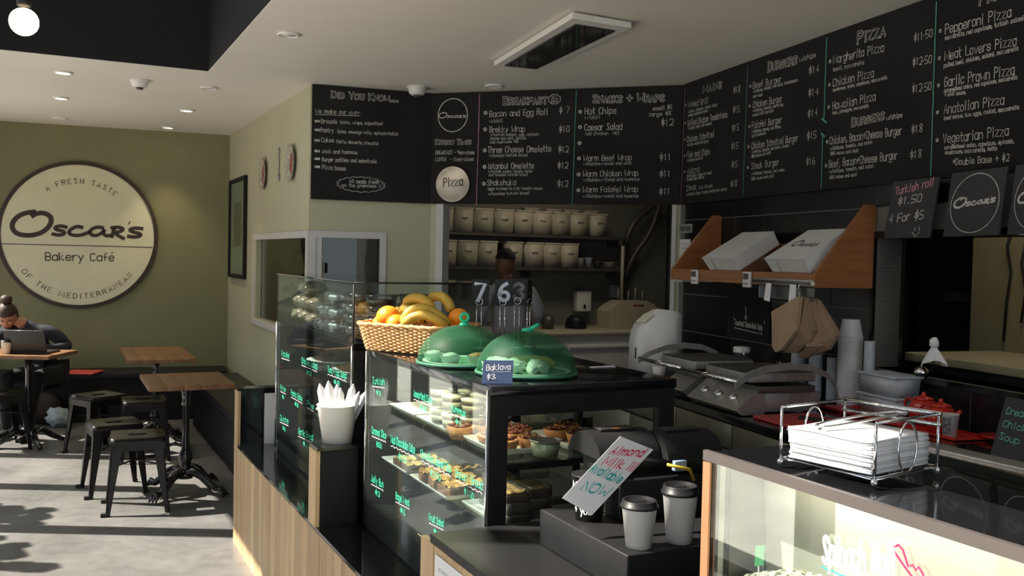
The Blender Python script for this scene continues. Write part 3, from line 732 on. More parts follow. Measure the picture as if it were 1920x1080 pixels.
for t_, x0, y0, x1, y1 in [('w/lettuce, tomato, red onion, tomatosauce', 1412.3, 174.5, 1496, 152.3), ('and aioli', 1412.3, 183.5, 1430, 179.7), ('w/lettuce, tomato, red onion,', 1411.6, 210.4, 1469, 198), ('sweet chilli and aioli', 1411.6, 218.6, 1451, 209.6), ('w/lettuce, tomato, red onion,', 1410, 249.4, 1464.5, 239.5),
        ('and hummus', 1410, 257.4, 1436, 251.4), ('w/lettuce, tomato, red onion, cheese', 1409.4, 287.7, 1479.3, 275), ('BBQ sauce and aioli', 1409.4, 296, 1445.3, 288.3), ('w/lettuce, tomato, red onion,', 1409.4, 328.6, 1471.4, 320.5), ('BBQ sauce and aioli', 1409.4, 338, 1451, 332)]: B.T(t_, x0, y0, x1, y1, 5.5, S, .0028)
for p in ((1407, 161.5), (1406, 199), (1405, 237), (1403.5, 275), (1402.5, 314)): B.bullet(*p, 2)
B.done()
# board: pizza and more burgers
up_ = U(W3, 1751, 160)
B = Board(W3, ub, up_, 'chalkboard headed PIZZA with a second burger list under it')
B.H('PIZZA', 1608, 81.5, 1659, 66, 20); B.H('BURGERS', 1597, 237.5, 1657.5, 223, 15); B.T('w/chips', 1662, 226, 1691.8, 219.3, 9)
for t_, x0, y0, x1, y1, c in [('Margherita Pizza', 1562.6, 119.3, 1656.8, 96, 15), ('Chicken Pizza', 1561.9, 162.8, 1638, 144, 15), ('Hawaiian Pizza', 1561.5, 205.6, 1641.4, 187.8, 15), ('Chicken, Bacon+Cheese Burger', 1555.7, 270.7, 1690.4, 251.9, 14), ('Beef, Bacon+Cheese Burger', 1554.7, 314.6, 1682.5, 298, 14),
        ('$11\u00b750', 1714, 78, 1748.3, 68.5, 14), ('$12\u00b750', 1711.6, 123.4, 1746.6, 117.5, 14), ('$12\u00b750', 1710.6, 173.7, 1746, 168, 14), ('$18', 1709.2, 249.5, 1729.8, 246, 14), ('$18', 1706.5, 297.5, 1728, 294.7, 14)]: B.T(t_, x0, y0, x1, y1, c)
for t_, x0, y0, x1, y1, c in [('basil, mozzarella', 1563, 133.7, 1619.8, 120, 7), ('mushroom, onion, capsicum, mozzarella', 1561.9, 171.8, 1663, 148, 6), ('ham, pineapple, mozzarella', 1561.5, 214.6, 1628.7, 201, 6), ('w/lettuce, tomato, red onion', 1556.7, 282, 1635.2, 269.4, 6.5),
        ('BBQ sauce and aioli', 1557.4, 291, 1609.5, 285, 6), ('w/lettuce, tomato, red onion', 1555.7, 325, 1638, 314, 6.5), ('BBQ sauce and aioli', 1556.4, 335.5, 1606.4, 330.2, 6)]: B.T(t_, x0, y0, x1, y1, c, S, .0030)
for p in ((1556.5, 115), (1555.5, 159), (1554, 200.5), (1551, 266), (1549, 310.5)): B.bullet(*p, 2.4)
B.line(1550.5, 70, 1545, 226, 'chalk_teal'); B.line(1541, 222, 1550, 230, 'chalk_teal', .010); B.line(1543, 255, 1540, 354, 'chalk_teal'); B.line(1540, 250, 1547, 257, 'chalk_teal', .010)
B.line(1756, 3, 1745, 330, 'chalk_teal')
B.done()
# board: second pizza list
B = Board(W3, up_, 3.1, 'chalkboard with pepperoni, garlic prawn and vegetarian pizzas at the right end')
B.H('PIZZA', 1837, 9, 1890, -8, 20)
for t_, x0, y0, x1, y1, c in [('Pepperoni Pizza', 1772.6, 63.4, 1895.7, 30.8, 18), ('Meat Lovers Pizza', 1771.6, 113, 1905.3, 84, 17), ('Garlic Prawn Pizza', 1771, 162.8, 1901.8, 139.8, 18), ('Anatolian Pizza', 1770.6, 213.2, 1882.3, 195.3, 17), ('Vegetarian Pizza', 1769, 269, 1890.9, 253.6, 17), ('*Double Base + $2', 1787, 310, 1892, 301.6, 12)]: B.T(t_, x0, y0, x1, y1, c)
for t_, x0, y0, x1, y1, c in [('mozzarella, red capsicum, turkish salami', 1772.3, 74.7, 1919, 37.7, 7.5), ('pulled beef, chicken, salami, mozzarella', 1770, 126.8, 1908.7, 94.2, 7.5), ('caramelised onion, red capsicum, mozzarella', 1770.6, 173.5, 1907, 148, 7), ('+ aioli sauce,', 1771.6, 181, 1811, 176, 7),
        ('beef mince, two eggs, rocket, mozzarella', 1770.6, 225, 1910.4, 204.5, 7), ('caramelised onion, capsicum, spinach,', 1771, 280, 1901, 268, 7), ('mushroom, mozzarella, fetta', 1772.6, 289.5, 1869.3, 281.8, 7)]: B.T(t_, x0, y0, x1, y1, c, S, .0034)
for p in ((1763, 58), (1761.5, 109), (1760, 160), (1758, 210.5), (1757.5, 263)): B.bullet(*p, 2.6)
B.done()
# small boards under the pizza lists
def small_board(pts, label, off=.06, tilt=.03, z1=BZ0 + .03):
    t = thing('price_board', label, 'price board', (0, 0, 0), 0)
    c = [W3.hit(*p, off) for p in pts]         # tl, tr, br, bl
    offs = (off + tilt, off + tilt, off, off)
    c = [W3.hit(*p, o_) for p, o_ in zip(pts, offs)]
    P = [W3.at(u, z, o_) for (u, z), o_ in zip(c, offs)]
    mb = MB(); mb.slab(P[3], P[2], P[1], P[0], -.008); mb.build('panel', mat('small_board_black', (.030, .031, .036), .55, var=.2), t)
    def fn(u, v): q = P[3].lerp(P[2], u).lerp(P[0].lerp(P[1], u), v); nn = (P[2] - P[3]).cross(P[0] - P[3]).normalized(); return q + nn * .0016
    return t, fn
t, fn = small_board([(1675, 341), (1762, 331), (1743, 446), (1657, 447)], 'slanted chalkboard reading Turkish roll $1.50, 4 for $5')
mb = MB(); text_on(mb, 'Turkish roll', (.10, .76), (.90, .86), .13, fn, .016); mb.build('pink_lettering', mat('chalk_rose', (.72, .36, .42), .9), t)
mb = MB(); text_on(mb, '$1.50', (.20, .58), (.70, .62), .13, fn, .016); text_on(mb, '4 For $5', (.06, .28), (.80, .33), .14, fn, .018)
for p in ([(.66, .17), (.67, .13)], [(.75, .18), (.76, .14)], [(.62, .10), (.70, .02), (.78, .11)]): ribbon(mb, p, .014, fn)
mb.build('lettering', 'chalk', t)
for k, (pts, lab) in enumerate((([(1785, 325), (1890, 312), (1873, 440), (1768, 444)], 'slanted square chalkboard with whole white ring logo, beside the turkish roll board'),
                              ([(1905, 310), (2010, 297), (1993, 436), (1888, 440)], 'slanted square chalkboard with ring logo cut off by the picture edge'))):
    t, fn = small_board(pts, lab)
    mb = MB(); ribbon(mb, [(.5 + .43 * math.cos(i * PI / 24), .5 + .45 * math.sin(i * PI / 24)) for i in range(49)], .013, fn, 0)
    for wd, p in LOGO: ribbon(mb, [(.13 + (a - 122) / 755 * .74, .5 - (b - 520) / 755 * .74 + (a - 500) / 755 * .06) for a, b in chaikin([(float(q), float(r)) for q, r in p], 1)], wd / 755 * .9, fn, .3)
    mb.build('logo_lettering', 'chalk', t)
# ---------------- framed picture, plates, spoon on the side wall
t = thing('framed_picture', 'tall picture in black frame with wide pale mount on the pale side wall', 'picture', AB(8.47, BP - .001), AY + PI / 2)
# local x = a, local y = -b ... towards wall is -y
def fx(mb, x0, x1, z0, z1, y0, y1): return mb.box(x0, x1, y0, y1, z0, z1)
mb = MB(); fr(mb, None, 0, .80, 1.325, 2.245, .035, 0, .03); mb.build('frame', 'matt_black', t)
MB().box(.035, .765, .002, .012, 1.36, 2.21).build('mount', 'mat_board', t)
MB().box(.22, .58, .012, .015, 1.62, 2.02).build('print', 'photo_print', t)
MB().box(.035, .765, .018, .020, 1.36, 2.21).build('glazing', 'glass', t)
def wall_plate(a, z, r, lab):
    t = thing('wall_plate', lab, 'plate', AB(a, BP - .002, z), AY - PI / 2, 'patterned plates on the side wall')
    R = Matrix.Rotation(PI / 2, 4, 'X')
    n = 72; vs = []; fs = []
    prof = [(0.0001, .008), (.55, .009), (.66, .018), (.96, .030), (1.0, .030), (.97, .022), (.6, .004), (.0001, .002)]
    mbp = MB(); 
    for rr, zz in prof:
        for k in range(n): q = 2 * PI * k / n; e = 1 + (.045 * abs(math.sin(q * 6)) if rr > .9 else 0); vs.append((rr * r * e * math.cos(q), rr * r * e * math.sin(q) * 1.12, zz))
    for i in range(len(prof) - 1):
        for k in range(n): fs.append((i * n + k, i * n + (k + 1) % n, (i + 1) * n + (k + 1) % n, (i + 1) * n + k))
    mbp.add(vs, fs, R, True); mbp.build('dish', 'ceramic_rim', t)
    MB().lathe([(.0001, .0105), (.60 * r, .0115), (.62 * r, .009)], 40, R, True, 1, 1.12).build('painted_centre', 'ceramic_red', t)
for px, py, a, r, lab in ((497, 326.5, 0, .118, 'scalloped patterned plate hung lower, nearer the framed picture'), (550, 306, 0, .118, 'scalloped patterned plate hung higher, nearer the chalkboard')):
    P = onB(px, py, BP); wall_plate(P.dot(AV), P.z, r, lab)
P = onB(524.5, 311, BP)
t = thing('wall_spoon', 'ornate long metal spoon hung between the two patterned plates', 'spoon', P - BV * .008, AY - PI / 2)
mb = MB(); mb.tube([(0, 0, z) for z in [-.02 + .02 * i for i in range(9)]], [.006, .010, .006, .011, .006, .010, .006, .009, .004], 8)
mb.tube([(0, 0, -.02), (0, 0, -.055)], .005, 8); mb.build('handle', 'steel', t)
mb = MB(); mb.blob(.026, (0, 0, -.085), (1, .25, 1.35)); mb.build('bowl', 'steel', t)
# ================================================================== DINING AREA
# bench seats along the olive wall and the side wall
t = thing('bench_seat', 'long low black bench running under the round sign along the olive wall', 'bench', (0, 0, 0), 0, 'built-in benches')
Tn = WT(WO)
MB().box(-.30, WO.L - .01, -.42, -.005, .40, .45, Tn, .006).build('seat', 'satin_black', t)
MB().box(-.30, WO.L - .01, -.38, -.01, 0, .40, Tn).build('base', 'matt_black', t)
t = thing('bench_seat', 'low black bench along the pale side wall behind the wood topped tables', 'bench', (0, 0, 0), 0, 'built-in benches')
MB().box(1.12, 1.55, 6.4, 8.85, .40, .45, TAB, .006).build('seat', 'satin_black', t)
MB().box(1.16, 1.545, 6.42, 8.8, 0, .40, TAB).build('base', 'matt_black', t)
# stools
def make_stool(label):
    t = thing('metal_stool', label, 'stool', (0, 0, 0), 0, 'low black metal stools')
    H = .45; w_ = .152
    mb = MB(); bm = bmesh.new(); bmesh.ops.create_grid(bm, x_segments=12, y_segments=12, size=.5)
    for v in bm.verts:
        x, y = v.co.x * 2, v.co.y * 2; k = 1 - .03 * (x * x * y * y); dish = .004 * (1 - x * x) * (1 - y * y)
        v.co = V3((x * w_ * k, y * w_ * k, H - dish))
    # hand slot
    dele = [f for f in bm.faces if abs(f.calc_center_median().y) < .014 and abs(f.calc_center_median().x) < .055]
    bmesh.ops.delete(bm, geom=dele, context='FACES')
    r = bmesh.ops.extrude_edge_only(bm, edges=[e for e in bm.edges if e.is_boundary and max(abs(v.co.x) for v in e.verts) > .1 or e.is_boundary and max(abs(v.co.y) for v in e.verts) > .1])
    for v in r['geom']:
        if isinstance(v, bmesh.types.BMVert): v.co = V3((v.co.x * 1.02, v.co.y * 1.02, H - .028))
    mb.frombm(bm, None, True); mb.build('seat', 'stool_metal', t)
    for sx in (-1, 1):
        for sy in (-1, 1):
            a = V3((sx * .142, sy * .142, H - .012)); b = V3((sx * .176, sy * .176, 0.0))
            mb = MB()                          # folded sheet leg: two tapering flanges meeting at the corner
            for ax, (wa, wb) in ((0, (.062, .024)), (1, (.062, .024))):
                d = V3((-sx, 0, 0)) if ax == 0 else V3((0, -sy, 0)); th = V3((0, -sy * .006, 0)) if ax == 0 else V3((-sx * .006, 0, 0))
                q = [a, a + d * wa, b + d * wb, b]; vs = q + [p + th for p in q]
                mb.add(vs, [(0, 1, 2, 3), (7, 6, 5, 4), (0, 4, 5, 1), (1, 5, 6, 2), (2, 6, 7, 3), (3, 7, 4, 0)])
            leg = mb.build('leg', 'stool_metal', t)
            MB().box(b.x - .004 if sx > 0 else b.x - .026, b.x + .026 if sx < 0 else b.x + .004, b.y - .026 if sy > 0 else b.y - .004, b.y + .004 if sy > 0 else b.y + .026, 0, .022, None, .003).build('foot_cap', 'rubber', leg)
    mb = MB()
    for s_ in (-1, 1):
        mb.box(-.148, .148, s_ * .146 - .003, s_ * .146 + .003, H - .075, H - .025)
        mb.box(s_ * .146 - .003, s_ * .146 + .003, -.148, .148, H - .075, H - .025)
    mb.build('apron', 'stool_metal', t)
    mb = MB(); mb.tube([(-.155, -.155, .28), (0, 0, .30), (.155, .155, .28)], .005, 6); mb.tube([(-.155, .155, .28), (0, 0, .29), (.155, -.155, .28)], .005, 6)
    mb.build('cross_brace', 'stool_metal', t); return t
st0 = None
for px, py, rz, lab in ((258, 813, AY - .05, 'black metal stool standing alone nearest the counter, its slotted seat facing up'),
                        (214, 790, AY + .12, 'black metal stool just behind the nearest one, overlapped by its seat'),
                        (184, 739, AY + .5, 'black metal stool with a bright glint on its seat edge, beside the red folder'),
                        (270, 747, AY, 'black metal stool between the two bare wooden tables'),
                        (2, 733, AY + .3, 'black metal stool cut off by the left edge, in front of the seated person')):
    P = onZ(px, py, .45); P.z = 0
    if st0 is None: st0 = make_stool(lab); st0.location = P; st0.rotation_euler = (0, 0, rz)
    else: copy_tree(st0, None, P, rz, lab)
# tables: planked top, iron column, scrolled claw feet
def table(a0, a1, b0, b1, label, feet=True, z=.74):
    ca, cb = (a0 + a1) / 2, (b0 + b1) / 2
    t = thing('cafe_table', label, 'table', AB(ca, cb), AY, 'wood topped cafe tables')
    hw, hd = (b1 - b0) / 2, (a1 - a0) / 2; n = 5
    for i in range(n):
        x0 = -hw + 2 * hw * i / n
        MB().box(x0 + .0006, x0 + 2 * hw / n - .0006, -hd, hd, z - .028 - random.uniform(0, .0006), z, None, .002).build('top_plank', 'table_wood', t)
    mb = MB(); mb.box(-hw * .7, hw * .7, -.02, .02, z - .045, z - .029); mb.box(-.02, .02, -hd * .7, hd * .7, z - .046, z - .029); mb.build('top_bracket', 'cast_iron', t)
    mb = MB(); mb.lathe([(.035, z - .046), (.028, z - .09), (.022, z - .14), (.030, z - .16), (.022, z - .18), (.021, .30), (.034, .27), (.046, .235), (.034, .20), (.030, .16), (.055, .13), (.05, .10), (.0001, .09)], 20)
    mb.build('column', 'cast_iron', t)
    for k in range(4):
        q = PI / 4 + k * PI / 2; R = Matrix.Rotation(q, 4, 'Z'); mb = MB()
        pts = [(.02, 0, .13), (.07, 0, .15), (.13, 0, .125), (.19, 0, .075), (.235, 0, .045), (.27, 0, .05), (.29, 0, .035)]
        mb.tube(pts, [.030, .034, .030, .025, .022, .026, .014], 10, R)
        for dx in (-.018, 0, .018): mb.tube([(.25, dx * .6, .05), (.285, dx, .042), (.31, dx * 1.5, .012)], [.012, .012, .006], 6, R)
        mb.build('claw_foot', 'cast_iron', t)
    return t
table(5.96, 6.62, .53, 1.04, 'bare wooden cafe table nearest the counter, with glossy iron claw feet')
table(7.47, 8.50, .515, 1.01, 'bare wooden cafe table further back, set against the olive wall bench')
Pt = onZ(45, 667, .74)
tw = thing('cafe_table', 'wooden table in front of the seated person, carrying the laptop', 'table', (onZ(20, 667, .74).x, onZ(20, 667, .74).y + .26, 0), .02, 'wood topped cafe tables')
for i in range(4): MB().box(-.60, .275, -.25 + .125 * i + .0006, -.125 + .125 * i - .0006, .712, .74, None, .002).build('top_plank', 'table_wood', tw)
MB().lathe([(.035, .70), (.022, .6), (.021, .30), (.04, .25), (.03, .12), (.055, .08), (.0001, .07)], 18).build('column', 'cast_iron', tw)
for k in range(4): MB().tube([(.02, 0, .10), (.1, 0, .12), (.19, 0, .06), (.27, 0, .02)], [.025, .028, .022, .016], 8, Matrix.Rotation(PI / 4 + k * PI / 2, 4, 'Z')).build('claw_foot', 'cast_iron', tw)
YT = tw.location.y
# laptop
L0 = onZ(62, 661, .7415)
t = thing('laptop', 'open dark laptop seen from behind its lid on the left table', 'laptop', (L0.x, YT - .10, .7405), .03)
MB().box(-.155, .155, -.02, .21, 0, .016, None, .004).build('keyboard_base', 'laptop_grey', t)
mb = MB(); mb.slab((-.155, -.022, .012), (.155, -.022, .012), (.155, -.075, .185), (-.155, -.075, .185), -.008); lid = mb.build('screen_lid', 'laptop_grey', t)
mb = MB(); mb.tube([(-.155, -.075, .186), (.155, -.075, .186)], .0022, 5); mb.build('lid_edge', 'chrome', lid)
# takeaway cup on the table
def paper_cup(P, r, h, body, lid, label, cat='cup', group=None, sc_=1, logo=None):
    t = thing('takeaway_cup', label, cat, P, 0, group)
    MB().lathe([(.0001, .003), (r * .70, .002), (r * .70, 0), (r * .72, 0), (r * .98, h * .93), (r * 1.02, h * .94), (r, h * .955), (r * .95, h * .95)], 32).build('body', body, t)
    if lid:
        l = MB().lathe([(r * 1.04, h * .90), (r * 1.09, h * .915), (r * 1.08, h * .955), (r * 1.01, h * .965), (r * .96, h * 1.06), (r * .92, h * 1.075), (r * .84, h * 1.07), (r * .80, h * 1.03), (.0001, h * 1.03)], 32).build('lid', lid, t)
        MB().box(-r * .35, r * .35, -r * .12, r * .12, h * 1.03, h * 1.05, None, .002).build('lid_emboss', lid, l)
    return t
c0 = onZ(17, 662, .742)
paper_cup((c0.x, YT - .14, .7405), .040, .10, 'white_plastic', 'lid_black', 'pale lidded takeaway cup beside the laptop on the left table', group=None)
# red folder on the bench
P = onZ(155, 701, .452)
t = thing('red_folder', 'flat red folder lying near the stools', 'folder', (P.x, P.y, .4505), .05)
MB().box(-.13, .13, -.14, .14, .0, .014, None, .002).build('lower_sheets', 'jumper_navy', t)
MB().box(-.135, .135, -.145, .145, .0145, .022, None, .002).build('cover', 'red_book', t)
# crumpled carrier bag on the floor
P = onZ(110, 800, 0)
o = MB().blob(.085, (0, 0, .082), (1.15, .8, .95), .55, 3, 4, fr=9).build('plastic_bag', 'bag_plastic', None, (P.x, P.y, 0)); tag(o, 'crumpled pale plastic bag on the floor under the left table', 'bag')
P = onZ(70, 800, 0)
t = thing('backpack', 'dark brown backpack slumped on the floor at the feet of the seated person', 'bag', (P.x, P.y + .12, 0), .1)
MB().blob(.15, (0, 0, .142), (1, .7, .95), .12, 3, 8).build('body', 'backpack', t)
MB().tube([(-.06, -.10, .12), (-.075, -.135, .20), (-.03, -.09, .265)], .012, 6).build('strap', 'backpack', t)

# ------------------------------------------------------------------ people
def skin_mesh(name, pts, edges, m, parent, root=0, sub=2, flat=None):
    me = bpy.data.meshes.new(name); me.from_pydata([p[:3] for p in pts], edges, []); o = bpy.data.objects.new(name, me); C.objects.link(o)
    if parent: o.parent = parent
    md = o.modifiers.new('skin', 'SKIN'); 
    for i, p in enumerate(pts):
        r = p[3]; o.data.skin_vertices[0].data[i].radius = (r, p[4] if len(p) > 4 else r)
    o.data.skin_vertices[0].data[root].use_root = True
    md.use_smooth_shade = True; md.branch_smoothing = .6
    s_ = o.modifiers.new('sub', 'SUBSURF'); s_.levels = sub; s_.render_levels = sub
    me.materials.append(M[m]); return o
def head(parent, loc, rot, hairm, face=True, skinm='skin', s=1.0):
    T = Matrix.Translation(V3(loc)) @ rot @ Matrix.Scale(s, 4); mb = MB(); bm = bmesh.new(); bmesh.ops.create_icosphere(bm, subdivisions=4, radius=1)
    for v in bm.verts:                         # +y is the face direction
        x, y, z = v.co; k = 1.0
        nx = x * .074; ny = y * .093; nz = z * .115
        if z < 0: nx *= 1 + z * .28; ny *= 1 + z * .10 if y < 0 else 1
        if y > .5 and abs(x) < .22 and -.35 < z < .12: ny += .020 * (1 - abs(x) / .22) * (1 - abs(z + .18) / .30) if abs(z + .18) < .30 else 0
        if y > .4 and abs(abs(x) - .36) < .2 and abs(z - .05) < .14: ny -= .008
        if y > .6 and abs(x) < .3 and abs(z + .50) < .07: ny += .005
        v.co = V3((nx, ny, nz))
    mb.frombm(bm, T, True); h = mb.build('head', skinm, parent)
    if face:
        for sx in (-1, 1):
            MB().blob(.011, (sx * .027, .080, .008), (1.2, .6, .7), T=T).build('eye', 'paper_white', h)
            MB().blob(.014, (sx * .027, .079, .017), (1.3, .7, .5), T=T).build('eyelid', skinm, h)
            MB().tube([(sx * .012, .090, .026), (sx * .030, .088, .031), (sx * .045, .078, .026)], .003, 5, T).build('eyebrow', hairm, h)
        MB().tube([(-.022, .083, -.052), (0, .091, -.050), (.022, .083, -.052)], [.002, .005, .002], 6, T).build('lips', 'ceramic_red', h)
    for sx in (-1, 1): MB().blob(.026, (sx * .074, -.005, -.005), (.35, .7, 1.1), T=T).build('ear', skinm, h)
    return T, h
# seated person reading at the laptop, behind the table, leaning forward
YP = YT + .42
hc = onY(16, 592, YP - .10)                    # head centre
X0 = onY(62, 640, YP).x
t = thing('person', 'seated person in dark navy jumper, brown hair in a bun, leaning over the laptop', 'person', (X0, YP + .10, 0), 0)
hx, hy, hz = hc.x - X0, -.22, hc.z
pts = [(.03, .06, .50, .145, .12), (.02, .02, .64, .115, .095), (0.0, -.05, .78, .125, .095), (-.03, -.11, .90, .085, .07), (hx * .62, -.16, .955, .05), (hx * .85, -.19, hz - .03, .045),
       (.15, -.08, .86, .066), (.27, -.04, .74, .050), (.22, -.22, .735, .042), (.10, -.36, .775, .032),
       (-.21, -.14, .86, .066), (-.34, -.16, .74, .050), (-.30, -.30, .755, .040), (-.20, -.42, .775, .032)]
ed = [(0, 1), (1, 2), (2, 3), (3, 4), (4, 5), (3, 6), (6, 7), (7, 8), (8, 9), (3, 10), (10, 11), (11, 12), (12, 13)]
skin_mesh('jumper', pts[:4] + [(-.06, -.13, .925, .06)] + pts[6:], [(0, 1), (1, 2), (2, 3), (3, 4), (3, 5), (5, 6), (6, 7), (7, 8), (3, 9), (9, 10), (10, 11), (11, 12)], 'jumper_navy', t)
skin_mesh('neck_and_shoulder', [(-.04, -.115, .90, .055), (hx * .6, -.15, .955, .048), (hx * .88, -.19, hz - .02, .046)], [(0, 1), (1, 2)], 'skin', t)
skin_mesh('trousers', [(.03, .06, .50, .13, .12), (.12, .02, .50, .085), (.13, -.34, .50, .07), (.10, -.34, .26, .052), (.08, -.30, .07, .04), (-.07, .02, .50, .085), (-.10, -.34, .50, .07), (-.12, -.30, .26, .052), (-.13, -.26, .07, .04)],
          [(0, 1), (1, 2), (2, 3), (3, 4), (0, 5), (5, 6), (6, 7), (7, 8)], 'trousers_black', t)
for x, y in ((.08, -.34), (-.13, -.30)): MB().blob(.05, (x, y - .03, .038), (.8, 2.1, .75), .05, 3).build('shoe', 'rubber', t)
rot = Matrix.Rotation(.35, 4, 'Z') @ Matrix.Rotation(PI, 4, 'Z') @ Matrix.Rotation(-.75, 4, 'X')
T, h = head(t, (hx, hy, hz), rot, 'hair_brown')
mb = MB(); bm = bmesh.new(); bmesh.ops.create_icosphere(bm, subdivisions=4, radius=1)
for v in list(bm.verts):
    x, y, z = v.co
    if y > .25 and z < .42 or z < -.45 : bm.verts.remove(v); continue
    n_ = 1 + .02 * noise.noise(v.co * 9); v.co = V3((x * .083 * n_, y * .100 * n_ - .004, z * .126 * n_))
mb.frombm(bm, T, True); hh = mb.build('hair', 'hair_brown', t)
MB().blob(.043, (0, -.055, .135), (1.05, 1, .9), .12, 3, 2, T=T, fr=14).build('hair_bun', 'hair_brown', t)
def hand(parent, loc, rot, skinm='skin', curl=.5, s=1.0):
    T = Matrix.Translation(V3(loc)) @ rot @ Matrix.Scale(s, 4)
    mb = MB(); mb.blob(.040, (0, .035, 0), (.95, 1.15, .34), .0, 3, T=T); hd = mb.build('hand', skinm, parent)
    for i, (x, l) in enumerate(((-.029, .066), (-.010, .076), (.010, .072), (.028, .056))):
        p = [V3((x, .060, 0))]; ang = 0
        for j, f in enumerate((.45, .32, .25)): ang += curl * (.6 if j == 0 else .5); p.append(p[-1] + V3((x * .15, math.cos(ang), -math.sin(ang))) * l * f)
        MB().tube(p, [.0092, .0088, .008, .006], 8, T).build('finger', skinm, hd)
    MB().tube([(-.028, .015, -.002), (-.050, .035, -.010), (-.056, .058, -.018), (-.050, .076, -.022)], [.012, .011, .0095, .007], 8, T).build('thumb', skinm, hd)
    return hd
hand(t, (.08, -.39, .775), Matrix.Rotation(PI - .4, 4, 'Z'), curl=.5)
hand(t, (-.19, -.45, .775), Matrix.Rotation(PI + .4, 4, 'Z') @ Matrix.Scale(-1, 4, V3((1, 0, 0))), curl=.5)
# ================================================================== SERVICE COUNTER AND CAKE CASES  (local x = b, local y = a)
Z1, Z2, ZC = .54, .84, 1.215
ct = thing('service_counter', 'long counter clad in pale oak boards with glossy black tops at two heights', 'counter', (0, 0, 0), AY)
MB().box(.905, 1.72, 1.37, 5.11, .02, Z1 - .012).build('carcass', 'matt_black', ct)
MB().box(.905, 1.04, .20, 1.369, .02, .60).build('plinth', 'matt_black', ct)
MB().box(.891, 1.72, 2.262, 5.05, Z1 - .012, Z1).build('low_top', 'gloss_black', ct)
MB().box(.905, 1.10, 5.05, 5.12, Z1, Z2 - .012, None).build('end_block', 'gloss_black', ct)
MB().box(.891, 1.12, 5.04, 5.135, Z2 - .012, Z2).build('end_block_top', 'gloss_black', ct)
MB().box(1.03, 1.115, 5.036, 5.048, Z1, Z2 - .03).build('white_end_strip', 'white_plastic', ct)
MB().box(.905, 1.05, 3.415, 3.52, Z1 + .0005, Z2 - .012).build('raised_block', 'satin_black', ct)
MB().box(.891, 1.052, 3.405, 3.525, Z2 - .012, Z2).build('raised_block_top', 'gloss_black', ct)
MB().box(.905, 1.72, 1.37, 2.245, Z1 - .012, Z2 - .022).build('high_carcass', 'matt_black', ct)
MB().box(.890, 1.74, 1.365, 2.25, Z2 - .022, Z2).build('high_top', 'satin_black', ct)
# oak boards of the front
a = 5.135; pw = .094; k = 0
while a > .25:
    a1 = a; a0 = a - pw; segs = []
    if a0 < 2.25 - .02: segs = [(0.0, Z2 - .023)]
    elif a0 > 5.02: segs = [(0.0, Z2 - .013)]
    else: segs = [(0.0, Z1 - .013)]
    if a1 < 1.36: segs = [(0.0, .60)]
    for z0, z1 in segs:
        MB().box(.889 + random.uniform(0, .0015), .905, a0 + .0012, a1 - .0012, z0, z1, None).build('front_plank', 'oak', ct)
    a = a0; k += 1
MB().box(.889, .905, 3.415, 3.518, Z1 + .0005, Z2 - .013).build('front_plank', 'oak', ct)
# far end of the counter, facing the tables
for i in range(8):
    MB().box(.905 + i * .1, 1.003 + i * .1, 5.112, 5.135, 0, Z1 - .013).build('end_plank', 'oak', ct)

def frame_case(t, a0, a1, b0, b1, z0, z1, near_open=True):
    # black carcass of a cake case: base, top slab, end frames, back frame
    MB().box(b0 + .006, b1, a0, a1, z0, z0 + .05).build('base', 'satin_black', t)
    mb = MB(); fr(mb, Matrix(((1, 0, 0, 0), (0, 1, 0, 0), (0, 0, 1, 0), (0, 0, 0, 1))), b0, b1, z0 + .05, z1 - .028, .055, a0, a0 + .022); mb.build('end_frame', 'satin_black', t)
    MB().box(b0 + .055, b1 - .055, a0 + .008, a0 + .013, z0 + .10, z1 - .08).build('end_glass', 'glass', t)
    MB().box(b0, b1, a1 - .02, a1, z0 + .05, z1 - .028).build('far_end', 'satin_black', t)
    mb = MB(); mb.box(b1 - .02, b1, a0 + .022, a0 + .08, z0 + .05, z1 - .028); mb.box(b1 - .02, b1, a1 - .08, a1 - .02, z0 + .05, z1 - .028); mb.box(b1 - .02, b1, (a0 + a1) / 2 - .015, (a0 + a1) / 2 + .015, z0 + .05, z1 - .028)
    mb.build('back_frame', 'satin_black', t)
    MB().box(b0 - .005, b0, a0 + .003, a1 - .003, z0 + .01, z1 - .002).build('front_glass', 'glass_case', t)
    for aa in (a0 + .004, a1 - .004): MB().tube([(b0 - .006, aa, z0 + .01), (b0 - .006, aa, z1 - .01)], .0035, 8).build('corner_rod', 'chrome', t)
c2 = thing('cake_case', 'glass cake case full of slices and tarts, green domes on its black top', 'display case', (0, 0, 0), AY, 'counter cake cases')
A0, A1, B0, B1 = 2.262, 3.345, 1.06, 1.665
frame_case(c2, A0, A1, B0, B1, Z1 + .001, ZC)
MB().box(B0 - .002, B1 + .005, A0 - .004, A1 + .002, ZC - .028, ZC, None, .004).build('top_slab', 'gloss_black', c2)
SH = (1.00, .80, .64)
for z in SH[:2]:
    MB().box(B0 + .07, B1 - .05, A0 + .025, A1 - .025, z - .006, z).build('glass_shelf', 'glass', c2)
    for aa in (2.32, 2.62, 2.95, 3.25): MB().box(B0 + .075, B1 - .04, aa - .006, aa + .006, z - .032, z - .007).build('shelf_bracket', 'satin_black', c2)
MB().box(B0 + .006, B1, A0 + .022, A1 - .02, Z1 + .051, SH[2] - .006).build('floor_panel', 'satin_black', c2)
l = area('case_fill', AB(2.80, 1.13, ZC - .035), .9, .02, 1.7, (1, .80, .52), (0, 0, -1)); l.rotation_euler = (0, 0, AY + PI / 2)  # fill light added under the slab to warm and brighten the cakes
MB().box(1.115, 1.145, 2.32, 3.28, ZC - .034, ZC - .0285).build('glow_strip', 'lamp_glow', c2)  # glowing strip added to go with the fill light
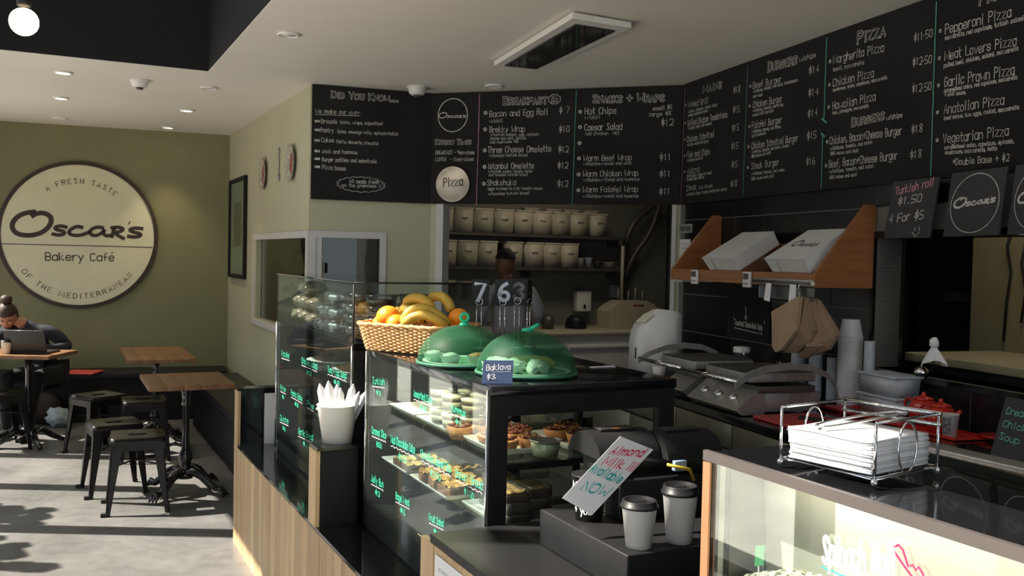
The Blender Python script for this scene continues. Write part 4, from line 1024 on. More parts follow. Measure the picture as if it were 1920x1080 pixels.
c1 = thing('cake_case', 'taller glass case at the far end with an open topped glass tray of tubs', 'display case', (0, 0, 0), AY, 'counter cake cases')
D0, D1 = 3.525, 4.885
frame_case(c1, D0, D1, B0, B1, Z1 + .001, ZC)
MB().box(B0 - .002, B1 + .005, D0 - .004, D1 + .002, ZC - .02, ZC).build('top_slab', 'gloss_black', c1)
MB().box(B0 - .003, B0 + .004, D0, D1, ZC, 1.448).build('tray_front_glass', 'glass_case', c1)
MB().box(B0 + .004, B1 - .02, D0, D0 + .006, ZC, 1.448).build('tray_end_glass', 'glass_case', c1)
MB().box(B0 + .004, B1 - .02, D1 - .006, D1, ZC, 1.448).build('tray_far_glass', 'glass_case', c1)
MB().box(B0 - .006, B1 - .02, D0 - .006, D1, 1.449, 1.457).build('tray_lid_glass', 'glass_top', c1)
mb = MB(); mb.tube([(B0 - .006, D0 - .007, 1.453), (B1 - .02, D0 - .007, 1.453)], .004, 6); mb.tube([(B0 - .007, D0, 1.453), (B0 - .007, D1, 1.453)], .0025, 6); mb.build('tray_lid_edge', 'rubber', c1)
MB().tube([(B0 - .004, D0 - .004, ZC), (B0 - .004, D0 - .004, 1.448)], .004, 6).build('tray_corner_strip', 'rubber', c1)
for z in (1.02, .80): MB().box(B0 + .07, B1 - .05, D0 + .025, D1 - .025, z - .006, z).build('glass_shelf', 'glass', c1)
# green marker on the front glass
def glass_text(t, items, name='green_lettering'):
    mg, mw = MB(), MB(); off = -.0062
    fn = lambda u, z: (B0 + off, u, z)
    for txt, x0, y0, x1, y1, cap, price in items:
        p, q = onB(x0, y0, B0), onB(x1, y1, B0); u0, u1 = p.dot(AV), q.dot(AV); c = cap / FPX * p.y * .99
        text_on(mg, txt, (u0, p.z), (u1, q.z), c, fn, c * .10, gap=1.0)
        n = 12; L_ = [(u0 + (u1 - u0) * i / n, p.z + (q.z - p.z) * i / n - c * .42 + (.10 * c if i % 2 else -.10 * c)) for i in range(n + 1)]
        ribbon(mw, L_, c * .07, fn, 0)
        if price:
            um_ = u0 + (u1 - u0) * .35; zm = p.z + (q.z - p.z) * .35 - c * 1.55
            text_on(mg, price, (um_, zm), (um_ + (u1 - u0) * .28 - .012, zm), c * .7, fn, c * .09, gap=1)
    mg.build(name, 'chalk_green', t); mw.build('white_underlines', 'marker_white', t)
glass_text(c2, [('Turkish', 701, 719, 724, 722, 12, '$3'), ('Assorted Cups', 779, 743, 814, 757, 13, '$5.50'), ('Hummus', 849, 770, 876, 781, 13, '$4'), ('Caramel Slice', 700, 812, 727, 823, 13, '$3.50'),
                ('Mud Chocolate Cake', 736, 829, 781, 850, 15, '$3.50'), ('Florentine Almond Cake', 792, 857, 849, 886, 15, '$3.50'), ('Banana Bread', 858, 893, 908, 918, 16, '$3.50'),
                ('Jelly Bun', 699, 902, 722, 914, 13, '$3'), ('Bagel Meal', 745, 935, 771, 949, 13, '$5'), ('Fruit Salad', 808, 975, 835, 988, 13, '$4')])
glass_text(c1, [('Falafel', 530, 667, 545, 672, 10, ''), ('Chicken Salad', 567.7, 680, 597, 692, 11, '$8'), ('Tuna + Egg Salad', 617, 697, 652, 710, 11, '$8'), ('Rice', 528, 730, 538, 735, 9, '$6'), ('Pasta Bake', 548, 740, 569, 752, 10, '$8'),
                ('Pie', 578, 760, 590, 767, 10, ''), ('Quiche', 527, 787, 543, 794, 10, '$6'), ('Garlic Bread', 562, 813, 589, 826, 11, '$4')])
# ---------------- food inside the cases
def tray(a0, a1, b0, b1, z, label, m='plate_white', grp='white trays in the cake case'):
    t = thing('tray', label, 'tray', AB((a0 + a1) / 2, (b0 + b1) / 2, z + .0012), AY, grp); x, y = (b1 - b0) / 2, (a1 - a0) / 2
    mb = MB(); vs = [(-x * .9, -y * .9, 0), (x * .9, -y * .9, 0), (x * .9, y * .9, 0), (-x * .9, y * .9, 0), (-x, -y, .014), (x, -y, .014), (x, y, .014), (-x, y, .014)]
    vs += [(v[0], v[1], v[2] + .004) for v in vs]
    f = [(3, 2, 1, 0), (8, 9, 10, 11)]
    for i in range(4): j = (i + 1) % 4; f += [(i, j, 4 + j, 4 + i), (8 + j, 8 + i, 12 + i, 12 + j), (4 + i, 4 + j, 12 + j, 12 + i)]
    mb.add(vs, f); mb.build('dish', m, t); return t
def make_tart(label, group):
    t = thing('tart', label, 'tart', (0, 0, 0), 0, group)
    n = 28; vs = []; fs = []
    prof = [(.0001, .0), (.026, .0), (.036, .030), (.0335, .031), (.031, .026), (.0001, .027)]
    for i, (r, z) in enumerate(prof):
        for k in range(n): q = 2 * PI * k / n; e = 1 + (.035 * math.cos(q * 14) if 1 <= i <= 3 else 0); vs.append((r * e * math.cos(q), r * e * math.sin(q), z))
    for i in range(len(prof) - 1):
        for k in range(n): fs.append((i * n + k, i * n + (k + 1) % n, (i + 1) * n + (k + 1) % n, (i + 1) * n + k))
    MB().add(vs, fs, None, True).build('crust', 'pastry', t)
    mb = MB()
    for k in range(9):
        q = k * 2.4; r = .007 * math.sqrt(k); mb.blob(.0085, (r * math.cos(q) * 1.2, r * math.sin(q) * 1.2, .031 + .002 * (k % 3)), (1.3, .7, .6), .3, 1, k, T=Matrix.Rotation(0, 4, 'Z'))
    stuff(mb.build('nut_topping', 'pecan', t)); return t
tart0 = None
def put_tart(a, b, z, label, group, s=1.0):
    global tart0
    P = AB(a, b, z); rz = random.uniform(0, 6)
    if tart0 is None: tart0 = make_tart(label, group); tart0.location = P; c = tart0
    else: c = copy_tree(tart0, None, P, rz, label, group)
    c.scale = (s, s, s); return c
Zt = SH[0] + .0058
tray(2.36, 2.60, 1.13, 1.34, SH[0], 'white tray of pecan tarts nearest the end window on the top shelf')
tray(2.36, 2.60, 1.36, 1.54, SH[0], 'white tray beside the stacked tubs on the top shelf')
tray(2.72, 2.98, 1.12, 1.38, SH[0], 'white tray of layered dessert cups seen through the front glass')
tray(3.00, 3.26, 1.12, 1.38, SH[0], 'white tray at the far end of the top shelf')
gt = 'pecan tarts on the top shelf'
for a, b in ((2.40, 1.175), (2.40001, 1.26), (2.49, 1.17), (2.49001, 1.25), (2.56, 1.30)): put_tart(a, b, Zt, ('nut topped tart at the near front corner of the tray by the end window', 'nut topped tart second from the glass on the near edge of the end tray', 'nut topped tart in the middle of the end tray by the front glass', 'nut topped tart in the middle of the end tray, inner side', 'nut topped tart at the back of the end tray')[[2.40, 2.40001, 2.49, 2.49001, 2.56].index(a)], gt, 1.12)
put_tart(2.415, 1.43, Zt, 'nut topped tart alone on the second tray, next to a lidded tub', gt, 1.12)
for a, b in ((2.50, 1.40), (2.56, 1.47)): put_tart(a, b, Zt, 'nut topped tart ' + ('midway along' if a < 2.53 else 'at the far back corner of') + ' the second tray', gt, 1.12)
for a, b in ((2.64, 1.14), (2.64, 1.23)): put_tart(a, b, SH[0] + .001, ('red nut tart touching the front glass by the hummus lettering' if b < 1.2 else 'red nut tart just behind the one at the front glass'), 'tarts by the front glass', 1.25)
# lidded dip tubs
def tub(P, r, h, fill, label, grp, fillh=.75, name='dip_tub', nest=False):
    t = thing(name, label, 'tub', P, 0, grp)
    MB().lathe([(.0001, .001), (r * .80, .001), (r * .97, h * .93)], 28).build('cup', 'clear_cup', t)
    MB().lathe([(.0001, .003), (r * .77, .003), (r * (.77 + .17 * fillh), h * fillh), (r * .5, h * (fillh + .03)), (.0001, h * (fillh + .01))], 24).build('filling', fill, t)
    MB().lathe([(r * 1.0, h * .90), (r * 1.05, h * .93), (r * 1.04, h * .985), (r * .95, h), (r * .90, h * .95), (.0001, h * .95)], 28).build('lid', 'clear_cup', t); return t
tub(AB(2.318, 1.262, SH[0] + .001), .046, .05, 'dip', 'clear tub of pale dip nearest the end window', 'dip tubs')
tub(AB(2.315, 1.42, SH[0] + .001), .046, .05, 'dip', 'clear tub of pale dip behind the paper sign', 'dip tubs')
# layered dessert cups, two high
k = 0
for a, b in ((2.78, 1.17), (2.78, 1.27), (2.88, 1.17), (2.88, 1.27), (2.69, 1.20), (2.70, 1.30)):
    for lv in range(2):
        P = AB(a, b, SH[0] + .006 + lv * .0585)
        t = thing('dessert_cup', ('lower ', 'upper ')[lv] + 'layered dessert cup of the ' + ('near front', 'near back', 'middle front', 'middle back', 'nearest front', 'nearest back')[k] + ' pair on the top shelf', 'dessert', P, 0, 'layered dessert cups')
        MB().lathe([(.0001, .001), (.031, .001), (.040, .052), (.042, .053), (.040, .057), (.0001, .0575)], 20).build('plastic_cup', 'glass', t)
        for z0, z1, mm in ((.003, .016, 'choc_layer'), (.0165, .030, 'cream'), (.0305, .040, 'choc_layer'), (.0405, .049, 'cream')):
            MB().lathe([(.0001, z0), (.0305 + z0 * .16, z0), (.0305 + z1 * .16, z1), (.0001, z1)], 18).build('layer', mm, t)
    k += 1
# wrapped brown slabs
def slab_cake(P, rz, sx, sy, h, label, grp, m='cake_brown', wrap=True, top='cake_gold'):
    t = thing('cake_slice', label, 'cake', P, rz, grp)
    MB().box(-sx, sx, -sy, sy, 0, h * .75, None, .004).build('sponge', m, t)
    mb = MB(); bm = bmesh.new(); bmesh.ops.create_grid(bm, x_segments=10, y_segments=8, size=1)
    for v in bm.verts: v.co = V3((v.co.x * sx * .97, v.co.y * sy * .97, h * .75 + .002 + abs(noise.noise(V3((v.co.x * 4 + P[0] * 9, v.co.y * 4, h)))) * h * .5))
    mb.frombm(bm, None, True); mb.build('topping', top, t)
    if wrap:
        bm = bmesh.new(); bmesh.ops.create_cube(bm, size=2); bmesh.ops.subdivide_edges(bm, edges=bm.edges[:], cuts=4, use_grid_fill=True)
        for v in bm.verts: k_ = 1.05 + .05 * noise.noise(v.co * 3 + V3((P[0] * 5, 0, 0))); v.co = V3((v.co.x * sx * k_, v.co.y * sy * k_, max(-.0005, h * .5 + v.co.z * h * .56 * k_)))
        mb = MB(); mb.frombm(bm, None, True); mb.build('cling_wrap', 'wrap', t)
    return t
gb = 'wrapped brown slices on the middle shelf'
tray(2.33, 2.60, 1.13, 1.32, SH[1], 'white tray under the wrapped brown slices on the middle shelf')
for lv in range(3):
    for k, (a, b) in enumerate(((2.38, 1.185), (2.40, 1.265), (2.53, 1.225))):
        slab_cake(AB(a, b, SH[1] + .006 + lv * .0345), AY + random.uniform(-.08, .08), .036, .056, .030, ('bottom', 'middle', 'top')[lv] + ' wrapped brown slice in the ' + ('pile at the end window by the front glass', 'pile at the end window, inner side', 'pile behind the other two')[k], gb, 'cake_brown', True, 'cake_gold' if lv == 2 else 'cake_brown')
gs = 'nut slices behind the almond cake lettering'
tray(2.66, 2.98, 1.10, 1.36, SH[1], 'white tray of flaked nut slices on the middle shelf')
for a in (2.72, 2.82, 2.92):
    for b in (1.15, 1.23, 1.31): slab_cake(AB(a, b, SH[1] + .006), AY + random.uniform(-.3, .3), .035, .044, .040, 'flaked nut slice in the ' + {2.72: 'near', 2.82: 'middle', 2.92: 'far'}[a] + ' row, ' + {1.15: 'next to the front glass', 1.23: 'centre column', 1.31: 'back column'}[b], gs, 'cake_brown', False, 'cake_gold')
tray(3.02, 3.28, 1.10, 1.36, SH[1], 'white tray of pale caramel squares behind the caramel lettering')
for a in (3.08, 3.17): 
    for b in (1.15, 1.24): slab_cake(AB(a, b, SH[1] + .006), AY, .033, .038, .03, 'pale caramel square ' + ('nearer' if a < 3.1 else 'farther') + ' along the tray, ' + ('front' if b < 1.2 else 'back') + ' row', 'caramel squares', 'choc_layer', False, 'custard')
# bottom shelf: kraft tray with glazed rings
t = thing('kraft_tray', 'open kraft paper tray of glazed ring buns on the bottom shelf', 'tray', AB(2.62, 1.21, SH[2]), AY)
mb = MB(); mb.box(-.12, .12, -.17, .17, -.004, -.002); mb.build('sheet', mat('kraft_pale', (.60, .46, .20), .7), t)
mb = MB(); mb.slab((-.12, -.17, -.002), (.12, -.17, -.002), (.13, -.20, .03), (-.13, -.20, .03), -.002); mb.slab((-.12, .17, -.002), (-.12, -.17, -.002), (-.15, -.17, .03), (-.15, .17, .03), -.002); mb.slab((.12, -.17, -.002), (.12, .17, -.002), (.14, .17, .04), (.14, -.17, .04), -.002)
mb.build('folded_sides', bpy.data.materials['kraft_pale'], t)
for i, (a, b) in enumerate(((2.52, 1.15), (2.52, 1.25), (2.62, 1.16), (2.63, 1.27), (2.73, 1.17), (2.73, 1.27))):
    t = thing('ring_bun', ('near front', 'near back', 'middle front', 'middle back', 'far front', 'far back')[i] + ' glazed ring bun in the kraft paper tray', 'bun', AB(a, b, SH[2] + .0145), i, 'glazed ring buns')
    MB().tube([(.030 * math.cos(q * PI / 9), .030 * math.sin(q * PI / 9), 0) for q in range(18)], .0155, 10, None, True).build('dough', 'pastry', t)
    MB().tube([(.030 * math.cos(q * PI / 9), .030 * math.sin(q * PI / 9), .006) for q in range(18)], .0125, 8, None, True).build('glaze', 'custard' if i % 2 else 'cream', t)
for a in (2.36, 2.42): slab_cake(AB(a, 1.5, SH[2] + .0), AY, .03, .024, .07, 'plain cake wedge low in the near case, ' + ('nearer the end window' if a < 2.4 else 'behind the other wedge'), 'cake wedges', 'pastry', True, 'cream')
# far case contents
gk = 'salad platters in the far case'
for i, (a, z, fill, lab) in enumerate(((3.75, 1.02, 'salad_green', 'green salad platter nearest in the upper shelf of the far case'), (4.15, 1.02, 'cake_gold', 'pastry platter in the middle of the upper shelf of the far case'),
                                       (4.6, 1.02, 'pecan', 'red pepper platter at the far end of the upper shelf'), (3.85, .80, 'custard', 'pale platter nearest on the lower shelf of the far case'), (4.4, .80, 'muesli', 'brown platter further along the lower shelf of the far case'))):
    t = thing('platter', lab, 'platter', AB(a, 1.30, z + .001), AY, gk)
    MB().lathe([(.0001, 0), (.10, 0), (.155, .014), (.15, .016), (.10, .004), (.0001, .004)], 32).build('plate', 'plate_white', t)
    MB().blob(.11, (0, 0, .014), (1, 1, .38), .35, 3, i, fr=16, zmin=.0045).build('food', fill, t)
# tubs in the open tray: nut mix bags, meringues, round tubs of jelly
gm = 'round tubs in the glass tray'
for j, (a, b) in enumerate(((3.80, 1.17), (3.62, 1.20), (3.66, 1.36), (3.84, 1.33))):
    for lv in range(4 if j < 3 else 3):
        tub(AB(a, b, ZC + .001 + lv * .047), .070, .046, ('choc_layer', 'satin_black', 'grout')[(j + lv) % 3], ('bottom', 'second', 'third', 'top')[lv] + ' clear round tub in the ' + ('stack by the front glass', 'stack at the tray corner', 'back stack by the tray corner', 'inner stack')[j], gm, .55, 'round_tub')
for j, a in enumerate((4.02, 4.20)):
    for lv in range(3 if j == 0 else 2):
        t = thing('meringue_tub', ('bottom', 'middle', 'top')[lv] + ' clear tub of white meringues in the ' + ('nearer', 'farther') [j] + ' meringue stack', 'tub', AB(a, 1.16, ZC + .001 + lv * .062), AY, 'meringue tubs')
        MB().box(-.07, .07, -.075, .075, 0, .058, None, .008).build('cup', 'clear_cup', t)
        mb = MB(); rr = random.Random(j * 7 + lv)
        for q in range(12): mb.blob(.019, (-.045 + .03 * (q % 4), -.045 + .04 * (q // 4), .024 + rr.uniform(0, .010)), (1, 1, .8), .3, 1, q)
        stuff(mb.build('meringues', 'marshmallow', t))
for j, (a, b) in enumerate(((4.42, 1.17), (4.60, 1.17), (4.77, 1.18), (4.55, 1.33))):
    for lv in range((2, 3, 2, 2)[j]):
        t = thing('nut_mix_bag', ('bottom', 'middle', 'top')[lv] + ' clear bag of nut mix in the pile ' + ('next to the meringues', 'halfway to the tray end', 'at the far tray end', 'at the back of the tray')[j], 'bag', AB(a, b, ZC + .001 + lv * .070), AY + j, 'nut mix bags')
        MB().blob(.075, (0, 0, .036), (1, .9, .45), .25, 3, j + lv, zmin=.003).build('nut_mix', 'muesli', t)
        MB().blob(.078, (0, 0, .037), (1.02, .92, .46), .2, 3, j + lv, zmin=.0005).build('clear_bag', 'wrap', t)
# ---------------- on top of the near case
ZT = ZC + .0008
# wicker basket
BC = V3((-.337, 3.41, ZT)); BR = math.radians(-32)
t = thing('wicker_basket', 'oblong woven wicker basket of oranges and bananas on the near cake case', 'basket', BC, BR)
def rr_pt(q, hx, hy, r):                       # point on a rounded rectangle, q in 0..1
    L1, L2, La = 2 * (hx - r), 2 * (hy - r), PI * r / 2; tot = 2 * L1 + 2 * L2 + 4 * La; d = (q % 1) * tot
    for k, (l, isarc) in enumerate(((L1, 0), (La, 1), (L2, 0), (La, 1), (L1, 0), (La, 1), (L2, 0), (La, 1))):
        if d <= l: break
        d -= l
    c = [(1, -1), (1, 1), (-1, 1), (-1, -1)][(k // 2)]
    if isarc:
        a_ = -PI / 2 + (k // 2) * PI / 2 + d / r
        return V3((c[0] * (hx - r) + r * math.cos(a_), c[1] * (hy - r) + r * math.sin(a_), 0)), V3((math.cos(a_), math.sin(a_), 0))
    n_ = [V3((0, -1, 0)), V3((1, 0, 0)), V3((0, 1, 0)), V3((-1, 0, 0))][k // 2]; tn = [V3((1, 0, 0)), V3((0, 1, 0)), V3((-1, 0, 0)), V3((0, -1, 0))][k // 2]
    st_ = [V3((-(hx - r), -hy, 0)), V3((hx, -(hy - r), 0)), V3(((hx - r), hy, 0)), V3((-hx, (hy - r), 0))][k // 2]
    return st_ + tn * d, n_
NST = 60; BH = .098
def bsz(z): k = z / BH; return .172 + .022 * k, .118 + .020 * k
mb = MB()
for row in range(15):
    z = .005 + row * .0060; hx, hy = bsz(z); pts = []
    for i in range(NST * 4):
        p, n_ = rr_pt(i / (NST * 4), hx, hy, .05); s_ = math.sin(i * PI / 4 + (PI if row % 2 else 0) + .4); pts.append(p + n_ * .0034 * s_ + V3((0, 0, z)))
    mb.tube(pts, .0031, 5, None, True)
mb.sm = [True] * len(mb.f); stuff(mb.build('weave', 'wicker', t))
mb = MB()
for i in range(NST):
    p0, n_ = rr_pt((i + .25) / NST, *bsz(0), .05); p1, _ = rr_pt((i + .25) / NST, *bsz(BH), .05); mb.tube([p0, p1 + V3((0, 0, BH))], .0026, 5)
stuff(mb.build('stakes', 'wicker', t))
pts = [rr_pt(i / 90, *bsz(BH), .05)[0] + V3((0, 0, BH)) for i in range(90)]
MB().tube(pts, .006, 8, None, True).build('rim', 'wicker', t)
for s_ in (0, 1): MB().tube([p + V3((.0055 * math.cos(i * .9 + s_ * PI), .0055 * math.cos(i * .9 + s_ * PI), .0055 * math.sin(i * .9 + s_ * PI))) for i, p in enumerate(pts)], .0035, 6, None, True).build('braided_edge', 'wicker', t)
MB().prism([tuple(rr_pt(i / 40, .170, .116, .05)[0][:2]) for i in range(40)], .0, .005).build('base', 'wicker', t)
TB = frame(BC, BR)
def orange(x, y, z, lab, r=.040, m='orange_peel'):
    t = thing('orange', lab, 'orange', TB @ V3((x, y, z)), x * 40, 'oranges in the basket')
    MB().blob(r, sub=3, sc_=(1, 1, .95)).build('peel', m, t)
    MB().lathe([(.0001, r * .955), (.004, r * .95), (.005, r * .93)], 8).build('stem_button', 'banana_tip', t)
orange(-.135, -.05, .092, 'orange at the far left corner of the basket, touching the woven rim', .036)
orange(-.10, -.055, .120, 'big sunlit orange at the front of the basket', .045)
orange(-.115, .03, .118, 'paler orange behind the big sunlit one', .040, mat('orange_pale', (.95, .48, .06), .42, bump=.2, bscale=180))
orange(-.045, -.075, .098, 'orange low in the basket between the big one and the bananas', .038)
orange(-.03, -.02, .055, 'orange buried under the bananas in the basket', .042)
orange(.145, .045, .125, 'orange at the right end of the basket above the first green cover', .038)
orange(.12, -.03, .060, 'orange under the banana tips in the basket', .040)
def banana(pts, lab, r=.0175):
    t = thing('banana', lab, 'banana', BC, BR, 'bananas in the basket'); P = chaikin3([V3(p) for p in pts]); n = len(P)
    rad = [r * (.35 + .65 * math.sin(min(1, (i + .6) / (n * .22)) * PI / 2) * math.sin(min(1, (n - i - .4) / (n * .20)) * PI / 2)) for i in range(n)]
    MB().tube(P, rad, 6).build('skin', 'banana_skin', t)
    d = (P[0] - P[1]).normalized(); MB().tube([P[0] - d * .002, P[0] + d * .018], [r * .36, r * .30], 6).build('stalk', 'banana_tip', t)
    d = (P[-1] - P[-2]).normalized(); MB().tube([P[-1] - d * .002, P[-1] + d * .005], [r * .34, r * .2], 6).build('tip', 'banana_tip', t)
def chaikin3(p, it=2):
    for _ in range(it):
        q = [p[0]]
        for a_, b_ in zip(p, p[1:]): q += [a_ * .75 + b_ * .25, a_ * .25 + b_ * .75]
        q.append(p[-1]); p = q
    return p
banana([(-.085, .02, .165), (-.04, .015, .195), (.02, .01, .185), (.06, .0, .150)], 'greenish banana on top of the left bunch', .020)
banana([(-.080, .0, .150), (-.045, -.01, .150), (.0, -.015, .135), (.04, -.02, .11)], 'banana just below the top one of the left bunch', .020)
banana([(.00, .06, .190), (.05, .055, .205), (.09, .05, .185), (.115, .04, .15)], 'banana at the back, highest of the right bunch', .019)
banana([(.0, -.10, .105), (.02, -.085, .150), (.06, -.06, .165), (.12, -.04, .135), (.155, -.03, .10)], 'speckled banana arching over the basket front', .020)
banana([(.015, -.115, .10), (.045, -.10, .130), (.09, -.085, .142), (.14, -.07, .120), (.165, -.05, .095)], 'sunlit banana lowest at the front of the basket', .019)
# green mesh food covers
def dome(a, b, r, h, lab, ringrot, grp='green mesh food covers'):
    t = thing('food_cover', lab, 'food cover', AB(a, b, ZT), AY, grp)
    prof = [(r * math.cos(q * PI / 24), .012 + h * math.sin(q * PI / 24)) for q in range(0, 13)]; prof[-1] = (.0001, prof[-1][1])
    MB().lathe(prof, 56).build('mesh_dome', 'net_green', t)
    MB().tube([(r * math.cos(i * PI / 24), r * math.sin(i * PI / 24), .009) for i in range(48)], .0055, 8, None, True).build('rim', 'mesh_green', t)
    T = Matrix.Translation((0, 0, h + .012)) @ Matrix.Rotation(ringrot[0], 4, 'Z') @ Matrix.Rotation(ringrot[1], 4, 'Y')
    hd = MB().lathe([(.018, 0), (.016, .006), (.008, .010), (.0001, .010)], 20, Matrix.Translation((0, 0, h + .010))).build('handle_base', 'green_handle', t)
    MB().tube([(0, .0125 * math.sin(i * PI / 12), .024 + .0125 * math.cos(i * PI / 12)) for i in range(24)], .0052, 8, T, True).build('handle_ring', 'green_handle', t)
    return t
dome(2.755, 1.194, .149, .116, 'green mesh food cover next to the fruit basket, upright ring handle', (-AY + PI / 2 , 0))
dome(2.461, 1.27, .149, .120, 'green mesh food cover nearest the price card, ring handle folded over', (-AY, 1.05))
for a, b, lab in ((2.755, 1.194, 'round white plate of paper cased cakes under the first green cover'), (2.461, 1.27, 'round white plate of wrapped pastries under the green cover by the price card')):
    t = thing('plate', lab, 'plate', AB(a, b, ZT), 0, 'plates under the green covers')
    MB().lathe([(.0001, .0), (.09, .0), (.134, .013), (.132, .016), (.09, .005), (.0001, .005)], 48).build('dish', 'plate_white', t)
for i, (a, b) in enumerate(((2.78, 1.10), (2.70, 1.125), (2.675, 1.205))):
    t = thing('paper_case_cake', ('leftmost', 'middle', 'rightmost')[i] + ' small cake in a pleated paper case under the first green cover', 'cake', AB(a, b, ZT + .0085), i, 'cakes under the first green cover')
    n = 40; vs = []; fs = []
    for z, r in ((0, .020), (.028, .031)):
        for k in range(n): q = 2 * PI * k / n; rr_ = r * (1 + (.06 if k % 2 else -.06)); vs.append((rr_ * math.cos(q), rr_ * math.sin(q), z))
    for k in range(n): fs.append((k, (k + 1) % n, n + (k + 1) % n, n + k))
    MB().add(vs, fs).build('paper_case', 'cake_paper', t); MB().blob(.027, (0, 0, .026), (1, 1, .45), .1, 2).build('sponge', 'cake_paper' if i < 2 else 'pastry', t)
for i, (a, b) in enumerate(((2.70, 1.268), (2.765, 1.275))): slab_cake(AB(a, b, ZT + .0085), AY, .035, .022, .026, ('nearer', 'farther')[i] + ' nut slice on the plate under the first green cover', 'slices under the first green cover', 'cake_brown', False, 'cake_gold')
for i, (a, b) in enumerate(((2.42, 1.195), (2.38, 1.265), (2.48, 1.185))):
    t = thing('wrapped_pastry', ('middle', 'nearest', 'leftmost')[i] + ' pastry in crinkled wrap on the plate by the price card', 'pastry', AB(a, b, ZT + .009), i * 1.3, 'wrapped pastries under the second green cover')
    MB().blob(.034, (0, 0, .020), (1.2, .8, .62), .15, 2, i, zmin=.001).build('pastry', 'pastry', t); MB().blob(.038, (0, 0, .021), (1.25, .85, .62), .4, 3, i, fr=18, zmin=.0002).build('crinkled_wrap', 'cake_paper', t)
t = thing('bread_stick', 'long yellow bread roll lying under the green cover by the price card', 'bread', AB(2.50, 1.305, ZT + .0095), AY - .35)
MB().tube([(-.075, 0, .018), (-.05, 0, .021), (0, 0, .023), (.05, 0, .021), (.075, 0, .017)], [.009, .019, .022, .019, .009], 14).build('crust', 'custard', t)
# price card
P = onY(932, 711, 2.555)
t = thing('price_card', 'small blue black card reading Baklava $3 in front of the green cover', 'price card', (P.x, P.y, ZT), math.radians(8))
mb = MB(); w_, h_ = .042, .062; mb.slab((-w_, 0, 0), (w_, 0, 0), (w_ + .006, .022, h_), (-w_ + .006, .022, h_), -.0025); mb.build('card', 'card_blue', t)
mb.__init__(); mb.slab((-w_ * .6, .03, 0), (w_ * .6, .03, 0), (w_ * .6, .020, h_ * .8), (-w_ * .6, .020, h_ * .8), -.001); mb.build('card_leg', 'card_blue', t)
fn = lambda u, v: (-w_ + u * 2 * w_ + .006 * v, .022 * v - .0012, h_ * v)
mb = MB(); text_on(mb, 'Baklava', (.12, .56), (.90, .62), .24, fn, .026); text_on(mb, '$3.', (.16, .20), (.46, .22), .20, fn, .026); ribbon(mb, [(.30, .50), (.92, .53)], .012, fn); mb.build('lettering', 'marker_white', t)
P = onZ(1130, 688, ZT)
tag(MB().box(-.045, .045, -.010, .010, 0, .0015).build('paper_slip', 'paper_white', None, (P.x, P.y, ZT), (0, 0, .5)), 'small white slip lying behind the green covers on the black case top', 'slip')
# table numbers on chrome stands
for i, (px, num, lab, wpx, dim, dY) in enumerate(((901, '7', 'table number card 7 on chrome clip stand, standing apart', 32, 0, 0), (945, '6', 'table number card 6 on chrome clip stand beside the grey 3', 34, 0, 0), (972, '3', 'table number card with a grey 3 partly behind the 6', 34, 1, .05), (993, '', 'blank dark number card turned edge on behind the 3', 16, 2, .10))):
    P = onY(px, 550, 3.52 + dY); t = thing('table_number', lab, 'table number', (P.x, P.y, ZT), math.radians((3, 8, 10, 55)[i]), 'table number stands')
    zc = P.z - ZT + (.0, .0, .003, -.002)[i]
    MB().lathe([(.0001, .0), (.030, .0), (.032, .004), (.030, .008), (.0001, .010)], 24).build('weighted_base', 'chrome', t)
    mb = MB(); x_ = -.004; mb.tube([(x_ - .009, 0, .008), (x_ - .009, 0, zc - .042)], .0022, 6); mb.tube([(x_ + .009, 0, .008), (x_ + .009, 0, zc - .042)], .0022, 6); mb.build('rod', 'chrome', t)
    MB().tube([(x_ + .013 * math.cos(q * PI / 10), -.004, zc - .032 + .013 * math.sin(q * PI / 10)) for q in range(20)], .0016, 6, None, True).build('clip_ring', 'chrome', t)
    hw = wpx / 2 / FPX * P.y; MB().box(-hw, hw, -.0012, .0012, zc - .048, zc + .052).build('card', 'satin_black', t)
    if num: mb = MB(); text_on(mb, num, (-.017, zc - .026), (.017, zc - .026), .062, lambda a_, b_: (a_, -.0021, b_), .0135, jit=0); mb.build('numeral', mat('numeral_%s' % num, (.62, .70, .85) if not dim else (.22, .22, .24), .6), t)
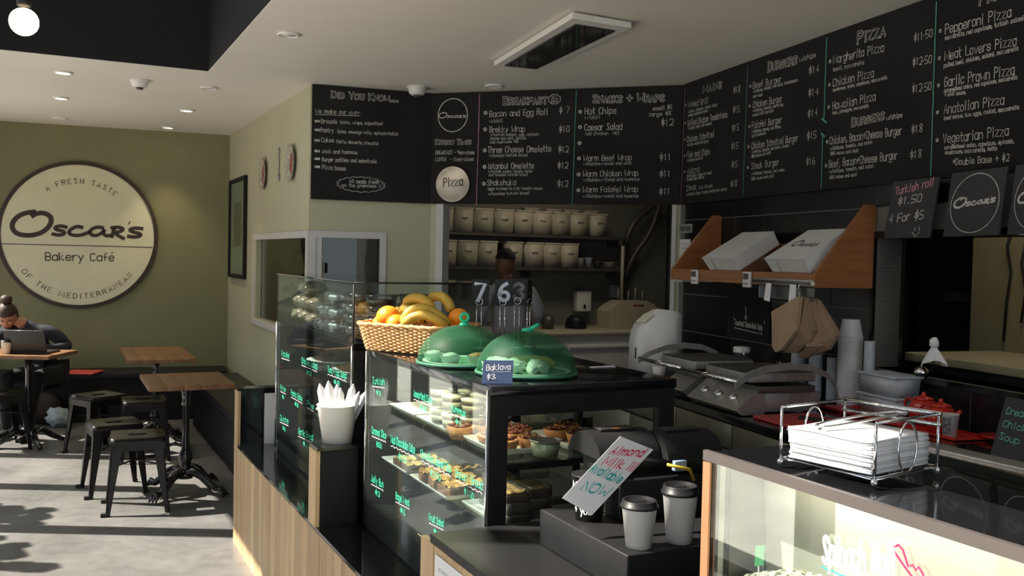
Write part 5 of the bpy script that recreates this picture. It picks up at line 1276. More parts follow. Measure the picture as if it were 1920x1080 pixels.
# ---------------- bucket of wrapped cutlery on the raised block
P = onZ(632, 829, Z2)
t = thing('cutlery_bucket', 'tall white bucket on the raised black block at the counter front', 'bucket', (P.x, P.y, Z2 + .0006), 0)
rb = .0535
MB().lathe([(.0001, .004), (rb, .003), (rb, 0), (rb + .002, 0), (.077, .142), (.080, .145), (.078, .147), (.0745, .144), (rb - .001, .008), (.0001, .007)], 48).build('pail', 'bucket_white', t)
for i, (x, y, dx, dy, h_, r_) in enumerate(((-.050, -.01, -.016, 0, .225, .017), (-.022, -.03, -.006, -.01, .240, .018), (-.005, .01, .0, .0, .222, .016), (.008, -.035, .010, -.01, .215, .017), (.030, .0, .028, .0, .225, .016), (.040, -.02, .045, -.01, .20, .015), (-.030, .03, -.02, .02, .205, .016), (.052, .02, .05, .01, .195, .014))):
    c_ = V3((x * .45, y * .45, .012)); e_ = V3((x * 1.05 + dx, y * 1.05 + dy, h_)); d_ = (e_ - c_); s_ = d_.cross(V3((0, 1, 0))).normalized() * r_; n_ = s_.cross(d_).normalized() * .006
    t2 = thing('napkin_roll', 'white napkin roll in the bucket, ' + ('leftmost', 'second from the left, tallest', 'third from the left', 'in the centre at the front', 'right of the centre', 'third from the right', 'at the back left', 'rightmost, leaning outwards')[i], 'napkin', P, 0, 'napkin rolls in the bucket'); t2.location = (P.x, P.y, Z2 + .0006)
    mb = MB(); rows = [(0, .55), (.35, .8), (.7, 1.0), (.88, .9), (1.0, .15)]
    vs = []
    for k, w2 in rows:
        q = c_ + d_ * k; vs += [q - s_ * w2 + n_ * .2, q - n_, q + s_ * w2 + n_ * .2, q + n_]
    fs = []
    for k in range(len(rows) - 1):
        for m_ in range(4): fs.append((k * 4 + m_, k * 4 + (m_ + 1) % 4, (k + 1) * 4 + (m_ + 1) % 4, (k + 1) * 4 + m_))
    fs += [(3, 2, 1, 0), (16, 17, 18, 19)]
    mb.add(vs, fs); mb.build('folded_napkin', 'paper_white', t2)
# ---------------- high counter: step box, cups, sign, cutlery bins
bx = thing('step_box', 'low satin black box on the counter carrying the two white cups', 'box', (0, 0, 0), AY)
MB().box(1.11, 1.56, 1.66, 2.06, Z2 + .0006, .93, None, .004).build('box', 'satin_black', bx)
P1 = onZ(1197, 1025, .931); paper_cup((P1.x, P1.y, .931), .0395, .098, 'white_plastic', 'lid_black', 'white takeaway cup with black lid, the shorter one at the box corner', group='white takeaway cups')
P1 = onZ(1273, 1015, .931); paper_cup((P1.x, P1.y, .931), .040, .120, 'white_plastic', 'lid_black', 'taller white takeaway cup with black lid beside the fridge corner', group='white takeaway cups')
P1 = onZ(1104, 972, .931)
t = paper_cup((P1.x, P1.y, .931), .045, .115, 'cup_black', None, 'black printed cup holding up the handwritten milk sign')
mb = MB()
def cyl(a_, z): q = -PI / 2 + a_ / .036 - .1; rr_ = .0325 + .0125 * z / .115 + .0012; return (rr_ * math.cos(q), rr_ * math.sin(q), z)
text_on(mb, 'AS', (-.045, .080), (-.020, .080), .016, cyl, .003); text_on(mb, '+ you', (-.040, .020), (.005, .018), .018, cyl, .003); mb.build('lettering', 'marker_white', t)
# handwritten sign
Yq = 2.16
t = thing('handwritten_sign', 'tilted white paper sign reading Almond Milk Available NOW in red and teal', 'sign', (0, 0, 0), 0)
Pa = onY(1163, 818, Yq); Pb = onY(1225, 843, Yq + .03); Pc = onY(1110, 966, Yq - .045); Pd = onY(1054, 934, Yq - .07)
mb = MB(); mb.slab(Pd, Pc, Pb, Pa, -.0006); mb.build('paper', 'paper_white', t)
nq = (Pc - Pd).cross(Pa - Pd).normalized() * .0012
fn = lambda u, v: Pd.lerp(Pc, u).lerp(Pa.lerp(Pb, u), v) + nq
mb = MB(); text_on(mb, 'Almond', (.12, .74), (.86, .86), .12, fn, .022); text_on(mb, 'Milk !!!', (.16, .58), (.98, .66), .12, fn, .022); mb.build('red_lettering', 'marker_red', t)
mb = MB(); text_on(mb, 'Available', (.02, .44), (.92, .46), .12, fn, .022); text_on(mb, 'NOW', (.20, .20), (.90, .25), .13, fn, .024); mb.build('teal_lettering', 'marker_teal', t)
# black bins with barrel lids behind the sign
t = thing('cutlery_bin', 'black bin with two barrel shaped lids and blue clips behind the milk sign', 'bin', AB(1.93, 1.335, .931), AY - .05)
MB().box(-.10, .17, -.05, .16, 0, .10, None, .006).build('body', 'satin_black', t)
for k, (x0, x1, zz, y0) in enumerate(((-.14, .03, .205, .06), (.035, .20, .20, .03))):
    n = 16; pf = [(y0 - .085 * math.cos(PI * .03 + PI * .94 * i / n), zz - .066 + .064 * math.sin(PI * .03 + PI * .94 * i / n)) for i in range(n + 1)]
    vs = [(x, y, z) for x in (x0, x1) for y, z in pf]; m_ = n + 1
    mb = MB(); mb.add(vs, [(i + 1, i, m_ + i, m_ + i + 1) for i in range(n)], None, True); mb.add(vs, [tuple(range(m_)), tuple(reversed(range(m_, 2 * m_))), (0, n, m_ + n, m_)])
    l = mb.build('barrel_lid', 'matt_black', t)
    MB().box(x0 + .01, x0 + .045, y0 - .098, y0 - .083, zz - .085, zz - .06, None, .002).build('blue_clip', 'tag_blue', l)
    MB().box((x0 + x1) / 2 - .05, (x0 + x1) / 2 + .05, y0 - .02, y0 + .02, zz - .004, zz + .004, None, .003).build('lid_grip', 'rubber', l)
MB().box(-.12, -.11, .01, .10, .09, .15).build('hinge_post', 'satin_black', t); MB().box(.18, .19, .0, .09, .09, .15).build('hinge_post', 'satin_black', t)
MB().lathe([(.0001, 0), (.026, 0), (.026, .002), (.0001, .003)], 20, Matrix.Translation((-.06, .055, .205)) @ Matrix.Rotation(-.15, 4, 'X'), True, 1, .6).build('round_sticker', 'sticker_orange', t)
MB().tube([(.02, -.07, .135), (.05, -.085, .128), (.08, -.08, .12), (.10, -.07, .09)], .004, 6).build('yellow_cord', 'yellow_cord', t)
# lollies at the foot
P = onZ(1262, 1076, .86)
t = thing('wrapped_sweet', 'pink and white wrapped sweet at the foot of the black step box', 'sweet', (P.x, P.y, Z2 + .001), .3)
MB().blob(.028, (0, 0, .014), (1.3, .7, .5), .3, 2).build('wrapper', 'pink_stuff', t); MB().blob(.014, (.036, 0, .012), (1, .8, .5), .5, 2).build('wrapper_twist', 'paper_white', t)
# notice taped to the oak front
t = thing('paper_notice', 'white printed notice taped to the oak counter front below the step', 'notice', (0, 0, 0), 0)
u0, u1 = 1.96, 2.205
mb = MB(); mb.box(.8865, .8880, u0, u1, .50, .80, TAB); mb.build('sheet', 'paper_white', t)
mb = MB()
for i in range(9): text_on(mb, random.choice(('please order', 'and pay at the', 'counter thank you', 'open seven days', 'coffee and cake')), (u1 - .03, .765 - i * .027), (u0 + .04, .765 - i * .027), .010, lambda u, z: TAB @ V3((.8858, u, z)), .0014)
mb.build('print', mat('print_grey', (.35, .35, .36), .8), t)

# ================================================================== NEAR DISPLAY FRIDGE
F1, F0 = 1.342, -.3; FB0, FB1 = 1.06, 1.53; FZ = 1.22
t = thing('display_fridge', 'glass fronted display fridge with white interior at the lower right', 'display fridge', (0, 0, 0), AY)
MB().box(FB0 + .003, FB1, F0, F1, .0, .86).build('body', 'satin_black', t)
MB().box(FB0 + .003, FB0 + .17, F0, F1, FZ - .012, FZ, None).build('top_front_panel', 'gloss_black', t)
MB().box(FB0 + .17, FB1 - .05, F0, F1, FZ - .010, FZ - .002).build('top_glass', 'glass_top', t)
MB().box(FB1 - .05, FB1, F0, F1, FZ - .03, FZ + .004, None, .003).build('rear_rail', 'steel', t)
MB().box(FB0 - .006, FB0 + .004, F0, F1, FZ - .014, FZ + .004).build('top_trim', 'grey_trim', t)
MB().box(FB0 - .004, FB0 + .001, F0, F1 - .01, .865, FZ - .015).build('front_glass', 'glass', t)
MB().box(FB0 + .003, FB1, F1 - .008, F1, .86, FZ - .013).build('end_glass', 'glass', t)
MB().box(FB0 - .007, FB0 - .003, F1 - .022, F1 - .002, .86, FZ - .016).build('copper_corner_strip', 'copper_strip', t)
MB().box(FB0 + .010, FB0 + .022, F1 - .030, F1 - .018, .86, FZ - .02).build('inner_post', 'steel', t)
MB().box(FB0 + .03, FB1 - .02, F0 + .01, F1 - .07, .99, 1.0).build('shelf', 'fridge_white', t)
mb = MB(); mb.slab((FB0 + .115, F1 - .040, 1.0), (FB0 + .115, F0 + .01, 1.0), (FB0 + .10, F0 + .01, FZ - .016), (FB0 + .10, F1 - .040, FZ - .016), -.006); mb.build('white_back_panel', 'panel_cream', t)
MB().box(FB1 - .03, FB1 - .02, F0, F1 - .02, .87, FZ - .03).build('rear_sliding_door', 'steel_panel', t)
l = area('fridge_lamp', AB(F1 - .75, FB0 + .05, FZ - .025), 1.2, .02, 1.3, (1, .95, .85), (0, 0, -1)); l.rotation_euler = (0, 0, AY + PI / 2)
MB().box(FB0 + .035, FB0 + .065, F0 + .02, F1 - .08, FZ - .022, FZ - .014).build('glow_strip', 'lamp_glow', t)
MB().box(FB0 + .03, FB0 + .110, F1 - .036, F1 - .030, .87, FZ - .02).build('inner_end_panel', 'steel_dark', t)
# painted lettering on the glass
fn = lambda u, z: (FB0 - .0052, u, z)
def gp(x, y): P = onB(x, y, FB0); return P.dot(AV), P.z
mb = MB(); a_, b_ = gp(1548, 1052), gp(1681, 1080); text_on(mb, 'Spinach Roll', a_, b_, .040, fn, .0062); mb.build('white_lettering', 'marker_white', t)
mb = MB(); L_ = [gp(1545 + i * 11, 1062 + i * 4.6 + (1 if i % 2 else -1)) for i in range(13)]; ribbon(mb, L_, .0025, fn); mb.build('green_underline', 'chalk_green', t)
mb = MB(); ribbon(mb, [gp(*p) for p in ((1716, 1082), (1700, 1060), (1683, 1035), (1681, 1025), (1690, 1021), (1698, 1030), (1708, 1062), (1716, 1058), (1723, 1068), (1727, 1062), (1735, 1074), (1738, 1084))], .0038, fn)
mb.build('red_hand_drawing', 'marker_red', t)
mb = MB()
for i in range(9):
    q = PI * (.15 + .75 * i / 8); c_ = (1692, 1027); ribbon(mb, [gp(c_[0] + 13 * math.cos(q) * 1.1, c_[1] - 12 * math.sin(q)), gp(c_[0] + 22 * math.cos(q) * 1.1, c_[1] - 19 * math.sin(q))], .0022, fn)
mb.build('white_rays', 'marker_white', t)
# perforated cover over the food
mb = MB(); NX, NY = 64, 30
def cov(i, j):
    x = FB0 + .012 + .20 * j / NY * .48; y = F1 - .055 - .75 * i / NX
    z = 1.006 + .030 * (math.sin(min(1, i / 10) * PI / 2)) + .012 * noise.noise(V3((i * .12, j * .2, 3))) - .028 * max(0, 1 - j / 12)
    return (x, y, z)
vs = [cov(i, j) for i in range(NX + 1) for j in range(NY + 1)]; fs = []
for i in range(NX):
    for j in range(NY):
        if not (i % 2 == 1 and j % 2 == 1): k = i * (NY + 1) + j; fs.append((k, k + 1, k + NY + 2, k + NY + 1))
mb.add(vs, fs, None, False)
o = mb.build('perforated_cover', 'mesh_cover', None, None); o.matrix_world = TAB; tag(o, 'perforated cream liner draped over the food inside the display fridge', 'liner'); stuff(o)
P = onB(1424, 1042, FB0 + .02)
t = thing('green_marker_tag', 'small green ticket standing on the perforated liner in the fridge', 'ticket', (P.x, P.y, P.z), .3)
MB().box(-.008, .008, -.001, .001, -.017, .017, None).build('card', 'green_tag', t); MB().box(-.001, .001, .001, .002, -.035, -.0).build('pin', 'marker_white', t)
# napkin caddy
f0 = onZ(1463, 871, FZ + .005); f1 = onZ(1639, 912, FZ + .005); f2 = onZ(1733, 882, FZ + .005)
ux = (f1 - f0); LX = ux.length; rzc = math.atan2(ux.y, ux.x); LYc = min(.185, (f2 - f1).length)
t = thing('napkin_caddy', 'chrome wire napkin holder with hoop sides on top of the display fridge', 'napkin holder', (f0.x, f0.y, FZ + .004), rzc)
TH = .098; r_ = .0026
mb = MB(); mb.tube([(0, 0, .012), (LX, 0, .012), (LX, LYc, .012), (0, LYc, .012)], r_, 8, None, True)
mb.build('base_frame', 'chrome', t)
for x, y in ((0, 0), (LX, 0), (LX, LYc), (0, LYc)):
    p_ = MB().tube([(x, y, .008), (x, y, TH)], r_, 8).build('post', 'chrome', t); MB().blob(.006, (x, y, .0062), sub=2).build('ball_foot', 'chrome', p_)
MB().tube([(0, 0, TH), (0, LYc, TH)], r_, 8).build('side_rail', 'chrome', t); MB().tube([(LX, 0, TH), (LX, LYc, TH)], r_, 8).build('side_rail', 'chrome', t)
MB().tube([(-.004, LYc, TH), (LX + .004, LYc, TH)], .0042, 8).build('rear_rail', 'chrome', t); MB().tube([(-.004, LYc, TH - .018), (LX + .004, LYc, TH - .018)], .0035, 8).build('rear_rail', 'chrome', t)
def loop_(x, ax, cx, cz, rx, rz_): return [((x, cx + rx * math.cos(q * PI / 14), cz + rz_ * math.sin(q * PI / 14)) if ax == 'x' else (cx + rx * math.cos(q * PI / 14), x, cz + rz_ * math.sin(q * PI / 14))) for q in range(28)]
for x in (0, LX): MB().tube(loop_(x, 'x', LYc * .5, .012 + .040, .026, .040), .0018, 6, None, True).build('side_hoop', 'chrome', t)
arm = [(LX * .36, .01, .075), (LX * .30, .02, .074), (LX * .33, .06, .080), (LX * .55, LYc - .01, TH - .006), (LX * .72, LYc, TH - .006), (LX * .70, LYc - .03, TH - .006), (LX * .47, .03, .076), (LX * .42, .012, .075)]
MB().tube(chaikin3([V3(p) for p in arm]), .0024, 8).build('hold_down_arm', 'chrome', t)
TN = frame((f0.x, f0.y, FZ + .004), rzc)
t = thing('napkin_stack', 'thick slumped stack of white paper napkins in the chrome caddy', 'napkins', (f0.x, f0.y, FZ + .0185), rzc)
rr = random.Random(5)
for i in range(14):
    z = i * .0038; k = i / 13; x0 = .010 + rr.uniform(-.002, .002) + .004 * math.sin(k * 5); x1 = LX - .008 - rr.uniform(0, .004); y0 = .006 + rr.uniform(0, .002); y1 = LYc - .008
    n = 8; vs = []; 
    for lev in (0, .00375):
        for a_ in range(n + 1):
            for b_ in range(n + 1):
                u, v = a_ / n, b_ / n; sag = .006 * k * (math.sin(u * PI) ** .7 * math.sin(v * PI) - .2) + .0025 * k * noise.noise(V3((u * 3, v * 3, k * 1.5)))
                vs.append((x0 + (x1 - x0) * u, y0 + (y1 - y0) * v, z + lev + sag))
    N1 = (n + 1) ** 2; fs = []
    for a_ in range(n):
        for b_ in range(n):
            q = a_ * (n + 1) + b_; fs += [(q, q + 1, q + n + 2, q + n + 1), (N1 + q, N1 + q + n + 1, N1 + q + n + 2, N1 + q + 1)]
    for a_ in range(n):
        q = a_ * (n + 1); fs += [(q, q + n + 1, N1 + q + n + 1, N1 + q), (q + n, N1 + q + n, N1 + q + 2 * n + 1, q + 2 * n + 1), (a_, N1 + a_, N1 + a_ + 1, a_ + 1), (n * (n + 1) + a_, n * (n + 1) + a_ + 1, N1 + n * (n + 1) + a_ + 1, N1 + n * (n + 1) + a_)]
    MB().add(vs, fs, None, True).build('napkin', 'paper_white', t)
# ================================================================== PREPARATION BENCH ALONG THE TILED WALL  (local x = u, y = -off)
ZB = .92
def L3(u, off, z=0): return W3.at(u, z, off)
def T3o(u, off, z, rz=0): return frame(W3.at(u, z, off), W3.rz + rz)
def thing3(name, label, cat, u, off, z, rz=0, group=None): return thing(name, label, cat, W3.at(u, z, off), W3.rz + rz, group)
bt = thing('preparation_bench', 'stainless steel undercounter bench with black top along the black tiled wall', 'bench', (0, 0, 0), 0)
MB().box(.45, 4.6, -.80, -.004, ZB - .035, ZB - .001, T3, .003).build('bench_top', 'gloss_black', bt)
MB().box(.46, 4.6, -.76, -.03, .10, ZB - .036, T3).build('carcass', 'steel_dark', bt)
for i in range(8):
    u0 = .47 + i * .50
    d = MB().box(u0, u0 + .49, -.782, -.762, .12, ZB - .16, T3, .004).build('door', 'steel_panel', bt)
    MB().box(u0 + .42, u0 + .44, -.80, -.783, .40, .55, T3, .003).build('handle', 'steel', d)
    MB().box(u0, u0 + .49, -.782, -.762, ZB - .15, ZB - .045, T3, .003).build('drawer_front', 'steel_panel', bt)
MB().box(.46, 4.6, -.70, -.1, .0, .10, T3).build('kickboard', 'matt_black', bt)
# contact grill
t = thing('contact_grill', 'double stainless contact grill with arched arms and three control knobs', 'grill', (0, 0, 0))
MB().box(1.22, 2.01, -.66, -.38, ZB + .012, 1.015, T3, .004).build('body', 'steel', t)
for u, o_ in ((1.26, .42), (1.97, .42), (1.26, .62), (1.97, .62)): MB().lathe([(.016, 0), (.018, .012), (.0001, .012)], 12, T3 @ Matrix.Translation((u, -o_, ZB + .0005))).build('foot', 'rubber', t)
def wedge(u0, u1, prof):
    vs = [(u, -o_, z) for u in (u0, u1) for o_, z in prof]; n = len(prof)
    return MB().add(vs, [tuple(range(n)), tuple(reversed(range(n, 2 * n)))] + [(i, n + i, n + (i + 1) % n, (i + 1) % n) for i in range(n)], T3)
wedge(1.60, 2.02, [(.661, 1.030), (.70, 1.025), (.80, .945), (.770, ZB + .004), (.661, ZB + .004)]).build('control_panel', 'steel', t)
wedge(1.30, 1.52, [(.661, 1.018), (.70, 1.015), (.78, .955), (.75, ZB + .014), (.661, ZB + .014)]).build('control_panel', 'steel', t)
sl = math.atan2(.06, .10)
for u in (1.69, 1.81, 1.93):
    T_ = T3 @ Matrix.Translation((u, -.752, .987)) @ Matrix.Rotation(PI / 2 - sl - .0, 4, 'X') 
    T_ = T3 @ Matrix.Translation((u, -.753, .982)) @ Matrix.Rotation(math.radians(39), 4, 'X')
    MB().lathe([(.019, 0), (.018, .012), (.0001, .013)], 20, T_).box(-.005, .005, -.018, .018, .010, .024, T_, .002).build('knob', 'chrome', t)
for u0, u1 in ((1.20, 1.585), (1.64, 2.06)):
    MB().box(u0 + .02, u1 - .03, -.70, -.42, 1.017, 1.045, T3, .003).build('lower_plate', 'steel_dark', t)
    p_ = MB().box(u0 + .02, u1 - .03, -.74, -.42, 1.062, 1.098, T3, .005).build('upper_plate', 'steel', t)
    mb = MB()
    for k in range(14): x = u0 + .04 + k * (u1 - u0 - .09) / 13; mb.box(x - .004, x + .004, -.74, -.42, 1.0985, 1.104, T3)
    stuff(mb.build('plate_ribs', 'steel_dark', p_))
    MB().tube([T3 @ V3((u0, -.85, 1.078)), T3 @ V3((u1 + .05, -.85, 1.078))], .010, 12).build('handle', 'chrome', t)
    for u in ((u0 + .005), (u1 + .045)):
        if u0 < 1.3 and u > 1.5: continue
        if u0 > 1.5 and u < 1.8: continue
        arc = [(.86, 1.075), (.80, 1.112), (.72, 1.138), (.60, 1.150), (.50, 1.140), (.42, 1.108), (.38, 1.06), (.37, 1.02)]
        mb = MB(); vs = []
        for i, (o_, z) in enumerate(arc):
            for x in (u - .006, u + .006): vs += [(x, -o_, z + .004), (x, -o_ + (.012 if i > 4 else 0), z - .024)]
        fs = []
        for i in range(len(arc) - 1):
            a_ = i * 4; b_ = a_ + 4; fs += [(a_, b_, b_ + 1, a_ + 1), (a_ + 3, b_ + 3, b_ + 2, a_ + 2), (a_ + 2, b_ + 2, b_, a_), (a_ + 1, b_ + 1, b_ + 3, a_ + 3)]
        fs += [(0, 1, 3, 2), (28, 30, 31, 29)]
        mb.add(vs, fs, T3, False).build('arched_arm', 'steel', t)
MB().tube([T3 @ V3((1.585, -.85, 1.078)), T3 @ V3((1.64, -.85, 1.078))], .007, 8).build('handle_joint', 'steel_dark', t)
# white towel dispenser
t = thing3('towel_dispenser', 'rounded white plastic dispenser standing at the far end of the preparation bench', 'dispenser', .70, .50, ZB)
pr = [(-.13, 0), (.10, 0), (.10, .36), (.03, .375), (-.06, .33), (-.115, .27), (-.13, .20)]   # (y, z) with -y to the front
vs = [(x, y, z) for x in (-.105, .105) for y, z in pr]; n = len(pr)
bm = bmesh.new(); vv = [bm.verts.new(v) for v in vs]
bm.faces.new([vv[i] for i in reversed(range(n))]); bm.faces.new([vv[n + i] for i in range(n)])
for i in range(n): bm.faces.new([vv[i], vv[(i + 1) % n], vv[n + (i + 1) % n], vv[n + i]])
bmesh.ops.recalc_face_normals(bm, faces=bm.faces[:]); bmesh.ops.bevel(bm, geom=bm.edges[:], offset=.012, segments=3, affect='EDGES')
mb = MB(); mb.frombm(bm, None, True); mb.build('housing', 'white_plastic', t)
MB().box(-.006, .006, -.1335, -.129, .10, .16, None, .002).build('lock_slot', 'satin_black', t)
mb = MB(); mb.slab((-.06, -.105, .302), (.05, -.105, .302), (.05, -.05, .348), (-.06, -.05, .348), .002); mb.build('paper_sheet', 'cream', t)
MB().lathe([(.03, 0), (.036, .07), (.0001, .07)], 20, Matrix.Translation((.15, -.06, 0))).build('side_cup', 'white_plastic', t)
# clear canister with pink sachets
t = thing3('canister', 'clear plastic canister of pink sachets behind the grill', 'canister', .98, .13, ZB + .0)
MB().lathe([(.0001, .002), (.042, 0), (.044, .01), (.044, .155), (.0001, .157)], 28).build('jar', 'clear_cup', t)
mb = MB(); 
for i in range(18): q = i * 2.4; mb.blob(.017, (.021 * math.cos(q), .021 * math.sin(q), .022 + i * .0045), (1.1, .6, .9), .3, 1, i)
stuff(mb.build('sachets', 'pink_stuff', t)); MB().lathe([(.046, .157), (.047, .160), (.046, .182), (.040, .188), (.0001, .189)], 28).build('lid', 'white_plastic', t)
# nested stacks of clear cups and tub lids
def stack(px0, px1, ytop, off, m, label, ribs=34, taper=.94, z0=ZB, open_=False):
    u0, _ = W3.hit(px0, ytop, off); u1, _ = W3.hit(px1, ytop, off); _, zt = W3.hit((px0 + px1) / 2, ytop, off)
    # apparent width on a slanted wall overstates the diameter
    P = W3.at((u0 + u1) / 2, 0, off); r = (px1 - px0) / 2 / FPX * P.y
    t = thing('cup_stack', label, 'cup stack', W3.at((u0 + u1) / 2, z0 + .0005, off), 0, 'stacks of plastic cups and tubs'); H = zt - z0
    n = int(ribs); prof = [(.0001, 0), (r * .9, 0)]
    for i in range(n):
        z = H * .80 * i / n + .01; prof += [(r, z), (r, z + H * .8 / n * .45), (r * .965, z + H * .8 / n * .55)]
    prof += [(r * .95, H * .82), (r * .70, H - .002), (.0001, H)] if not open_ else [(r, H - .004), (r * .96, H), (.0001, H - .003)]
    MB().lathe(prof, 28, None, False).build('nested_cups', m, t); return t
CS = mat('cups_frosted', (.66, .72, .80), .28, var=.04, trans=.25)
CW = mat('tubs_white', (.70, .72, .73), .4, var=.04)
stack(1486, 1515, 606, .10, CS, 'tall stack of upturned clear cups at the far left of the cup row')
stack(1518, 1543, 640, .13, CS, 'tall stack of clear cups half hidden by the hanging paper bags')
stack(1551, 1572, 671, .10, CS, 'short stack of clear cups right of the grill arm', 26, .94, ZB, True)
stack(1574, 1619, 598, .10, CW, 'tallest, widest stack of white tubs in the cup row', 30)
stack(1621, 1641, 640, .09, CS, 'slim stack of clear lids beside the wide white stack', 40, .94, ZB, True)
def tubbox(px0, px1, y0, y1, off, label, zoff):
    u0, _ = W3.hit(px0, y0, off); u1, _ = W3.hit(px1, y0, off); h = .088
    t = thing('storage_tub', label, 'tub', W3.at((u0 + u1) / 2, ZB + zoff, off), W3.rz, 'translucent rectangular tubs'); w_ = (u1 - u0) / 2 * .96
    bm = bmesh.new(); bmesh.ops.create_cube(bm, size=1)
    for v in bm.verts: k = .93 if v.co.z < 0 else 1; v.co = V3((v.co.x * 2 * w_ * k, v.co.y * .14 * k, v.co.z * h + h / 2))
    bmesh.ops.bevel(bm, geom=bm.edges[:], offset=.010, segments=2, affect='EDGES'); mb = MB(); mb.frombm(bm, None, True); mb.build('tub_body', CS, t)
    MB().box(-w_ * 1.03, w_ * 1.03, -.075, .075, h - .010, h + .001, None, .003).build('tub_rim', CS, t)
tubbox(1630, 1709, 745, 770, .10, 'translucent tub at the bottom of the pair right of the cup stacks', .001); tubbox(1632, 1707, 715, 740, .10, 'translucent tub on top of the other one right of the cup stacks', .0915)
P = W3.at(2.20, ZB + .0005, .075)
t = thing('spice_jar', 'small orange jar with a chrome dome lid beside the red teapots', 'jar', P, 0)
MB().lathe([(.0001, 0), (.030, 0), (.033, .006), (.033, .040), (.030, .046), (.0001, .047)], 24).build('jar', 'jar_orange', t); MB().lathe([(.032, .047), (.032, .060), (.026, .075), (.014, .084), (.0001, .086)], 24).build('dome_lid', 'chrome', t)
# red tray, teapots, saucer, printed cup
t = thing3('red_tray', 'long flat red tray on the bench under the red teapots', 'tray', 2.30, .17, ZB + .0005)
mb = MB(); mb.box(-.46, .36, -.10, .06, .0, .005, None, .002); mb.box(-.46, .36, -.10, -.094, .005, .012); mb.box(-.46, .36, .054, .06, .005, .012); mb.build('tray', 'tray_red', t)
def teapot(u, off, label, s=1.0):
    t = thing3('teapot', label, 'teapot', u, off, ZB + .0068, 0, 'red ceramic teapots'); t.scale = (s, s, s)
    MB().lathe([(.0001, .0), (.036, .0), (.044, .008), (.056, .035), (.058, .058), (.050, .085), (.040, .098), (.0001, .099)], 36).build('pot', 'teapot_red', t)
    MB().lathe([(.042, .098), (.038, .106), (.016, .113), (.008, .114), (.009, .122), (.006, .128), (.0001, .129)], 28).build('lid', 'teapot_red', t)
    MB().tube(chaikin3([V3(p) for p in ((-.050, 0, .085), (-.085, 0, .095), (-.108, 0, .075), (-.100, 0, .040), (-.070, 0, .022), (-.050, 0, .022))]), .0058, 8).build('handle', 'teapot_red', t)
    MB().tube([(.045, 0, .040), (.075, 0, .060), (.088, 0, .085), (.100, 0, .095)], [.017, .013, .009, .008], 10).build('spout', 'teapot_red', t)
teapot(2.345, .13, 'red teapot next to the orange jar, with white mark', 1.0); teapot(2.515, .20, 'red teapot beside the printed paper cup', 1.0)
t = thing3('saucer', 'red saucer stacked behind the second teapot', 'saucer', 2.665, .075, ZB + .001, 0)
MB().lathe([(.0001, .0), (.03, .0), (.062, .012), (.060, .015), (.028, .005), (.0001, .005)], 32).build('dish', 'teapot_red', t)
u, o_ = 2.612, .245
P = W3.at(u, ZB + .0005, o_)
t = paper_cup(P, .032, .098, 'white_plastic', None, 'small white paper cup with grey printed panel in front of the teapots')
n = 10; vs = []; fs = []
for i in range(n + 1):
    q = PI * .95 + i * .14
    for z in (.02, .082): r_ = .032 * (.72 + .26 * z / .091) + .0009; vs.append((r_ * math.cos(q), r_ * math.sin(q), z))
for i in range(n): fs.append((2 * i, 2 * i + 2, 2 * i + 3, 2 * i + 1))
MB().add(vs, fs).build('printed_panel', 'cup_print', t)
# soup chalkboard at the picture's right
t = thing3('soup_board', 'dark chalkboard leaning on the bench with the start of a soup of the day', 'price board', 2.83, .30, ZB + .0005)
p = [W3.hit(1886, 745, .30), W3.hit(2010, 760, .30), W3.hit(2010, 850, .36), W3.hit(1878, 826, .36)]
uu0, uu1 = p[0][0] - 2.83, p[1][0] - 2.83
mb = MB(); mb.slab((uu0, -.06, 0), (uu1, -.06, 0), (uu1, 0, .205), (uu0, 0, .205), -.008); mb.build('panel', bpy.data.materials['small_board_black'], t)
fn = lambda a_, b_: (uu0 + a_, -.061 + .06 * b_ / .205 - .0008, b_)
mb = MB(); 
for k, s_ in enumerate(('Cream of', 'Chicken', 'Soup')): text_on(mb, s_, (.02, .150 - .043 * k), (.16 if k < 2 else .10, .148 - .043 * k), .022, fn, .0028)
mb.build('lettering', mat('chalk_mint', (.20, .60, .50), .8), t)
# red chopping boards, in front of the grill
t = thing3('chopping_board', 'worn red plastic chopping board on the bench right of the grill', 'chopping board', 2.25, .58, ZB + .0005, .05)
MB().box(-.19, .27, -.16, .13, 0, .014, None, .004).build('board', 'board_red', t)
t = thing3('knife', 'dark handled knife lying on the red chopping board', 'knife', 2.30, .56, ZB + .0148, .4)
mb = MB(); mb.prism([(0, -.012), (.17, -.010), (.20, .006), (.17, .012), (0, .012)], .002, .004); mb.build('blade', 'steel', t); MB().box(-.12, 0, -.012, .012, 0, .014, None, .004).build('grip', 'backpack', t)
# whisk behind the grill
t = thing('wire_whisk', 'small wire whisk lying on top of the closed grill plate', 'whisk', W3.at(1.88, 1.1045, .50), W3.rz - .5)
MB().tube([(-.12, 0, .006), (-.02, 0, .008)], .004, 6).build('handle', 'chrome', t)
for k in range(4): q = k * PI / 4; MB().tube([(-.02, 0, .008), (.02, .018 * math.cos(q), .020 + .010 * math.sin(q)), (.055, 0, .020), (.02, -.018 * math.cos(q), .020 - .010 * math.sin(q)), (-.02, 0, .008)], .001, 4).build('loop', 'chrome', t)
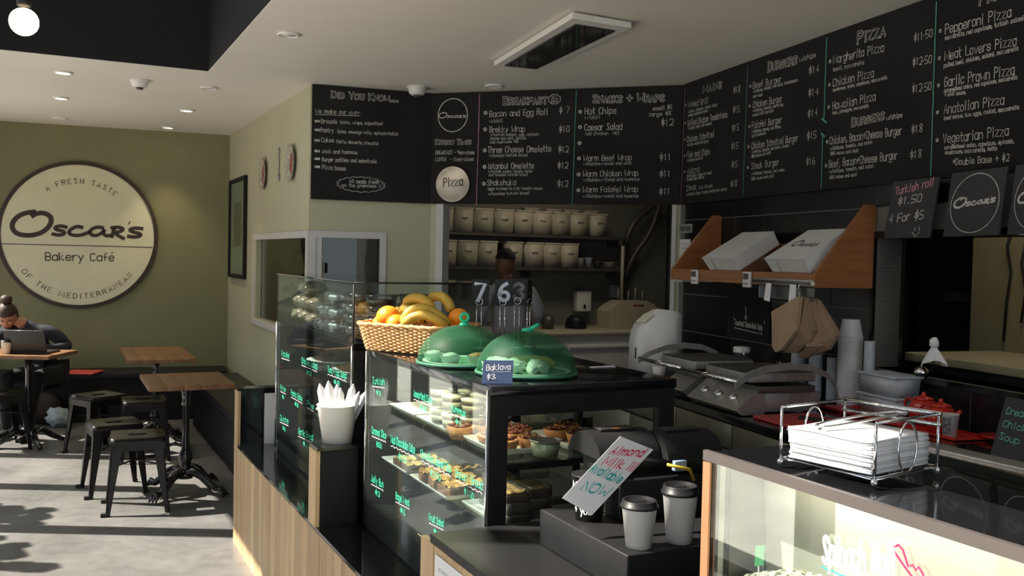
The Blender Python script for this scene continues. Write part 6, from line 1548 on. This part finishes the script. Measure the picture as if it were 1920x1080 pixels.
# writing on the tiles: black sheet with chalk lettering
t = thing('toast_board', 'black sheet on the tiles lettered Toasted Sandwich Only with an arrow', 'notice', (0, 0, 0))
MB().box(.62, 1.05, -.006, -.001, 1.13, 1.42, T3).build('sheet', 'board_black', t)
fw_ = lambda u, z: W3.at(u, z, .0072)
mb = MB(); text_on(mb, 'Toasted Sandwich Only', (.70, 1.208), (.985, 1.196), .030, fw_, .0040); ribbon(mb, [(.70, 1.190), (.84, 1.182), (.98, 1.176)], .004, fw_)
ribbon(mb, [(.812, 1.315), (.815, 1.245)], .005, fw_); ribbon(mb, [(.802, 1.262), (.815, 1.243), (.828, 1.262)], .004, fw_)
for x in (.685, 1.0): ribbon(mb, [(x, 1.25), (x + .004, 1.235)], .004, fw_)
mb.build('lettering', 'chalk', t)
# staff only plate, notice
t = thing('staff_sign', 'small grey sign reading Staff Only on the tiles by the doorway', 'sign', (0, 0, 0))
MB().box(.003, .165, -.008, -.002, 1.748, 1.805, T3).build('plate', 'grey_sign', t)
mb = MB(); text_on(mb, 'Staff Only', (.018, 1.764), (.150, 1.764), .028, lambda u, z: W3.at(u, z, .0092), .0045, jit=0); mb.build('lettering', 'marker_blackish', t)
t = thing('paper_notice', 'pale printed notice on the tiles under the staff sign, partly behind the wooden shelf', 'notice', (0, 0, 0))
MB().box(.003, .145, -.004, -.002, 1.495, 1.708, T3).build('sheet', 'paper_white', t)
mb = MB(); 
for k, s_ in enumerate(('RTIA', 'certificate', 'to all staff', 'please wash', 'your hands', 'thank you')): text_on(mb, s_, (.045, 1.672 - .026 * k), (.110, 1.672 - .026 * k), .010, lambda u, z: W3.at(u, z, .0052), .0018)
mb.build('print', bpy.data.materials['print_grey'], t)
# ------------------------------------------------------------------ wooden shelf with cake boxes
t = thing('wooden_shelf', 'orange brown wooden wall shelf with sloping triangular end panels', 'shelf', (0, 0, 0))
SZ = 1.46; SU0, SU1 = .50, 1.868; SO = .32
MB().box(SU0 + .019, SU1 - .019, -SO + .0, -.004, SZ, SZ + .02, T3).build('shelf_board', 'shelf_wood', t)
MB().box(SU0 + .019, SU1 - .019, -SO - .0, -SO + .018, SZ + .0205, SZ + .062, T3).build('front_lip', 'shelf_wood', t)
MB().box(SU0 + .019, SU1 - .019, -.022, -.004, SZ + .0205, SZ + .21, T3).build('back_board', 'shelf_wood', t)
for u in (SU0, SU1 - .018):
    prof = [(.003, SZ), (SO + .001, SZ), (SO + .001, SZ + .062), (.06, 1.842), (.003, 1.842)]
    wedge(u, u + .018, prof).build('end_panel', 'shelf_wood', t)
MB().box(.50, .60, -SO + .02, -.1, SZ - .012, SZ - .0005, T3).build('under_bracket', 'white_plastic', t)
def cakebox(u0, u1, label, logo=False, o0=.295, o1=.06, z0=1.524, z1=1.665):
    # box lying on the slope: front face low, back end propped up
    t = thing3('cake_box', label, 'cake box', (u0 + u1) / 2, o0, z0 - .0, 0, 'white cake boxes on the wooden shelf'); w_ = (u1 - u0) / 2
    ly = math.hypot(o0 - o1, z1 - z0); an = math.atan2(z1 - z0, o0 - o1); t.rotation_euler = (0, 0, W3.rz)
    R_ = Matrix.Rotation(an, 4, 'X'); h = .074
    mb = MB(); f1_ = .012
    vs = [(-w_, 0, 0), (w_, 0, 0), (w_, ly, 0), (-w_, ly, 0), (-w_ - f1_, -.004, h), (w_ - f1_ * 0, -.004, h), (w_, ly, h), (-w_, ly, h)]
    mb.add(vs, [(3, 2, 1, 0), (0, 1, 5, 4), (1, 2, 6, 5), (2, 3, 7, 6), (3, 0, 4, 7)], R_); mb.build('base', 'white_plastic', t)
    mb = MB(); e = .003; mb.slab((-w_ - f1_ - e, -.004 - e, h + .0005), (w_ + e, -.004 - e, h + .0005), (w_ + e, ly + e, h + .0005), (-w_ - e, ly + e, h + .0005), .003); mb.v = [tuple(R_ @ V3(v)) for v in mb.v]; mb.build('lid', 'white_plastic', t)
    mb = MB(); mb.slab((-w_ * .9, -.0065, h * .05), (-w_ * .9 + .06, -.0065, h * .05), (-w_ * .9 + .06, -.0075, h * .95), (-w_ * .9, -.0075, h * .95), -.001); mb.v = [tuple(R_ @ V3(v)) for v in mb.v]; mb.build('side_tab', 'white_plastic', t)
    if logo:
        mb = MB(); k = .205 / 755; fn_ = lambda a_, b_: R_ @ V3((a_, b_, h + .0045))
        for wd, p in LOGO: ribbon(mb, [(-.10 + (x - 122) * k, ly * .48 - (y - 500) * k * 1.3) for x, y in chaikin([(float(q), float(r)) for q, r in p], 1)], wd * k * .85, fn_, .3)
        mb.build('logo_lettering', 'marker_blackish', t)
cakebox(.90, 1.20, 'plain white cake box, the further of two propped on the wooden shelf')
cakebox(1.50, 1.80, 'white cake box with black brush lettering, nearer of two on the wooden shelf', True)
# timers, ticket rail, tickets, bags
for u, lab in ((.80, 'small white kitchen timer clipped near the far end of the wooden shelf'), (1.33, 'small white kitchen timer clipped mid way along the wooden shelf')):
    t = thing3('kitchen_timer', lab, 'timer', u, SO + .002, SZ - .018, 0, 'kitchen timers on the wooden shelf')
    MB().box(-.032, .032, -.016, 0, 0, .078, None, .004).build('case', 'white_plastic', t)
    MB().box(-.024, .024, -.0175, -.0165, .040, .070).build('display', 'grey_trim', t)
    for k in range(3): MB().blob(.005, (-.016 + .016 * k, -.0165, .018), (1, .4, 1), sub=1).build('button', 'marker_blackish', t)
t = thing3('ticket_rail', 'steel order ticket rail fixed under the front of the wooden shelf', 'ticket rail', 1.64, SO + .004, SZ + .012, 0)
MB().box(-.235, .235, -.014, 0, -.008, .022, None, .004).build('rail', 'steel', t); MB().tube([(-.235, -.019, .006), (.235, -.019, .006)], .007, 10).build('roller', 'steel_dark', t)
MB().blob(.011, (.237, -.014, .004), sub=2).build('end_cap', 'cream', t); MB().box(-.22, .225, .004, .006, -.075, -.016).build('clear_flap', 'clear_cup', t)
for u, lab, w_ in ((1.545, 'white order ticket hanging from the left half of the ticket rail', .022), (1.74, 'white order ticket hanging askew near the right end of the ticket rail', .024)):
    t = thing3('order_ticket', lab, 'ticket', u, SO + .026, SZ + .010, 0, 'order tickets')
    mb = MB(); k = .010 if u > 1.6 else .002; mb.slab((-w_, 0, 0), (-w_ + k, -.012, -.082), (w_ + k, -.008, -.088), (w_, 0, 0), -.0005); mb.build('slip', 'paper_white', t)
t = thing3('paper_bag_bunch', 'bunch of brown paper bags hanging from a hook at the shelf end', 'paper bags', 1.80, SO + .03, 1.452, 0)
MB().tube([(0, .01, .03), (0, -.004, .02), (0, -.010, .0), (0, 0, -.012), (0, .006, -.002)], .002, 6).build('hook', 'chrome', t)
MB().tube([(0, 0, -.01), (.002, -.004, -.03), (.004, 0, -.05)], .0015, 4).build('string', 'cream', t)
def bag(px, dy, k, m='paper_kraft'):            # px: outline corners in the bag's own plane (x along wall, z down)
    P = [V3((x, dy + y, z)) for x, y, z in px]; n = len(P); mb = MB(); c_ = sum(P, V3()) / n
    vs = P + [p + V3((.004, .016, 0)) for p in P]; mb.add(vs, [tuple(range(n)), tuple(reversed(range(n, 2 * n)))] + [(i, n + i, n + (i + 1) % n, (i + 1) % n) for i in range(n)]); mb.build('paper_bag', m, t)
bag([(.0, 0, -.035), (-.17, -.02, -.115), (-.155, -.025, -.16), (-.140, -.03, -.275), (-.11, -.03, -.30), (-.07, -.03, -.285), (.01, -.01, -.19), (.02, 0, -.04)], -.015, 0)
bag([(.0, 0, -.035), (.01, -.02, -.19), (-.07, -.04, -.285), (-.09, -.03, -.300), (-.03, 0, -.295), (.055, .01, -.235), (.075, .01, -.18), (.03, 0, -.04)], .012, 1)
bag([(.01, 0, -.035), (.03, -.01, -.16), (.035, -.02, -.26), (-.04, -.01, -.315), (.0, .01, -.315), (.10, .02, -.25), (.105, .02, -.19), (.04, 0, -.045)], .036, 2)
bag([(.02, 0, -.040), (.06, 0, -.15), (.09, -.01, -.24), (.03, 0, -.30), (.11, .02, -.265), (.15, .03, -.20), (.145, .03, -.175), (.05, 0, -.05)], .058, 3)
# ------------------------------------------------------------------ pass-through opening
mb = MB(); mb.box(PU0 - .02, 3.4, -.03, .16, PZ0 - .025, PZ0, T3); mb.box(PU0 - .02, PU0, -.012, .16, PZ0, PZ1, T3); mb.box(PU0 - .02, 3.4, -.012, .16, PZ1, PZ1 + .03, T3)
struct(mb.build('trim_3', 'gloss_black'))
t = thing('back_bench', 'long pale bench seen through the opening in the tiled wall', 'bench', (0, 0, 0))
MB().box(1.80, 4.0, .24, .80, 1.12, 1.16, T3, .006).build('bench_top', 'door_cream', t); MB().box(1.82, 4.0, .27, .78, .0, 1.118, T3).build('bench_base', 'satin_black', t)
t = thing('back_cupboard', 'dark cupboard with a pale rail seen deep inside the wall opening', 'cupboard', (0, 0, 0))
MB().box(.80, 1.48, 1.2, 1.85, 0, 2.2, T3).build('body', 'satin_black', t)
MB().box(1.02, 1.24, 1.188, 1.199, 1.37, 1.42, T3).build('rail', 'steel_dark', t)
MB().box(1.02, 1.40, 1.188, 1.199, 1.74, 1.80, T3).build('upper_rail', 'steel_dark', t)
mb = MB(); mb.tube([T3 @ V3(p) for p in ((1.77, .89, 1.75), (1.75, .885, 1.68), (1.78, .885, 1.55), (1.76, .885, 1.40), (1.75, .885, 1.2))], .006, 6); mb.tube([T3 @ V3(p) for p in ((1.86, .89, 1.72), (1.84, .885, 1.6), (1.87, .885, 1.45), (1.85, .885, 1.3))], .005, 6)
o = mb.build('hanging_cable', 'rubber'); tag(o, 'dark cables hanging on the pale panel inside the wall opening', 'cable')
area('back_room_fill', W3.at(2.2, 2.6, -.5), .5, .2, 5, (1, .88, .68), (0, 0, -1))  # unseen fill light added so the pale panel shows in the opening
# service bell with a paper ghost on a rod
P = W3.at(2.205, 1.1005, .02)
t = thing('service_bell', 'small chrome bell with crumpled white paper tied over it on the black sill', 'bell', P, W3.rz)
MB().lathe([(.024, 0), (.026, .004), (.022, .010), (.0001, .011)], 24).build('base', 'satin_black', t); MB().lathe([(.030, .012), (.031, .016), (.026, .030), (.014, .039), (.0001, .041)], 28).build('dome', 'chrome', t)
MB().lathe([(.004, .041), (.004, .050), (.0001, .052)], 10).build('button', 'chrome', t)
t = thing('paper_figure', 'crumpled white napkin tied like a little cloak above the chrome bell', 'napkin', W3.at(2.25, 1.1005, .0), W3.rz)
MB().tube([(.0, -.003, 0.0), (.0, 0, .085)], .002, 6).build('stick', 'satin_black', t)
MB().blob(.024, (0, 0, .145), (.9, .8, 1.0), .35, 2, 3).build('head_fold', 'paper_white', t)
n = 22; vs = []; fs = []
for j, (z, r) in enumerate(((.128, .012), (.105, .034), (.080, .052), (.062, .060))):
    for i in range(n): q = 2 * PI * i / n; rr_ = r * (1 + .25 * math.sin(q * 3 + 1) * (j / 3)); vs.append((rr_ * math.cos(q), rr_ * math.sin(q) * .5, z - .012 * math.sin(q * 2) * j / 3))
for j in range(3):
    for i in range(n): fs.append((j * n + (i + 1) % n, j * n + i, (j + 1) * n + i, (j + 1) * n + (i + 1) % n))
MB().add(vs, fs, None, False).build('cloak_fold', 'paper_white', t)

# ================================================================== KITCHEN THROUGH THE DOORWAY  (local x = b, y = a)
AK = 8.06
for z, lab in ((1.80, 'upper dark kitchen shelf lined with white bins'), (1.482, 'lower dark kitchen shelf lined with white bins')):
    t = thing('wall_shelf', lab, 'shelf', (0, 0, 0), AY, 'kitchen wall shelves')
    MB().box(2.9, 5.28, 8.0, 8.295, z - .03, z).build('board', 'steel_dark', t)
    for b in (3.1, 4.2, 5.2): MB().box(b - .012, b + .012, 8.1, 8.295, z - .10, z - .031).build('bracket', 'steel_dark', t)
def bin_(x0, x1, z, h, label, aa=8.10, dp=.17):
    xa, xb = 820 + x0 / 3.857, 820 + x1 / 3.857; y_ = 430
    b0 = onA(xa, y_, 8.02).dot(BV); b1 = onA(xb, y_, 8.02).dot(BV); w_ = (b1 - b0) / 2 * .98
    t = thing('storage_bin', label, 'bin', AB(8.02 + .09 + (aa - 8.10), (b0 + b1) / 2, z + .0005), AY, 'white ingredient bins')
    bm = bmesh.new(); bmesh.ops.create_cube(bm, size=1)
    for v in bm.verts: k = .93 if v.co.z < 0 else 1; v.co = V3((v.co.x * 2 * w_ * k, v.co.y * dp * k, v.co.z * h + h / 2))
    bmesh.ops.bevel(bm, geom=bm.edges[:], offset=.007, segments=2, affect='EDGES'); mb = MB(); mb.frombm(bm, None, True); mb.build('tub', 'ivory_plastic', t)
    MB().box(-w_ * 1.03, w_ * 1.03, -dp / 2 - .004, dp / 2 + .004, h - .010, h + .006, None, .003).build('lid', 'ivory_plastic', t)
    mb = MB(); q = random.choice(('flour', 'rice', 'sugar', 'lentils', 'oats')); text_on(mb, q, (-w_ * .35, h * .55), (w_ * .35, h * .55), .020, lambda a_, b_: (a_, -dp / 2 - .0015 + .0 * b_, b_), .004); mb.build('marker_label', 'print_dark', t)
defm('print_dark', (.10, .09, .07), .8)
up = [(30, 120), (132, 264), (274, 412), (426, 558), (572, 694), (705, 828), (842, 964), (977, 1100), (1124, 1235)]
ords = ('first', 'second', 'third', 'fourth', 'fifth', 'sixth', 'seventh', 'eighth', 'last')
for (x0, x1), o_ in zip(up, ords): bin_(x0, x1, 1.80, .222, o_ + ' white bin from the doorway\'s pale jamb on the upper kitchen shelf')
for i, (x0, x1) in enumerate([(690, 800), (850, 960), (985, 1090), (1135, 1232)]): bin_(x0, x1, 1.80, .26, ('first', 'second', 'third', 'last')[i] + ' taller white bin in the back row of the upper kitchen shelf', 8.225, .06)
for (x0, x1), o_ in zip([(30, 148), (160, 304), (314, 444), (507, 627), (652, 775), (785, 904), (916, 1032)], ('first', 'second', 'third', 'fourth', 'fifth', 'sixth', 'last')): bin_(x0, x1, 1.482, .235, o_ + ' white bin from the pale jamb on the lower kitchen shelf')
for i, (x0, x1, h, lab) in enumerate(((1045, 1100, .10, 'round pale tub at the start of the bowls on the lower kitchen shelf'), (1108, 1160, .105, 'clear tub beside the round pale tub on the lower kitchen shelf'), (1170, 1232, .07, 'low dark bowl on the lower kitchen shelf'), (1240, 1330, .065, 'wide pale bowl at the end of the lower kitchen shelf'))):
    b0 = onA(820 + x0 / 3.857, 490, 8.02).dot(BV); b1 = onA(820 + x1 / 3.857, 490, 8.02).dot(BV); r = (b1 - b0) / 2 * .95
    t = thing('bowl', lab, 'bowl', AB(8.13, (b0 + b1) / 2, 1.4825), 0, 'bowls on the lower kitchen shelf')
    MB().lathe([(.0001, .002), (r * .8, 0), (r, h * .95), (r * 1.04, h), (r * .95, h), (r * .76, .01), (.0001, .009)], 24).build('bowl', ('ivory_plastic', 'plastic_clear_grey', 'grey_trim', 'ivory_plastic')[i], t)
# white chest fridge and machine
t = thing('kitchen_bench', 'white fronted kitchen bench fridge across the doorway', 'bench', (0, 0, 0), AY)
MB().box(1.75, 5.90, 7.42, 8.29, .10, .86).build('body', 'white_plastic', t); MB().box(1.74, 5.92, 7.40, 8.295, .861, .892, None, .004).build('bench_top', 'ivory_plastic', t); MB().box(1.8, 5.9, 7.5, 8.2, 0, .10).build('kickboard', 'matt_black', t)
for i in range(5):
    d = MB().box(1.78 + i * .82, 2.58 + i * .82, 7.402, 7.419, .12, .78, None, .004).build('door', 'white_plastic', t); MB().box(1.80 + i * .82, 2.56 + i * .82, 7.392, 7.401, .735, .76, None, .002).build('handle', 'plastic_clear_grey', d)
b0 = onA(1141, 600, 7.85).dot(BV); b1 = onA(1237, 600, 7.85).dot(BV); w_ = (b1 - b0) / 2; z0 = .893; h = onA(1188, 564, 7.85).z - z0
t = thing('dough_machine', 'cream angular kitchen machine with sloping shoulders and dark slot', 'machine', AB(7.95, (b0 + b1) / 2, z0), AY)
RXm = Matrix.Rotation(PI / 2, 4, 'X')
MB().prism([(-w_, 0), (w_, 0), (w_, h * .55), (w_ * .72, h * .86), (w_ * .45, h), (-w_ * .45, h), (-w_ * .75, h * .86), (-w_, h * .62)], -.12, .12, RXm).build('housing', 'ivory_plastic', t)
MB().box(w_ * .12, w_ * .62, -.124, -.1205, h * .05, h * .42).build('dark_slot', 'satin_black', t); MB().box(-w_ * .1, w_ * .3, -.1225, -.1205, h * .80, h * .86).build('red_mark', 'ceramic_red', t)
mb = MB()
for x, hh in ((-w_ * .45, .12), (-w_ * .05, .10), (w_ * .22, .13), (w_ * .5, .09)): mb.tube([(x, 0, h), (x, 0, h + hh)], .006, 6)
mb.tube([(-w_ * .25, .03, h), (-w_ * .25, .03, h + .55)], .018, 8); mb.build('pipes', 'ivory_plastic', t)
mb = MB(); p0 = AB(8.15, 5.30, 1.50)
mb.tube(chaikin3([AB(8.2, 5.33, 1.3), AB(8.15, 5.30, 1.65), AB(8.1, 5.36, 1.95), AB(8.1, 5.62, 2.15)]), .035, 8); mb.tube(chaikin3([AB(8.2, 5.33, 1.3), AB(8.15, 5.42, 1.62), AB(8.1, 5.60, 1.85), AB(8.1, 5.72, 2.2)]), .03, 8)
tag(mb.build('hanging_hose', 'grey_trim'), 'pale hoses rising behind the cream kitchen machine', 'hose')
t = thing('soap_dispenser', 'white wall dispenser above the kitchen bench, left of the machine', 'dispenser', AB(8.294, onA(1087, 575, 8.29).dot(BV), 1.035), AY)
MB().box(-.085, .085, -.10, 0, 0, .21, None, .015).build('housing', 'white_plastic', t); MB().box(-.012, .012, -.1035, -.1005, .03, .075).build('window', 'satin_black', t)
t = thing('wall_box', 'small pale socket box on the kitchen wall above the machine', 'box', AB(8.294, onA(1152, 548, 8.29).dot(BV), 1.18), AY)
MB().box(-.07, .07, -.06, 0, 0, .13, None, .008).build('box', 'plastic_clear_grey', t)
t = thing('kitchen_scale', 'dark rounded appliance on the kitchen bench under the white dispenser', 'appliance', AB(7.9, onA(1080, 600, 7.9).dot(BV), .893), AY)
MB().lathe([(.0001, 0), (.10, 0), (.11, .03), (.085, .10), (.05, .13), (.0001, .135)], 24).build('body', 'satin_black', t)
t = thing('utensil_pot', 'dark pot of utensils on the kitchen bench behind the cook', 'pot', AB(7.9, onA(1027, 600, 7.9).dot(BV), .893), AY)
MB().lathe([(.0001, 0), (.06, 0), (.065, .12), (.060, .12), (.055, .01), (.0001, .01)], 20).build('pot', 'grey_trim', t)
for k in range(4): MB().tube([(.01 * k - .015, 0, .012), (.03 * k - .05, .01, .20)], .005, 5).build('utensil', 'steel_dark', t)
# tilted white panels on dark bases behind the servery window
for a_, b_, lab, tl in ((7.55, 1.95, 'pale tilted panel seen through the side pane of the servery window', .30), (6.95, 2.62, 'grey tilted panel seen through the front pane of the servery window', -.22)):
    t = thing('tilted_panel', lab, 'lid', AB(a_, b_, .9), AY)
    mb = MB(); w_ = .17; mb.slab((-w_, 0, .10), (w_, 0, .10), (w_ * .85 - tl * .5, .10, .66), (-w_ * .85 - tl * .5, .10, .66), -.03); mb.build('lid_panel', 'white_plastic', t)
    MB().box(-w_, w_, -.02, .4, .0, .10, None, .01).build('base', 'steel_dark', t)
t = thing('servery_bench', 'low dark bench behind the servery window', 'bench', (0, 0, 0), AY)
MB().box(1.68, 3.0, 6.80, 7.38, .0, .898).build('bench_body', 'steel_dark', t)
# unseen fill light added to lift the dark kitchen
l = area('kitchen_fill', AB(7.0, 4.2, 2.66), .9, .25, 7, (1, .88, .68), (0, 0, -1))
# cook, seen from behind
P = onY(955, 600, 7.25)
t = thing('person', 'cook seen from behind in a white shirt and dark cap at the kitchen shelves', 'person', (P.x, P.y, 0), 0)
hx = onY(948, 500, 7.25).x - P.x
skin_mesh('shirt', [(0, 0, .90, .155, .11), (0, 0, 1.08, .150, .10), (0, 0, 1.24, .165, .10), (0, 0, 1.345, .105, .075), (.155, 0, 1.315, .062), (.235, .0, 1.13, .052), (-.155, 0, 1.315, .062), (-.225, .03, 1.13, .052), (-.20, .20, 1.05, .04), (.20, .19, 1.05, .04)],
          [(0, 1), (1, 2), (2, 3), (3, 4), (4, 5), (3, 6), (6, 7), (7, 8), (5, 9)], 'chef_white', t)
skin_mesh('neck', [(hx * .5, .0, 1.34, .055), (hx, .02, 1.45, .052)], [(0, 1)], 'skin_dark', t, sub=1)
T, h = head(t, (hx, .03, 1.515), Matrix.Rotation(-.35, 4, 'Z'), 'hair_brown', True, 'skin_dark')
mb = MB(); bm = bmesh.new(); bmesh.ops.create_icosphere(bm, subdivisions=3, radius=1)
for v in list(bm.verts):
    if v.co.z < .02: bm.verts.remove(v); continue
    v.co = V3((v.co.x * .084, v.co.y * .103, v.co.z * .118 + .012))
mb.frombm(bm, T, True); cp = mb.build('cap', 'cap_dark', t)
mb = MB(); mb.prism([(.07 * math.cos(PI * i / 10), .075 + .085 * math.sin(PI * i / 10)) for i in range(11)], .018, .024, T); mb.build('cap_brim', 'card_blue', cp)
skin_mesh('trousers', [(0, 0, .88, .14, .11), (.09, 0, .80, .085), (.10, 0, .46, .06), (.10, 0, .08, .045), (-.09, 0, .80, .085), (-.10, 0, .46, .06), (-.10, 0, .08, .045)], [(0, 1), (1, 2), (2, 3), (0, 4), (4, 5), (5, 6)], 'trousers_black', t)
for sx in (-1, 1): MB().blob(.05, (sx * .10, .04, .038), (.8, 2.2, .75), .05, 3).build('shoe', 'rubber', t)
hand(t, (.19, .24, 1.05), Matrix.Rotation(0, 4, 'Z'), 'skin_dark'); hand(t, (-.19, .25, 1.05), Matrix.Rotation(0, 4, 'Z'), 'skin_dark')
# unseen building added across the street to darken glass reflections
struct(MB().box(-13.2, -13, -10, 18, -.1, 6.5, TAB).build('added_building', 'brick_dark'))
